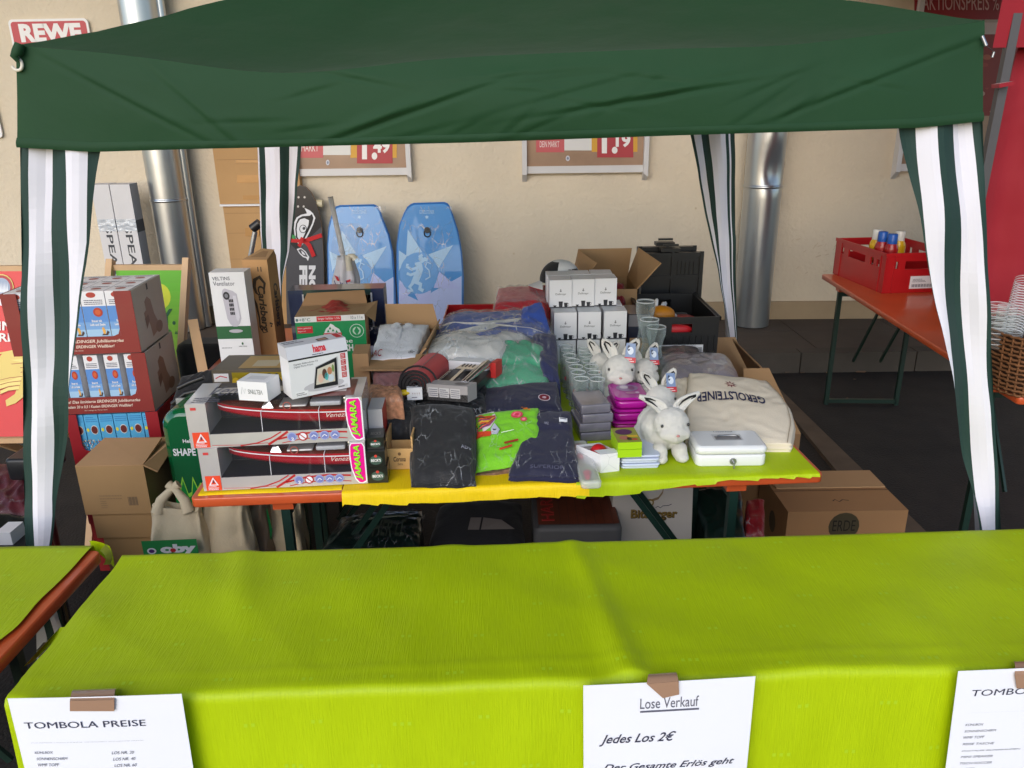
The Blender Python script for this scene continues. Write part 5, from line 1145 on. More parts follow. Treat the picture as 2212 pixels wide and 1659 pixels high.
# =================================================================== RIGHT HALF OF THE PRIZE TABLE
# ---- tumblers
gp = [(.0, .004), (.024, .004), (.0265, .0), (.029, .004), (.0295, .02), (.031, .17), (.0315, .175), (.0295, .175), (.0285, .17), (.0265, .022), (0, .018)]
def tumbler():
    t = thing('tumbler', '', 'glass'); mb = MB(); mb.lathe(gp, GLASS, n=24); mb.build('glass_body', t); mb = MB(); mb.lathe([(.0298, .172), (.0322, .174), (.0318, .1765), (.0298, .175)], RIM, n=24); mb.lathe([(.02, .0005), (.0285, .001), (.0285, .006), (.022, .0065)], RIM, n=24); mb.build('rim_glint', t)
    mb = MB(); R = .0316
    for a0, c in ((-1.9, (190, 40, 50)), (-1.2, (60, 60, 70))):
        P = [(R*math.cos(a0+.22*math.cos(q)), R*math.sin(a0+.22*math.cos(q)), .075+.010*math.sin(q)) for q in [k*.524 for k in range(12)]]; mb.face(P, K(*c), True)
    for k in range(4): a = -1.62+.06*k; mb.face([(R*math.cos(a), R*math.sin(a), .05), (R*math.cos(a+.04), R*math.sin(a+.04), .05), (R*math.cos(a+.04), R*math.sin(a+.04), .066), (R*math.cos(a), R*math.sin(a), .066)], K(50, 50, 60))
    mb.build('round_emblem', t); return t
tp = tumbler(); zr = TT+.178
px = [(1223, 745), (1227, 755), (1231, 766), (1237, 777), (1244, 790), (1249, 802), (1256, 816), (1262, 752), (1266, 765), (1272, 778), (1278, 790), (1285, 803), (1290, 817)]
ords = ['farthest', 'second farthest', 'third farthest', 'middle', 'third nearest', 'second nearest', 'nearest']
for i, (x, y) in enumerate(px):
    o = tp if i == 0 else copy_tree(tp); A = G(x, y, zr); o.location = (A.x, A.y, TT); o.rotation_euler = (0, 0, .3*math.sin(i*2.3))
    if i < 7: tag(o, ords[i]+' straight glass tumbler in the left row, next to the navy clothes', 'glass', 'straight glass tumblers')
    else: tag(o, ['farthest', 'second farthest', 'third farthest', 'third nearest', 'second nearest', 'nearest'][i-7]+' straight glass tumbler in the right row, next to the toy rabbits', 'glass', 'straight glass tumblers')
# ---- white mug boxes
def dec(mb, F, w, d, h):
    Q = F['front']; mb.text(Q, 'Dallmayr', .27, .44, .75, .53, K(60, 60, 64), 1); D = K(34, 36, 44)
    mb.disc(Q, .5, .60, .045, .03, K(130, 130, 134), 1); mb.disc(Q, .5, .65, .025, .03, K(150, 150, 154), 1); mb.rect(Q, 0, 0, 1, .035, D, 1)
    mb.mark(Q, [(.43, .035), (.58, .035), (.60, .23), (.41, .23)], D, 2); mb.mark(Q, [(.67, .035), (.80, .035), (.82, .18), (.65, .18)], D, 2); mb.mark(Q, [(.20, .035), (.28, .035), (.32, .09), (.16, .09)], D, 2)
    mb.stroke(Q, [(.81, .16), (.87, .15), (.87, .10), (.80, .06)], .014, D, 2)
    mb.rect(F['right'], 0, 0, 1, .035, D, 1); mb.rect(F['left'], 0, 0, 1, .035, D, 1)
def plain(mb, F, w, d, h):
    for f in ('right', 'left'): mb.rect(F[f], 0, 0, 1, .035, K(34, 36, 44), 1)
BW, BH = .1125, .141
xb = [V(1206, 738, 3.70), V(1258, 732, 3.70), V(1316, 729, 3.70)]
pos = ('left', 'middle', 'right')
zb0 = V(1250, 735, 3.70).z
z0 = zb0-BH-.001
def mugbox(x, y, z, lab, dc, rz=0): carton('mug_box', lab, 'box', (x, y, z), rz, BW, .116, BH, WHITE, group='white mug boxes', deco=dc)
X0 = V(1197, 738, 3.70).x; X1 = V(1249, 735, 3.70).x; X2 = V(1305, 732, 3.70).x
# what they stand on: a low carton hidden by the glasses
carton('base_carton', 'low white carton under the stacked mug boxes, mostly hidden by tumblers', 'box', (X0-.01, 3.69, TT), .01, X2+BW-X0+.02, .27, z0-TT-.001, WHITE)
for k, X in enumerate((X0, X1, X2)):
    mugbox(X-.004, 3.70+.004*k, z0, 'bottom row of the mug boxes, %s one behind the tumblers' % pos[k], plain, .01)
    mugbox(X, 3.705+.006*k, z0+BH+.001, 'middle row of the mug boxes, %s one at the front' % pos[k], dec, (.02, -.01, .0)[k])
    mugbox(X-.006, 3.83+.01*k, z0+BH+.001, 'middle row of the mug boxes, %s one in the rear' % pos[k], plain, (.0, .02, -.01)[k])
Y3 = 3.80; z3 = z0+2*BH+.003
for k, x in enumerate((1187, 1236, 1285)):
    X = V(x, 650, Y3).x; yy = Y3+.012*k; zc = V(x, 655, Y3).z
    mugbox(X, yy, z3, 'top row of the mug boxes, %s one at the front with cup symbols' % pos[k], dec, (.03, .01, .02)[k]); mugbox(X-.008, yy+.124, z3, 'top row of the mug boxes, %s one in the rear' % pos[k], plain, (.01, .03, -.02)[k])
# ---- cap on a small stack of red cloth
c = V(1210, 606, 4.16); t = thing('baseball_cap', 'white baseball cap with dark side panel and black lettering behind the mug boxes', 'cap', c)
mb = MB(); CW = cloth('white_twill', (216, 214, 216)); CB_ = cloth('black_twill', (30, 30, 34))
def dome(u, v):
    a = -math.pi+2*math.pi*u; e = v*math.pi/2; return (.112*math.cos(a)*math.cos(e), .10*math.sin(a)*math.cos(e), .115*math.sin(e)**.9)
mb.grid(dome, 32, 12, CW, True, lambda i, j: CB_ if i < 7 and j < 9 else CW); mb.build('crown', t)
mb = MB(); mb.grid(lambda u, v: (-.10-.075*v*math.sin(math.pi*u), -.09+.16*u-.03*v, -.005-.02*v+.01*math.sin(math.pi*u)), 14, 6, CW); mb.grid(lambda u, v: (-.10-.075*v*math.sin(math.pi*u), -.09+.16*u-.03*v, -.009-.02*v+.01*math.sin(math.pi*u)), 14, 6, mat('red_lining', (190, 30, 40), .9)); mb.build('peak', t)
mb = MB(); vs, fs = glyphs('BPM', .04, 0); mb.faces([(lambda a, e: (.114*math.cos(a)*math.cos(e), .102*math.sin(a)*math.cos(e), .117*math.sin(e)**.9))(-1.15+x*.85, .42+y*.22) for x, y in vs], fs, CB_); mb.build('lettering', t)
packed('red_clothing', 'red folded clothes carrying the white cap', 'clothing', [(1170, 690, 4.02), (1245, 690, 4.02), (1245, 616, 4.3), (1172, 616, 4.3)], .18, cloth('dark_red_fabric', (150, 20, 34)), 51, .0, .008, film=None, layers=3)
# ---- big open carton with raised flaps
Yc = 4.25; A = V(1247, 640, Yc); t = thing('open_carton', 'large open brown carton with tall raised flaps between mug boxes and black crates', 'box', (A.x, Yc, T+.002)); L = Vector(t.location)
zt = V(1300, 626, Yc).z-T; wc = V(1376, 640, Yc).x-A.x; mb = MB(); dC = .36
for x in ((0, wc, 0, .005), (0, wc, dC-.005, dC), (0, .005, .005, dC-.005), (wc-.005, wc, .005, dC-.005)): mb.box(x[0], x[1], x[2], x[3], 0, zt, CARD)
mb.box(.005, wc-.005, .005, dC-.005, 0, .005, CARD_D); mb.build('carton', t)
Yb = Yc+dC
flap('back_flap', [Vector((0, dC, zt)), Vector((wc, dC, zt)), V(1365, 536, Yb+.06)-L, V(1249, 538, Yb+.06)-L], t)
flap('left_flap', [Vector((0, .02, zt)), Vector((0, dC, zt)), V(1250, 540, Yb+.0)-L, V(1289, 568, Yc)-L][::-1], t)
flap('right_flap', [Vector((wc, .0, zt)), Vector((wc, dC, zt)), V(1380, 535, Yb-.02)-L, V(1428, 568, Yc-.08)-L], t)
# ---- stacked black folding crates standing upright
BLK = mat('black_crate_plastic', (26, 27, 30), .38, var=.2, bump=.08, bscale=60)
def folded(name, label, x0, x1, yt, Y, d, seed):
    A = V(x0, yt, Y); B = V(x1, yt, Y); w = B.x-A.x; h = A.z-T; t = thing(name, label, 'crate', (A.x, Y, T+.001), .02, 'folded black crates'); mb = MB(); s = .022
    mb.box(0, w, .012, d, 0, h-.01, BLK)
    for a in ((0, s), (w*.48, w*.52), (w-s, w)): mb.box(a[0], a[1], 0, .012, 0, h, BLK)
    for b in (0, h*.33, h*.62, h-.03): mb.box(s, w-s, .003, .012, b, b+.024, BLK)
    for k in range(5): mb.box(w*.58+k*.024, w*.59+k*.024, .004, .0115, h*.66, h*.86, BLK)
    mb.box(w*.3, w*.62, .0, d, h, h+.02, BLK); mb.build('crate_panel', t); mb = MB(); mb.bar((w*.35, d/2, h+.035), (w*.6, d/2, h+.035), .012, .012, BLK); mb.build('handle', t)
folded('folded_crate', 'folded black crate standing upright, the front one', 1388, 1522, 546, 4.50, .07, 1)
folded('folded_crate', 'folded black crate standing upright, the rear one with its handle showing', 1380, 1506, 533, 4.60, .07, 2)
# ---- open black crate
Yk = 3.80; A = V(1392, 754, Yk); B = V(1549, 753, Yk); zk = T+.004; w = B.x-A.x; h = zat(Vector((B.x, Yk, 0)), 685)-zk; d = .56
t = thing('black_crate', 'open black plastic crate with white barcode label holding pens and odds and ends', 'crate', (A.x, Yk, zk)); mb = MB(); s = .012
def wallp(mb, w, h, d, s, m, hole=True):
    # front with a grip hole
    hx0, hx1, hz0, hz1 = w*.36, w*.64, h*.62, h*.84
    for x0, x1, z0, z1 in ((0, w, 0, hz0), (0, hx0, hz0, hz1), (hx1, w, hz0, hz1), (0, w, hz1, h)): mb.box(x0, x1, 0, s, z0, z1, m); mb.box(x0, x1, d-s, d, z0, z1, m)
    mb.box(0, s, s, d-s, 0, h, m); mb.box(w-s, w, s, d-s, 0, h, m); mb.box(s, w-s, s, d-s, 0, s, m)
wallp(mb, w, h, d, s, BLK)
for k in range(12): mb.box(.01+k*(w-.03)/11, .018+k*(w-.03)/11, -.006, -.0002, .01, h*.55, BLK)
mb.box(-.008, w+.008, -.008, -.0003, h-.016, h+.004, BLK); mb.box(-.008, -.0003, -.008, d+.008, h-.016, h+.004, BLK); mb.box(w+.0003, w+.008, -.008, d+.008, h-.016, h+.004, BLK)
mb.build('crate_shell', t)
mb = MB(); Q = ((w*.18, -.0085, .0), (w*.80, -.0085, .0), (w*.80, -.0085, h*.34), (w*.18, -.0085, h*.34)); mb.rect(Q, 0, .05, 1, .95, K(222, 222, 226), 0); 
for i in range(14): mb.rect(Q, .12+i*.018, .25, .13+i*.018, .6, INK, 1)
mb.lines(Q, .42, .2, .75, .8, 3, INK2, 1, 4)
for i in range(9): mb.rect(Q, .80+i*.02, .3, .812+i*.02, .75, INK, 1)
mb.build('label', t); L = Vector(t.location)
def stick(name, lab, cat, a, b, Y, r, m):
    P0 = V(a[0], a[1], Y); P1 = V(b[0], b[1], Y+.03); t2 = tag(MB_tube(name, P0, P1, r, m), lab, cat); return t2
def MB_tube(name, P0, P1, r, m):
    mb = MB(); D = P1-P0; mb.tube([(0, 0, 0), D*.04, D*.9, D*.93, D], [r*.7, r, r, r*.7, r*.5], m, 10); return mb.build(name, None, P0)
WP = mat('white_plastic', (224, 224, 226), .35, coat=.3)
stick('marker_pen', 'white marker pen with blue tip standing in the black crate', 'pen', (1417, 668), (1419, 645), 4.0, .009, WP); stick('marker_pen', 'white marker pen leaning right in the black crate', 'pen', (1427, 668), (1434, 653), 4.02, .009, WP)
stick('marker_pen', 'second white marker pen leaning right, just behind the first', 'pen', (1432, 672), (1438, 652), 4.06, .009, WP); stick('white_rod', 'white rod lying across the black crate', 'rod', (1438, 668), (1462, 683), 3.95, .008, WP)
mb = MB(); c = V(1428, 680, 3.95); mb.ell((0, 0, 0), (.075, .05, .05), K(190, 120, 20)); tag(mb.build('orange_ball', None, c), 'orange round packet in the black crate', 'packet')
def vcup(): pass
mb = MB(); c = V(1477, 690, 4.0); mb.lathe([(0, 0), (.05, .005), (.06, .03), (.055, .045), (0, .05)], K(196, 40, 44), n=16); tag(mb.build('red_disc', None, c-Vector((0, 0, .03))), 'red round disc in the black crate', 'disc')
mb = MB(); c = V(1455, 712, 3.84); mb.ell((0, 0, 0), (.10, .02, .03), K(190, 30, 40)); tag(mb.build('red_pouch', None, c), 'red pouch seen through the grip hole of the black crate', 'pouch')
mb = MB(); c = V(1440, 690, 4.12); mb.rbox(-.10, .12, -.05, .05, -.04, .03, .02, BLACKC); tag(mb.build('black_pouch', None, c), 'black pouch at the back of the black crate', 'pouch')
# box with steel base left of the crate
A = V(1350, 742, 3.72); carton('dark_box', 'flat dark box with grey lid between mug boxes and stemmed glasses', 'box', (V(1356, 742, 3.80).x, 3.80, T+.003), 0, .11, .2, V(1356, 680, 3.80).z-T, mat('dark_navy_card', (34, 38, 56), .35, coat=.3), deco=lambda mb, F, w, d, h: mb.rect(F['front'], 0, .72, 1, .98, K(120, 116, 120)))
A = V(1366, 753, 3.62); carton('small_brown_box', 'flat brown carton with a blue packet on it behind the toy rabbits', 'box', (A.x, 3.62, TT), 0, V(1404, 753, 3.62).x-A.x, .1, V(1366, 742, 3.62).z-TT, CARD)
# ---- stemmed beer glasses stacked
SG = [(0, .0), (.032, .0), (.033, .004), (.012, .012), (.008, .03), (.012, .055), (.030, .085), (.034, .115), (.030, .15), (.027, .165), (.034, .21), (.044, .25), (.043, .285), (.042, .285), (.043, .25), (.032, .21), (.025, .165), (.028, .15), (.032, .115), (.028, .088), (0, .07)]
labs = ['tallest stemmed glass by the black crate, rear left', 'stemmed glass by the black crate, front left', 'shorter stemmed glass by the black crate, front right']
for i, (x, y, Y, s) in enumerate(((1395, 651, 3.60, 1.0), (1403, 690, 3.50, .86), (1418, 706, 3.46, .80))):
    c = V(x, y, Y); t = thing('stemmed_glass', labs[i], 'glass', (c.x, c.y, TT), 0, 'stemmed beer glasses'); k = (c.z-TT)/.285; mb = MB(); mb.lathe([(r*1.05, z*k) for r, z in SG], GLASS, n=24); mb.build('glass_bowl', t); mb = MB(); mb.lathe([(.0425, .282*k), (.0458, .284*k), (.0452, .288*k), (.0425, .287*k)], RIM, n=24); mb.build('rim_glint', t)
# ---- grey plastic sheeting
packed('grey_plastic_bag', 'pile of lilac grey plastic bags behind the canvas tote', 'plastic bag', [(1432, 838, 3.12), (1606, 838, 3.14), (1572, 775, 3.55), (1420, 768, 3.55)], .07, mat('grey_polythene', (138, 132, 142), .3, var=.2, vscale=4, bump=.5, bscale=12, dist=.02, coat=.5), 61, .05, .018, sc=6, item='folded_bags')
packed('grey_plastic_bag', 'small crumpled brownish plastic bag in front of the black crate', 'plastic bag', [(1412, 785, 3.52), (1516, 782, 3.56), (1512, 756, 3.74), (1425, 752, 3.74)], .04, mat('brownish_polythene', (104, 92, 92), .3, var=.3, vscale=8, bump=.5, bscale=12, dist=.02, coat=.5), 62, .03, .016, sc=9, item='folded_bags')
packed('patterned_cloth', 'white and grey patterned cloth scrap on the plastic bags in front of the black crate', 'cloth', [(1405, 766, 3.66), (1512, 764, 3.66), (1505, 752, 3.74), (1418, 750, 3.74)], .02, mat('speckled_cloth', (170, 150, 154), .8, var=.5, vscale=40), 63, .01, .01, film=None)
mb = MB()
# ---- lunch boxes
PUR = mat('purple_plastic', (176, 22, 150), .28, coat=.5, var=.06)
A, w, rz = base_px((1324, 930), (1397, 928), TT); ww = w; d = .19
zt_ = [zat(A, 930), zat(A, 902), zat(A, 882), zat(A, 860)]
hh = (zat(A, 862)-TT)/2.45; z = TT
labs = ['lowest purple lunch box of the stack', 'middle purple lunch box of the stack', 'top purple lunch box with a picture on its lid']
for i in range(3):
    hb = hh*(.62 if i == 0 else .90); t = thing('lunch_box', labs[i], 'lunch box', (A.x+.004*i, A.y+.003*i, z), rz+.01*i, 'purple lunch boxes')
    mb = MB(); mb.rbox(0, w, 0, d, 0, hb*.70, .028, PUR, .01, taper=.003); mb.build('tub', t)
    mb = MB(); mb.rbox(-.003, w+.003, -.003, d+.003, hb*.70, hb*.98, .030, PUR, .008)
    if i == 2:
        Q = ((0, 0, hb*.98+.0006), (w, 0, hb*.98+.0006), (w, d, hb*.98+.0006), (0, d, hb*.98+.0006)); mb.disc(Q, .5, .62, .33, .22, K(150, 120, 160, .3)); mb.disc(Q, .42, .66, .14, .10, K(206, 196, 206, .3), 2); mb.disc(Q, .62, .6, .1, .12, K(130, 70, 120, .3), 2); mb.disc(Q, .56, .30, .2, .07, K(186, 120, 160, .3), 2); mb.disc(Q, .72, .30, .06, .06, K(220, 190, 215, .3), 3)
    mb.build('lid', t); z += hb+.001
# ---- stack of shrink wrapped booklets (behind where the sweets figure stood)
A, w, rz = base_px((1253, 960), (1325, 955), TT); zz_ = zat(A, 880)
for i in range(4):
    hq = (zz_-TT)/4; mb = MB(); mb.rbox(.003*i, w-.002*i, .0, .16, 0, hq-.0015, .006, mat('grey_wrapped_paper', (104, 102, 114), .25, var=.35, vscale=12, coat=.6), .004)
    tag(mb.build('wrapped_booklets', None, (A.x+(-1)**i*.004, A.y+.02, TT+hq*i), (0, 0, rz+.02*(i % 2))), ('lowest', 'second lowest', 'second highest', 'topmost')[i]+' shrink wrapped grey packet in the stack left of the purple lunch boxes', 'packet', 'shrink wrapped grey packets')
# ---- envelopes
A, w, rz = base_px((1342, 1014), (1424, 1012), TT); zE = TT
for i in range(5):
    mb = MB(); mb.rbox(0, w, 0, .20, 0, .0085, .012, mat('pale_blue_envelope', (196, 204, 226), .5, var=.05), .003); tag(mb.build('envelope_pack', None, (A.x+.004*math.sin(i*2.1), A.y+.003*math.cos(i*3), zE), (0, 0, rz+.015*math.sin(i*1.7))), ('bottom', 'second from the bottom', 'middle', 'second from the top', 'top')[i]+' pale blue flat packet under the small green boxes', 'packet', 'flat pale blue packets'); zE += .0105
packed('clear_bag', 'clear bag with purple leaflets beside the white toy rabbit', 'plastic bag', [(1388, 978, 2.56), (1420, 984, 2.56), (1402, 935, 2.72), (1380, 935, 2.72)], .01, mat('lilac_leaflet', (150, 120, 165), .4, var=.3, vscale=14), 71, .01, .006, item='leaflets')
# ---- two small green boxes
A, w, rz = base_px((1334, 989), (1386, 987), zE); h1 = zat(A, 972)-zE; GB2 = mat('lime_card', (160, 204, 22), .4, var=.05)
def dtop(mb, F, w, d, h):
    Q = F['top']; mb.rect(Q, 0, 0, 1, 1, K(150, 150, 60), 1); mb.disc(Q, .45, .70, .36, .20, K(84, 30, 84), 2); mb.disc(Q, .35, .30, .2, .14, K(180, 110, 90), 2); mb.rect(Q, .5, .32, .95, .46, K(220, 180, 40), 2); mb.disc(Q, .75, .18, .14, .06, K(190, 60, 50), 2); mb.disc(Q, .55, .22, .1, .1, K(70, 60, 40), 2)
carton('green_gift_box', 'lower of two small lime green boxes on the flat packets', 'box', A, rz, w, .13, h1-.001, GB2, 'small lime green boxes')
carton('green_gift_box', 'upper of two small lime green boxes, purple circle on its lid', 'box', (A.x, A.y+.002, A.z+h1), rz+.01, w, .13, zat(A, 957)-A.z-h1, GB2, 'small lime green boxes', deco=dtop)
# ---- white box with a red ball
A, w, rz = base_px((1297, 1022), (1338, 1018), TT); h = zat(A, 982)-TT; t = thing('ball_box', 'white open topped box with a red ball showing, in front of the lunch boxes', 'box', A, rz+.03); d = .13
P = [(0, 0, 0), (w, 0, 0), (w-.03, d, 0), (-.05, d, 0), (0, 0, h), (w, 0, h), (w-.03, d, h*.8), (-.05, d, h*.8)]; mb = MB(); WC = WHITE
mb.face([P[0], P[1], P[5], P[4]], WC); mb.face([P[3], P[0], P[4], P[7]], WC); mb.face([P[1], P[2], P[6], P[5]], WC); mb.face([P[2], P[3], P[7], P[6]], WC); mb.face([P[0], P[3], P[2], P[1]], WC)
mb.face([P[4], P[5], (w-.008, .04, h), (-.012, .04, h)], WC); mb.face([(-.045, d-.02, h*.8), (w-.034, d-.02, h*.8), P[6], P[7]], WC)
Q = (P[0], P[1], P[5], P[4]); mb.stroke(Q, [(0, 0), (.4, .45), (1, 0)], .012, K(190, 190, 196), 1, w/h); mb.stroke(Q, [(.4, .45), (.45, .8), (.3, 1)], .012, K(190, 190, 196), 1, w/h); mb.stroke(Q, [(.45, .8), (1, .95)], .012, K(190, 190, 196), 1, w/h)
mb.build('carton', t)
mb = MB(); mb.ell((w*.25, .075, h*.62), (.032, .032, .032), mat('red_rubber', (186, 26, 34), .35)); mb.build('ball', t)
mb = MB(); mb.face([(0, .04, h+.0008), (w-.01, .04, h+.0008), (w-.034, d-.02, h*.83), (-.04, d-.02, h*.83)], WINDOW); mb.build('film_window', t)
# ---- long clear case with red things
A = V(1256, 1058, 2.335); n0 = G(1276, 1052, TT+.008); n1 = G(1248, 966, TT+.008); t = thing('clear_case', 'long clear plastic case with red beads inside lying over the front table edge', 'case', n0, math.atan2(n1.y-n0.y, n1.x-n0.x)); Lc = (n1-n0).length
CASE = film_mat('frosted_case', (226, 216, 222), lo=.42, hi=.6, scale=4, rough=.2, bstr=.3)
mb = MB(); mb.rbox(-.02, Lc, -.035, .035, 0, .03, .014, CASE, .008); mb.build('case_shell', t)
mb = MB()
for k, (x, r_) in enumerate(((.08, .016), (.22, .02), (.26, .024), (.30, .022), (.40, .02), (.05, .012))):
    if x < Lc: mb.ell((x, .004*math.sin(k*3), .014), (r_, r_*.9, .011), K(200, 40, 56))
mb.build('red_beads', t)
# ---- cash box
A, w, rz = base_px((1503, 1009), (1655, 1007), TT); h = zat(A, 966)-TT; dd = G(1497, 929, TT+h).y-A.y; t = thing('cash_box', 'white metal cash box with recessed wire handle and key in its lock', 'cash box', A, rz)
CWm = mat('white_powder_coat', (222, 224, 226), .3, coat=.4, var=.02); mb = MB(); mb.rbox(0, w, 0, dd, 0, h*.56, .022, CWm, .006); mb.build('body', t)
mb = MB(); mb.rbox(-.002, w+.002, -.002, dd+.002, h*.575, h, .022, CWm, .012); Q = ((0, 0, h+.0005), (w, 0, h+.0005), (w, dd, h+.0005), (0, dd, h+.0005))
mb.rect(Q, .30, .36, .72, .72, K(190, 192, 196, .3), 0); mb.rect(Q, .325, .39, .695, .60, K(128, 126, 128, .3), 1); mb.text(Q, 'Losverkauf', .36, .84, .64, .90, INK, 1); lid = mb.build('lid', t)
mb = MB(); mb.tube([(w*.36, dd*.46, h+.002), (w*.36, dd*.52, h+.005), (w*.40, dd*.56, h+.006), (w*.62, dd*.56, h+.006), (w*.66, dd*.52, h+.005), (w*.66, dd*.46, h+.002)], .003, GREYM, 8); mb.build('wire_handle', lid)
mb = MB(); mb.tube([(w*.52, .002, h*.28), (w*.52, -.005, h*.28)], .012, GREYM, 18); mb.build('lock', t)
mb = MB(); mb.tube([(w*.52, -.005, h*.28), (w*.52, -.02, h*.28)], .003, GREYM, 8); mb.box(w*.52-.002, w*.52+.002, -.022, -.016, h*.02, h*.30, GREYM); mb.build('key', t)
# ---- tote
CAN = mat('natural_canvas', (224, 212, 192), .9, bump=.5, bscale=220, var=.05, vscale=5, dist=.002)
quad = [(1484, 944, 2.66), (1706, 958, 2.60), (1652, 822, 3.14), (1490, 806, 3.16)]
C4 = Pq(*quad); c = sum(C4, Vector())/4; base = Vector((c.x, c.y, TT)); t = thing('canvas_bag', 'natural canvas tote bag lying flat with dark lettering upside down', 'bag', base); Lq = [p-base for p in C4]
S0 = slab_fn(Lq, .022, .012, 81, 6)
def S(u, v, l=0): 
    p = S0(u, v, l); p.x += .05*math.sin(math.pi*v)*u+.0*v; p.y -= .03*math.sin(math.pi*u)*(1-v)*.5; return p
o = slab('bag_body', t, S, .05, CAN, 44, layers=3)
mb = MB(); DBL = K(30, 34, 74, .8)
wf = lambda u, v: (u, v-.16*(4*(u-.53)**2)*-1*-.6-.02*(u-.5)*0)
text_on(S, mb, 'GEROLSTEINER', .07, .49, .76, .63, DBL, 180, lambda u, v: (u, v-.30*(u-.42)**2), bold=.02, lift=.004); mb.build('lettering', o)
on(S, 'star_print', o, [([( 0.46+(.075 if k % 2 == 0 else .028)*math.cos(2*math.pi*k/16), .76+(.06 if k % 2 == 0 else .022)*math.sin(2*math.pi*k/16)) for k in range(16)], K(120, 50, 60, .8)), (disc_uv(.46, .76, .03, .6), K(196, 170, 156, .8))], .004)
mb = MB(); mb.grid(lambda u, v: S(.965+.002, v)+Vector((.0, 0, .003+.0*u))+Vector((.004*u, 0, 0)), 2, 30, K(160, 146, 126, .9)); mb.build('hem_seam', o)
C4 = Pq((1446, 880, 2.95), (1490, 880, 2.95), (1488, 818, 3.18), (1454, 822, 3.18)); S1 = slab_fn([p-base for p in C4], .02, .02, 83, 9); slab('gathered_handle', t, S1, .05, CAN, 24, layers=3)

# ---- white toy rabbits
FUR = mat('white_plush', (222, 220, 214), .98, bump=.8, bscale=420, var=.02, dist=.008, sheen=.3)
EYE = mat('black_glass_eye', (12, 12, 14), .1, coat=1)
def rabbit_mesh():
    P = [((0, .045, .078), (.076, .085, .074)), ((0, .10, .070), (.072, .07, .072)), ((0, -.045, .132), (.060, .056, .056)), ((0, -.078, .114), (.042, .040, .038)), ((0, -.005, .105), (.05, .055, .055)),
         ((-.034, -.045, .032), (.026, .034, .034)), ((.034, -.045, .032), (.026, .034, .034)), ((-.036, -.062, .018), (.024, .034, .018)), ((.036, -.062, .018), (.024, .034, .018)),
         ((-.062, .085, .035), (.030, .055, .040)), ((.062, .085, .035), (.030, .055, .040)), ((-.05, .03, .02), (.022, .045, .018)), ((.05, .03, .02), (.022, .045, .018)), ((0, .165, .07), (.026, .024, .026)), ((-.033, -.088, .112), (.02, .02, .02)), ((.033, -.088, .112), (.02, .02, .02))]
    me = blob(P, .0055)
    for v in me.vertices:
        n = v.normal; q = v.co*70; v.co += n*(.0022*noise.noise(q)+.0010*noise.noise(q*2.6))
    me.materials.append(FUR); me.polygons.foreach_set('use_smooth', [True]*len(me.polygons)); return me
RB = rabbit_mesh(); RB.name = 'body'
def ear_part(s, par, flop):
    mb = MB(); base = Vector((s*.026, -.035, .172)); L = .074
    def cen(v): return base+Vector((s*(.028*v+flop*.05*v*v), .022*v, L*v*(1-.35*flop*v)))
    mb.grid(lambda u, v: cen(v)+Vector(((u-.5)*2*.023*math.sin(math.pi*min(1, v*.85+.15))**.7, -.006*abs(2*u-1)**2, 0)), 8, 10, FUR); mb.grid(lambda u, v: cen(v)+Vector(((.5-u)*2*.023*math.sin(math.pi*min(1, v*.85+.15))**.7, .008-.006*abs(2*u-1)**2, 0)), 8, 10, FUR)
    for e in (-1, 1): mb.tube([cen(v)+Vector((e*.021*math.sin(math.pi*min(1, v*.85+.15))**.7, .002, 0)) for v in [k/9 for k in range(10)]], [.007]*10, FUR, 8)
    ear = mb.build('ear', par)
    mb = MB(); mb.tube([cen(v)+Vector((.010*e_, -.0055, 0)) for v, e_ in ((.25, -1), (.5, -1.1), (.75, -.9), (.88, 0), (.78, .9), (.6, 1.0))], [.001, .003, .0035, .003, .003, .001], mat('black_plush', (20, 20, 22), .95), 6); mb.build('inner_ear_line', ear)
def rabbit(label, loc, rz, tilt, sc, flop, tagside):
    t = thing('toy_rabbit', label, 'toy rabbit', loc, rz, 'white plush toy rabbits'); t.rotation_euler = (tilt, 0, rz); t.scale = (sc, sc, sc)
    b = bpy.data.objects.new('body', RB); COL.objects.link(b); b.parent = t
    for s in (-1, 1):
        mb = MB(); mb.ell((s*.044, -.086, .142), (.005, .0045, .006), EYE); mb.build('eye', t); ear_part(s, t, flop)
    mb = MB(); mb.ell((0, -.119, .118), (.006, .005, .004), mat('pink_nose', (190, 130, 126), .6)); mb.build('nose', t)
    if tagside:
        mb = MB(); x = tagside*.035; Q = ((x-.020, -.068, .165), (x+.020, -.070, .163), (x+.022, -.040, .232), (x-.014, -.038, .234))
        mb.face([Vector(Q[i]) for i in range(4)], K(120, 140, 176)); mb.face([Vector(Q[i])+Vector((0, .001, 0)) for i in (3, 2, 1, 0)], K(220, 220, 220)); mb.disc(Q, .5, .62, .3, .2, K(206, 214, 226)); mb.disc(Q, .3, .75, .15, .15, K(50, 60, 84)); mb.rect(Q, -.05, 0, 1.05, .28, K(186, 34, 44), 2); mb.lines(Q, .05, .03, .95, .25, 2, K(230, 210, 210), 3); mb.build('paper_tag', t)
    return t
g = G(1446, 1003, TT); rabbit('nearest white plush rabbit, facing the cash box, ears spread', (g.x, g.y+.085, TT), .12, .0, 1.08, .95, 0)
def rab_px(x, y, Y, lab, rz, tilt, sc, flop, ts): c = V(x, y, Y); return rabbit(lab, c, rz, tilt, sc, flop, ts)
def rab_t(x, yh, Y, lab, rz, sc, flop, ts):        # head centre at (x, yh); rests on what is below
    c = V(x, yh, Y); return rabbit(lab, (c.x, c.y+.045*sc, c.z-.135*sc), rz, 0, sc, flop, ts)
rab_t(1421, 860, 2.86, 'white plush rabbit with a red tag between purple boxes and canvas bag', .25, 1.0, .3, 1)
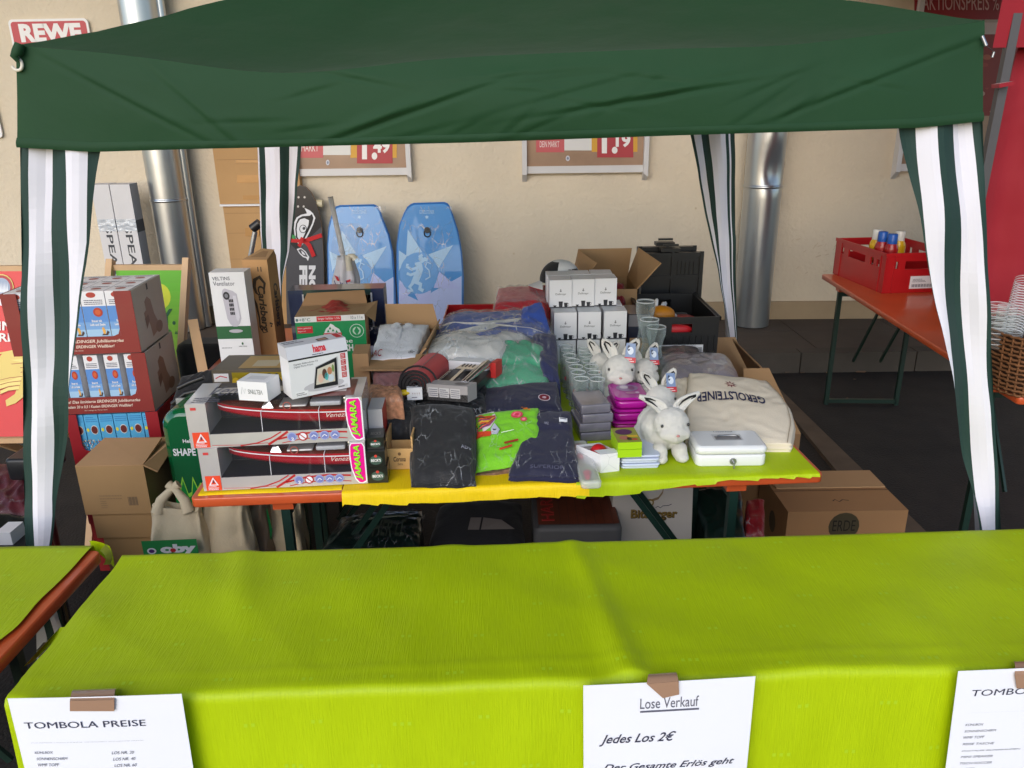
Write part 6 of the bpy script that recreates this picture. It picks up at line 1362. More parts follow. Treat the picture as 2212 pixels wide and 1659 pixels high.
rab_t(1342, 795, 3.05, 'white plush rabbit with a red tag looking over the purple lunch boxes', -.1, 1.08, .2, 1)
rab_t(1306, 786, 3.22, 'rearmost white plush rabbit on the left, next to the tumblers', -.25, .95, .3, 0)
rab_t(1388, 800, 3.12, 'shaded white plush rabbit with a red tag, rear right of the group', .2, .98, .1, 1)
carton('display_box', 'low dark box hidden under the rear toy rabbits', 'box', (V(1285, 850, 2.98).x, 2.98, TT), 0, V(1415, 850, 2.98).x-V(1285, 850, 2.98).x, .32, .055, BLACKC)
# =================================================================== AGAINST THE WALL
# bodyboards
def board(name, label, pts, cx, seed, patches):
    """outline in picture positions on a plane leaning to the wall"""
    Yb, Yt = 7.18, 7.42; zb = .19
    def on_plane(x, y):       # the leaning plane through (Y=Yb,z=.19) and (Y=Yt, z=1.45)
        d = ray(x, y); k = (Yt-Yb)/1.3; t_ = (Yb-.0+k*(CAM_H-zb))/(d.y-k*d.z); return CAM+d*t_
    P = [on_plane(x, y) for x, y in pts]
    base = on_plane(cx, 700); t = thing(name, label, 'bodyboard', base, 0, 'blue bodyboards')
    n = Vector((0, -1.3, (Yt-Yb))).normalized(); th = .055
    BB = mat('blue_foam_board', (58, 138, 206), .3, coat=.5, var=.04); BE = mat('blue_foam_edge', (44, 112, 186), .3, coat=.5, var=.05)
    c = sum(P, Vector())/len(P); mb = MB(); k = len(P)
    rings = [[(p-base)+n*0 for p in P], [(c+(p-c)*1.0-base)+n*(-.0) for p in P]]
    front = [c+(p-c)*.955-base for p in P]; e1 = [p-base-n*.012 for p in P]; e2 = [p-base-n*(th-.012) for p in P]; back = [c+(p-c)*.96-base-n*th for p in P]
    for a, b, m_ in ((front, e1, BE), (e1, e2, BE), (e2, back, BE)):
        mb.faces(a+b, [(i, k+i, k+(i+1) % k, (i+1) % k) for i in range(k)], m_, True)
    mb.face(front[::-1] if (front[1]-front[0]).cross(front[2]-front[0]).dot(n) < 0 else front, BB); mb.face(back, BE)
    # printed patches laid on the front face
    for j, (pl, m_) in enumerate(patches): mb.face([on_plane(x, y)-base+n*(.0006+.0004*j) for x, y in pl], m_)
    o = mb.build('foam_board', t)
    mb = MB(); 
    q = on_plane(cx, 497)-base; return t, on_plane, n, base
def outline(tl, tr, l, r):
    P = [(tl[0]-7, tl[1]+9), (tl[0], tl[1]+3), (tl[0]+8, tl[1]), (tr[0]-6, tr[1]), (tr[0]+1, tr[1]+3), (tr[0]+7, tr[1]+11)]+r
    return P+l[::-1]
PB = K(168, 204, 234, .3); PBL = K(176, 190, 232, .3); PBM = K(96, 158, 218, .3)
def star(cx, cy, R, r, n=8, rot=0, sx=1, sy=1): return [(cx+sx*(R if k % 2 == 0 else r)*math.sin(rot+math.pi*k/n), cy-sy*(R if k % 2 == 0 else r)*math.cos(rot+math.pi*k/n)) for k in range(2*n)]
def circ(cx, cy, rx, ry, n=28): return [(cx+rx*math.cos(2*math.pi*k/n), cy+ry*math.sin(2*math.pi*k/n)) for k in range(n)]
def clipx(P, x0, x1, y1=745): return [(min(max(x, x0), x1), min(y, y1)) for x, y in P]
def lion(ox, oy, s):       # rampant lion silhouette made of simple strokes
    body = [(.30, -.10), (.42, -.14), (.50, -.10), (.47, .0), (.54, .06), (.40, .16), (.42, .30), (.30, .42), (.16, .52), (.02, .50), (-.04, .40), (-.12, .46), (-.30, .52), (-.34, .44), (-.20, .34), (-.10, .20), (-.20, .12), (-.36, .16), (-.46, .06), (-.36, .02), (-.26, .0), (-.34, -.16), (-.44, -.22), (-.36, -.32), (-.24, -.26), (-.14, -.08), (-.02, -.12), (.10, -.20), (.16, -.36), (.30, -.44), (.44, -.38), (.52, -.28), (.42, -.24), (.34, -.22)]
    return [(ox+s*a, oy+s*b) for a, b in body]
def stroke_px(pts, w):
    L = []; R = []
    for i, p in enumerate(pts):
        a = pts[max(0, i-1)]; b = pts[min(len(pts)-1, i+1)]; d = math.hypot(b[0]-a[0], b[1]-a[1]) or 1; nx, ny = -(b[1]-a[1])/d*w/2, (b[0]-a[0])/d*w/2; L.append((p[0]+nx, p[1]+ny)); R.append((p[0]-nx, p[1]-ny))
    return [[R[i], R[i+1], L[i+1], L[i]] for i in range(len(pts)-1)]
def bpatches(cx, cy, x0, x1, part=False):
    out = []
    # pale rising ground of the print
    out.append(([(x0, cy+20), (cx-30, cy+46), (cx, cy+60), (cx+30, cy+40), (x1, cy+6), (x1, 745), (x0, 745)], PBL))
    out.append(([(x0+4, cy+95), (cx-20, cy+88), (cx-5, cy+110), (x0+4, cy+118)], PBM)); out.append(([(cx-5, cy+110), (cx+30, cy+100), (cx+42, cy+118), (cx+5, cy+122)], PBM))
    for a in (-15, 52, 110, 168, 228, 300):
        A = math.radians(a); tip = (cx+98*math.sin(A)*.95, cy-98*math.cos(A)); w = .42; l = (cx+44*math.sin(A-w), cy-46*math.cos(A-w)); r = (cx+44*math.sin(A+w), cy-46*math.cos(A+w))
        out.append((clipx([l, tip, r], x0, x1), PB if a < 100 or a > 290 else K(176, 186, 232, .3)))
    out.append((clipx(circ(cx, cy, 41, 45), x0, x1), PBM))
    for P_, w_ in (([(-2, -24), (2, -8), (-4, 8), (-10, 22)], 15), ([(2, -26), (10, -32)], 13), ([(10, -32), (19, -28)], 7), ([(-2, -12), (-16, -8), (-26, -14), (-24, -20)], 6), ([(-2, -2), (-18, 4), (-26, 0)], 6), ([(-8, 18), (4, 24), (2, 34), (10, 38)], 8), ([(-12, 20), (-20, 30), (-14, 38), (-24, 38)], 7), ([(0, -34), (8, -40)], 6)):
        for q in stroke_px([(cx+a_*1.0, cy+b_*1.0) for a_, b_ in P_], w_): out.append((clipx(q, x0, x1), PB))
    for q in stroke_px([(cx+14, cy+14), (cx+24, cy+8), (cx+22, cy-6), (cx+14, cy-14), (cx+18, cy-24), (cx+26, cy-20)], 3): out.append((clipx(q, x0, x1), PB))
    return out
b1, pl1, n1, bs1 = board('bodyboard', 'blue bodyboard on the left with a plain mirrored print, behind the wrapped parasol', outline((725, 443), (813, 441), [(716, 462), (709, 490), (706, 530), (707, 600), (710, 680), (712, 745)], [(826, 470), (840, 505), (849, 545), (853, 600), (856, 660), (858, 745)]), 780, 1, bpatches(762, 592, 712, 850))
b2, pl2, n2, bs2 = board('bodyboard', 'blue bodyboard on the right with a full sun and lion emblem', outline((886, 438), (966, 436), [(872, 460), (862, 485), (856, 530), (856, 600), (860, 670), (864, 745)], [(978, 462), (990, 500), (998, 545), (1002, 600), (1001, 680), (999, 745)]), 930, 2, bpatches(905, 590, 862, 997))
for t, pl, n, bs, cx, c2 in ((b1, pl1, n1, bs1, 777, 776), (b2, pl2, n2, bs2, 923, 922)):
    mb = MB(); Q = tuple(pl(a, b)-bs+n*.002 for a, b in ((c2-16, 462), (c2+16, 462), (c2+16, 454), (c2-16, 454))); mb.text(Q, 'GEROLSTEINER', 0, 0, 1, 1, PB, 1); mb.mark(tuple(pl(a, b)-bs+n*.002 for a, b in ((c2-5, 474), (c2+5, 474), (c2+5, 464), (c2-5, 464))), star(.5, .5, .5, .22, 6), PB, 1); mb.build('lettering', t)
    mb = MB(); c = pl(cx, 497)-bs; mb.tube([c-n*.001, c+n*.018], .028, BLACKP, 16); mb.tube([c+n*.012+Vector((.03*math.sin(a), -.002, -.03+.035*math.cos(a)-.0)) for a in [k*.5 for k in range(13)]], .006, BLACKP, 6); mb.build('leash_plug', t)
    mb = MB(); x0 = cx-60; F_ = film_mat('board_shrink_wrap', (120, 140, 170), lo=.025, hi=.7, scale=7, width=.016)
    mb.grid(lambda u, v: pl(cx-56+112*u, 446+285*v)-bs+n*(.006+.004*noise.noise(Vector((u*6, v*14, cx)))), 24, 40, F_); mb.build('plastic_wrap', t)
# skateboard
def SB(x, y, off=0): return W(x, y, .16+off)
sb_px = [(648, 400), (660, 404), (672, 416), (682, 436), (690, 462), (696, 500), (699, 560), (700, 640), (700, 700), (620, 700), (618, 640), (618, 560), (620, 500), (623, 462), (628, 436), (634, 416), (640, 404)]
bs = W(658, 700, .16); bs.z = .19; t = thing('skateboard', 'grey skateboard with white graphic and red ribbon leaning against the wall', 'skateboard', bs)
GRIP = mat('grey_deck', (70, 70, 76), .5, var=.08, vscale=3); DKD = mat('black_deck_end', (34, 35, 40), .3, coat=.3); WHP = K(226, 226, 230, .4)
P = [SB(x, y)-bs for x, y in sb_px]; n = Vector((0, -1, 0)); mb = MB(); k = len(P); mb.face(P[::-1], GRIP); mb.face([p+Vector((0, .03, 0)) for p in P], GRIP)
mb.faces(P+[p+Vector((0, .03, 0)) for p in P], [(i, (i+1) % k, k+(i+1) % k, k+i) for i in range(k)], mat('maple_edge', (150, 120, 90), .6), False)
def dk(pts, m, l): mb.face([SB(x, y)-bs+n*(.0008*l) for x, y in pts], m)
dk([(648, 401), (660, 405), (672, 417), (682, 437), (690, 463), (694, 490), (640, 540), (621, 520), (623, 463), (628, 437), (634, 417), (640, 405)][::-1], DKD, 1)
def eye_at(k_): return [(576+a*.248, 384+b*.248) for a, b in k_]
oute = eye_at([(330, 262), (352, 310), (300, 322), (262, 345), (242, 385), (238, 440), (244, 500), (262, 560), (300, 600), (330, 560), (372, 480), (405, 410), (425, 350), (405, 310), (378, 285)])
ine = eye_at([(375, 330), (312, 335), (275, 355), (256, 400), (250, 445), (258, 520), (278, 560), (300, 575), (322, 545), (362, 470), (395, 400), (408, 350), (395, 315)])
w1 = eye_at([(370, 370), (330, 352), (292, 362), (268, 400), (262, 450), (270, 520), (290, 545), (318, 520), (345, 460), (365, 410)])
dk(oute[::-1], WHP, 2); dk(ine[::-1], DKD, 3); dk(w1[::-1], WHP, 4); dk(circ(*eye_at([(318, 445)])[0], 8, 9)[::-1], DKD, 5); dk(circ(*eye_at([(318, 445)])[0], 6.5, 7.5)[::-1], WHP, 6); dk(circ(*eye_at([(326, 440)])[0], 3, 3.4)[::-1], GRIP, 7)
low = eye_at([(262, 620), (300, 610), (340, 640), (372, 690), (360, 725), (345, 700), (315, 690), (285, 660)]); dk(low[::-1], WHP, 2); dk(eye_at([(275, 628), (302, 620), (335, 648), (358, 690), (325, 682), (293, 655)])[::-1], GRIP, 3); dk(eye_at([(300, 632), (325, 650), (340, 675), (312, 665)])[::-1], WHP, 4)
for s_, (x0, y0, x1, y1) in (('NO', (648, 618, 682, 600)), ('FEAR', (648, 645, 682, 624))): pass
def dq(x0, y0, x1, y1, l): return tuple(SB(a, b)-bs+n*(.0008*l) for a, b in ((x0, y1), (x1, y1), (x1, y0), (x0, y0)))
mb.text(dq(646, 572, 682, 640, 2), 'NO', .58, .05, 1.0, .98, WHP, 1, rot=270, bold=.06); mb.text(dq(646, 572, 682, 640, 2), 'FEAR', .02, -.5, .50, .98, WHP, 1, rot=270, bold=.06)
for (x0, y0) in ((645, 426), (658, 426), (644, 446), (656, 446)): dk(circ(x0, y0, 2.2, 2.4)[::-1], GREYM, 3)
mb.build('deck', t)
for y_ in (438,):
    mb = MB(); a = SB(664, y_, -.045)-bs; b = SB(693, y_+2, -.045)-bs; mb.tube([a, b], .012, GREYM, 8); mb.build('truck_axle', t)
    mb = MB(); mb.tube([SB(684, y_+1, -.05)-bs, SB(697, y_+2, -.05)-bs], .036, mat('cream_wheel', (206, 196, 164), .4), 18); mb.build('wheel', t)
mb = MB(); RB_ = mat('red_satin', (200, 16, 30), .35, coat=.3)
def rib(pts, w_):
    q = stroke_px(pts, w_)
    for i, f in enumerate(q): mb.face([SB(x, y, .012+.004*math.sin(i))-bs for x, y in f], RB_)
rib([(621, 519), (640, 520), (655, 521)], 8); rib([(655, 521), (672, 516), (695, 508)], 9); rib([(652, 520), (646, 530), (650, 532)], 7); rib([(660, 522), (668, 530), (673, 542), (678, 554)], 9); rib([(648, 516), (660, 522)], 10); mb.build('red_ribbon', t)
mb = MB(); mb.face([SB(x, y, .013)-bs for x, y in ((624, 503), (639, 510), (636, 517), (623, 511))], K(60, 150, 80)); mb.build('gift_tag', t)
# wrapped parasol
Yp = 5.1; a = V(714, 426, Yp); c = V(742, 556, Yp); lo_ = V(760, 660, Yp); bs = Vector((c.x+.12, Yp, 0.0)); t = thing('wrapped_parasol', 'white parasol in a clear bag, its pole sticking up before the left bodyboard', 'parasol', bs)
dv = (c-a); e = a+dv*((a.z-.05)/(-dv.z)*1.0); mb = MB(); mb.tube([a-bs, c-bs], .016, mat('white_pole', (214, 214, 216), .35), 14); mb.tube([a-bs-dv*.006, a-bs+dv*.001], .0175, mat('grey_cap', (110, 108, 104), .5), 14); mb.build('pole', t)
top = V(744, 553, Yp); bot = Vector((V(750, 700, Yp).x, Yp, .05)); mb = MB(); PF = mat('white_parasol_cloth', (216, 216, 222), .7, bump=.4, bscale=16, dist=.01)
def bun(u, v):
    p = top.lerp(bot, v)-bs; A_ = 2*math.pi*u; r_ = .085*(.55+.45*min(1, v*8))*(1+.10*math.sin(A_*7+v*9)+.06*math.sin(A_*3+v*20)); return p+Vector((r_*math.cos(A_), r_*math.sin(A_), 0))
mb.grid(bun, 56, 50, PF); cb = K(38, 56, 120); cr = K(196, 30, 50)
o = mb.build('folded_canopy', t)
mb = MB()
def onb(x, y): p = V(x, y, Yp-.10); return p-bs
for q, m_ in (([(722, 594), (728, 606), (734, 608), (730, 598)], cr), ([(748, 606), (757, 603), (757, 608), (748, 611)], cr)): mb.face([onb(*p) for p in q][::-1], m_)
for i in range(9):
    x = 722+i*4.2; y = 612+(i % 3)*5
    for q in stroke_px([(x, y-6+(i % 2)*4), (x+5, y+8), (x+3, y+24)], 1.8): mb.face([onb(*p) for p in q], cb)
for i in range(4):
    for q in stroke_px([(724+i*8, 622+i % 2*5), (736+i*6, 616+i % 2*6)], 2.2): mb.face([onb(*p) for p in q], cb)
mb.build('printed_lettering', o)
mb = MB(); mb.tube([onb(752, 552), onb(753, 568), onb(756, 584)], [.022, .020, .024], mat('cream_plastic', (206, 200, 182), .4), 12); mb.tube([onb(752, 554), onb(762, 553), onb(768, 560)], [.016, .018, .022], MATS['cream_plastic'], 12); mb.build('tilt_joint', t)
mb = MB(); mb.grid(lambda u, v: V(718+58*u+3*math.sin(v*7), 482+80*v, Yp-.07)-bs+Vector((0, .03*noise.noise(Vector((u*4, v*4, 5))), 0)), 20, 24, film_mat('parasol_bag', (225, 230, 240), lo=.16, hi=.7, scale=8, width=.02)); mb.build('plastic_wrap', t)
# crutch like stick behind the tall boxes
Yq = 5.0; a = V(551, 500, Yq); b = V(540, 560, Yq); t = thing('handle_stick', 'grey metal stick with a black grip leaning behind the tall brown box', 'stick', Vector((b.x, Yq, 0))); L = Vector(t.location)
mb = MB(); d = b-a; mb.tube([a-L, a+d*((a.z-.0)/(-d.z))-L], .016, GREYM, 12); mb.build('shaft', t); mb = MB(); mb.tube([V(545, 494, Yq)-L, V(561, 481, Yq)-L], [.030, .028], BLACKP, 14); mb.build('grip', t)
# white speaker cartons
def spk(x0, x1, yt, Y, lab, side):
    A = V(x0, yt, Y); B = V(x1, yt, Y); w = B.x-A.x; h = A.z-.17
    def dec(mb, F, w, d, h):
        Q = F['front']; zf = lambda py: (V(x0+10, py, Y).z-.17)/h
        mb.text(Q, 'SPEAKER', .36, zf(648), .72, zf(487), mat('dark_grey_ink', (62, 64, 70), .6), 1, rot=270, bold=.015)
        FO = mat('crumpled_silver_tape', (186, 194, 206), .32, .3, bump=.6, bscale=20, dist=.01, var=.15); mb.rect(Q, 0, zf(500), 1, zf(474), FO, 2); mb.rect(F['right'], 0, zf(503), 1, zf(477), K(96, 98, 104), 2)
        mb.rect(Q, .02, zf(399), .98, zf(397.5), K(160, 158, 160), 1)
    carton('speaker_carton', lab, 'box', (A.x, Y, .17), 0, w, .16, h, mat('white_tall_card', (214, 212, 214), .6, var=.04), 'tall white speaker cartons', deco=dec)
spk(195, 234, 398, 7.30, 'tall white carton lettered SPEAKER, left one of the taped pair', False); spk(236, 279, 398, 7.30, 'tall white carton lettered SPEAKER, right one of the taped pair', True)

# =================================================================== LEFT: DECK CHAIRS AND GLASS DISPLAY
WD = mat('beech_wood', (206, 170, 130), .55, var=.1, vscale=7, bump=.08)
def deckchair(label, x0, x1, yt, Yt, zb, Yb, m, deco, posts=True):
    A = V(x0, yt, Yt); B = V(x1, yt, Yt); bs = Vector(((A.x+B.x)/2, Yb, 0)); t = thing('deck_chair', label, 'deck chair', bs); L = bs
    C_ = Vector((B.x, Yb, zb)); D_ = Vector((A.x, Yb, zb)); mb = MB()
    def f(u, v, o=0): p = (D_.lerp(C_, u)).lerp(A.lerp(B, u), v)-L; p.z -= .05*math.sin(math.pi*v); p.y += .05*math.sin(math.pi*v)*.5+o; return p
    mb.grid(lambda u, v: f(u, v), 16, 24, m); mb.grid(lambda u, v: f(1-u, v, .002), 16, 24, m); mb.build('fabric', t) if not deco else None
    if deco: o = mb.build('fabric', t); deco(f, o)
    for X in (A.x-.03, B.x+.03):
        mb = MB(); mb.bar(Vector((X, Yb-.35, .0))-L, Vector((X, Yt+.02, A.z+.04))-L, .035, .045, WD); mb.build('frame_bar', t); mb = MB(); mb.bar(Vector((X+.04, Yt+.35, .0))-L, Vector((X+.04, Yb-.1, .62))-L, .03, .045, WD); mb.build('support_bar', t)
    mb = MB(); mb.bar(Vector((A.x-.05, Yt+.01, A.z))-L, Vector((B.x+.05, Yt+.01, B.z))-L, .03, .03, WD); mb.bar(D_-L+Vector((-.05, 0, -.02)), C_-L+Vector((.05, 0, -.02)), .03, .03, WD); mb.build('cross_bar', t)
    return t
GF = mat('green_printed_canvas', (96, 176, 30), .6, var=.05)
gt = GF.node_tree; 
def dg(f, o):
    mb = MB()
    def q(P, m, l=1): mb.face([Vector(f(u, v))+Vector((0, -.003-.0006*l, .002)) for u, v in P], m)
    lgt = K(178, 214, 70, .6); yl = K(206, 214, 44, .6); dkg = K(20, 92, 50, .6)
    n_ = 14
    for i in range(n_):
        k_ = i/n_; c = (int(96+90*k_), int(180+34*k_), int(28+50*k_)); q([(0, .93-.5*k_), (1, .93-.5*k_), (1, .93-.5*(k_+1/n_)), (0, .93-.5*(k_+1/n_))], K(*c, .6), 1)
    q([(0, .43), (1, .43), (1, .36), (0, .36)], lgt, 1); q([(0, .36), (1, .36), (1, .33), (0, .33)], K(120, 186, 40, .6), 1); q([(0, .33), (1, .33), (1, 0), (0, 0)], K(70, 140, 30, .6), 1)
    q([(.64+.18*math.cos(a), .87+.06*math.sin(a)) for a in [j*.35 for j in range(18)]], yl, 2.5)
    vs, fs = glyphs('EASY.', .03, 0); mb.faces([Vector(f(.22+.66*x, .74+.075*y))+Vector((0, -.006, .003)) for x, y in vs], fs, dkg)
    vs, fs = glyphs('BECKER', .02, 0); mb.faces([Vector(f(.34+.48*x, .69+.03*y))+Vector((0, -.006, .003)) for x, y in vs], fs, dkg)
    for i in range(5): q([(.86+.02*i, .70), (.875+.02*i, .715), (.88+.02*i, .695)], dkg, 3)
    mb.build('print', o)
deckchair('deck chair with bright green printed fabric beside the downpipe', 250, 392, 578, 4.35, .30, 3.95, GF, dg)
RF = mat('red_printed_canvas', (214, 30, 26), .5, var=.05, coat=.2)
def dr(f, o):
    mb = MB(); GO = K(222, 196, 100, .4); 
    def q(P, m, l=1): mb.face([Vector(f(u, v))+Vector((0, -.003-.0006*l, .002)) for u, v in P], m)
    def tq(s, u0, v0, u1, v1, m, b=.03, l=3, sh=0): vs, fs = glyphs(s, b, sh); mb.faces([Vector(f(u0+(u1-u0)*x, v0+(v1-v0)*y))+Vector((0, -.003-.0006*l, .002)) for x, y in vs], fs, m)
    cxx = .50
    q([(cxx+.14*math.cos(a), .90+.07*math.sin(a)) for a in [j*.35 for j in range(18)]], GO, 1); q([(cxx+.13*math.cos(a), .90+.064*math.sin(a)) for a in [j*.35 for j in range(18)]], K(170, 30, 30), 2); q([(cxx+.10*math.cos(a), .90+.05*math.sin(a)) for a in [j*.35 for j in range(18)]], K(150, 165, 190), 3)
    for j in range(9): q([(cxx-.07+.016*j, .87), (cxx-.06+.016*j, .93), (cxx-.05+.016*j, .875)], K(220, 226, 236), 4)
    tq('Hasseröder', .16, .80, .70, .855, K(236, 232, 240), .04, 5, .3)
    tq('EINE', .36, .665, .72, .715, K(236, 230, 226)); tq('STARKE', .16, .600, .75, .65, K(236, 230, 226))
    # golden lion: body, mane locks, leg, tail
    def st(pts, w_, l=4, m_=GO):
        for f4 in stroke_px([(x*1000, y*1000) for x, y in pts], w_*1000): q([(a/1000, b/1000) for a, b in f4], m_, l)
    q([(.36, .44), (.50, .53), (.80, .56), (.96, .50), (1.0, .42), (.90, .38), (.86, .30), (.70, .22), (.60, .20), (.58, .24), (.68, .28), (.72, .36), (.60, .34), (.46, .32)], GO, 3)
    for k in range(7):
        y0 = .47-.028*k; st([(.78-.01*k, y0+.02), (.60, y0+.012), (.42+.03*abs(k-3), y0-.01)], .022, 5, K(236, 214, 120, .4)); st([(.78-.01*k, y0+.006), (.60, y0-.002), (.42+.03*abs(k-3), y0-.024)], .004, 6, K(160, 70, 30))
    st([(.30, .52), (.5, .535), (.72, .555)], .010, 4)
    mb.build('print', o)
deckchair('deck chair with red printed fabric and golden lion at the left edge', -90, 96, 580, 4.45, .47, 4.05, RF, dr)
mb = MB(); a = V(416, 692, 3.75); b = V(442, 822, 3.60); L0 = Vector((b.x, 3.6, 0)); dd = b-a
t = thing('wooden_strut', 'loose wooden strut leaning beside the green deck chair', 'strut', L0); mb.bar(a-L0, a+dd*(a.z/(-dd.z))-L0, .045, .03, WD); mb.build('wooden_bar', t)
t = thing('sports_bag', 'black bag with a round orange panel between the deck chair and fan box', 'bag', (V(425, 760, 3.95).x, 3.95, 0)); mb = MB(); mb.rbox(-.13, .16, 0, .2, 0, 1.02, .06, BLACKC); mb.build('bag_body', t); mb = MB(); Q = ((-.13, 0, 0), (.16, 0, 0), (.16, 0, 1.02), (-.13, 0, 1.02)); mb.disc(Q, .20, .62, .34, .17, K(206, 76, 30, .7)); mb.build('orange_panel', t)
# glass cartons in display trays
Ye = 3.4; XA = V(10, 634, Ye).x; XB = V(281, 626, Ye).x; zt = V(281, 626, Ye).z; TH = .292; ZB = zt-4*TH; _A = G(10, 634, zt); RZD = max(.06, min(.2, math.atan2(3.4-_A.y, XB-_A.x))); print('RZD', RZD, _A)
MAR = mat('maroon_tray_card', (132, 40, 36), .45, var=.05, coat=.2); SIDE = mat('grey_tray_side', (196, 190, 184), .6, var=.06); BRT = mat('bright_red_tray', (150, 24, 34), .45, var=.05); SKY = K(90, 140, 206, .35); SKYL = K(160, 196, 226, .35); LB = K(92, 176, 220, .35)
def tray(i, x0, x1, z, label, kind):
    w = x1-x0; d = .37; h = TH-.004; t = thing('display_tray', label, 'display tray', (x1-w*math.cos(RZD), Ye+.004*i-w*math.sin(RZD), z), RZD, 'stacked display trays of glass cartons'); mb = MB(); mm = MAR if kind != 'blue' else BRT
    wl, wr, bb, tp = .12*w, .865*w, .28*h, (.985*h if kind == 'top' else .99*h)
    if kind == 'blue': bb = .34*h
    mb.box(0, wl, 0, .004, 0, h, mm); mb.box(wr, w, 0, .004, 0, h, mm); mb.box(wl, wr, 0, .004, 0, bb, mm); mb.box(w-.004, w, .0045, d, 0, h, SIDE if kind != 'blue' else mm); mb.box(0, .004, .0045, d, 0, h, mm); mb.box(.0045, w-.0045, d-.004, d, 0, h, SIDE); mb.box(.0045, w-.0045, .0045, d-.0045, 0, .004, SIDE)
    # rounded lower corners of the opening
    for cx, s in ((wl, 1), (wr, -1)):
        mb.face([(cx, -.0003, bb), (cx+s*.035, -.0003, bb), (cx+s*.010, -.0003, bb+.010), (cx, -.0003, bb+.035)] if s > 0 else [(cx, -.0003, bb), (cx, -.0003, bb+.035), (cx-.010, -.0003, bb+.010), (cx-.035, -.0003, bb)], mm)
    Q = ((0, 0, 0), (w, 0, 0), (w, 0, h), (0, 0, h)); CRM = K(226, 206, 190)
    if kind != 'blue': mb.text(Q, 'Gratis! Das limitierte ERDINGER Jubiläumsglas', .11, .17, .88, .235, CRM, 1, bold=.02, shear=.25); mb.text(Q, 'zu jedem 20 x 0,5 l Kasten ERDINGER Weißbier!', .13, .085, .80, .148, CRM, 1, bold=.02, shear=.25); mb.text(Q, 'Nur solange der Vorrat reicht', .33, .045, .55, .07, CRM, 1, shear=.2)
    if kind != 'blue':
        Qr = ((w, 0, 0), (w, d, 0), (w, d, h), (w, 0, h)); BR_ = K(156, 128, 112); mb.mark(Qr, [(.35, .72), (.45, .78), (.55, .70), (.60, .45), (.68, .30), (.60, .14), (.45, .10), (.42, .3), (.36, .45), (.30, .42), (.28, .55), (.36, .58)], BR_, 1); mb.mark(Qr, [(.30, .28), (.42, .40), (.40, .50), (.28, .46)], K(128, 98, 86), 2); mb.rect(Qr, .48, .88, .53, .98, K(60, 60, 62), 1); mb.disc(Qr, .7, .2, .12, .10, K(140, 112, 92), 2)
    mb.build('tray', t)
    # the cartons of glasses standing inside, each a box
    cols = 5 if kind != 'blue' else 6; rows = 3; cw = (w-.02)/cols; ch = h*.985 if kind == 'top' else h*.96
    for r_ in range(rows if kind == 'top' else 1):
        for c_ in range(cols):
            if kind != 'top' and kind != 'blue' and c_ in (3,) and False: continue
            mb = MB(); x0_ = .010+c_*cw; y0_ = .012+r_*.118; ww_ = cw-(.004 if kind != 'mid' else .028); mb.box(0, ww_, 0, .115, 0, ch, WHITE if kind != 'blue' else LB); Q = ((0, 0, 0), (ww_, 0, 0), (ww_, 0, ch), (0, 0, ch))
            if r_ == 0 and kind != 'blue':
                mb.rect(Q, 0, 0, 1, .76, SKY, 1); mb.rect(Q, 0, 0, 1, .5, K(118, 162, 214, .35), 2); mb.rect(Q, 0, .0, 1, .38, SKYL, 2.6); mb.disc(Q, .62, .66, .20, .075, K(176, 58, 40), 3); mb.disc(Q, .62, .66, .12, .045, K(200, 90, 50), 4); mb.text(Q, 'Brauer mit', .3, .50, .72, .54, WHP, 4, bold=.03); mb.text(Q, 'Leib und Seele', .2, .44, .84, .48, WHP, 4, bold=.03)
                mb.disc(Q, .45, .94, .2, .045, K(170, 60, 48), 2); mb.lines(Q, .12, .78, .9, .87, 3, INK2, 2, c_); mb.mark(Q, [(.66, .40), (.74, .42), (.80, .36), (.78, .28), (.70, .28)], K(226, 170, 80), 4); mb.mark(Q, [(.62, .28), (.86, .28), (.95, .33), (.88, .36), (.80, .30), (.68, .31)], K(70, 50, 50), 5)
            if kind == 'blue':
                mb.disc(Q, .62, .72, .26, .085, K(226, 220, 210), 2); mb.disc(Q, .62, .72, .23, .072, K(110, 44, 40), 3); mb.disc(Q, .15, .72, .10, .035, K(226, 216, 70), 2); mb.lines(Q, .1, .86, .95, .97, 3, K(60, 130, 190), 2, c_)
                rd = random.Random(c_)
                for k in range(46): a_, b_ = rd.uniform(.02, .98), rd.uniform(.36, .54); mb.disc(Q, a_, b_, .035, .018, K(*rd.choice(((214, 196, 150), (110, 92, 70), (196, 80, 60), (90, 110, 150), (230, 224, 210)))), 2+k*.05, 6)
            Qt = ((0, 0, ch), (ww_, 0, ch), (ww_, .115, ch), (0, .115, ch)); mb.disc(Qt, .5, .45, .22, .16, K(150, 60, 52), 1); mb.lines(Qt, .1, .7, .9, .95, 2, INK2, 1, c_+r_)
            o = mb.build('glass_carton', t); o.location = (x0_, y0_, .0045)
tray(0, XA, XB, ZB+3*TH, 'top maroon display tray of blue and white beer glass cartons', 'top')
tray(1, XA+.10, XB+.012, ZB+2*TH, 'middle maroon display tray with gaps between its glass cartons', 'mid')
tray(2, XA+.16, XB+.02, ZB+TH, 'bright red display tray of light blue cartons under the maroon ones', 'blue')
tray(3, XA+.16, XB+.02, ZB, 'lowest bright red display tray behind the brown cartons', 'blue')
carton('base_carton', 'dark red base carton on the ground under the stacked display trays', 'box', (XB+.02-(XB-XA-.14)*math.cos(RZD), Ye+.02-(XB-XA-.14)*math.sin(RZD), 0), RZD, XB-XA-.14, .38, ZB-.002, BRT)
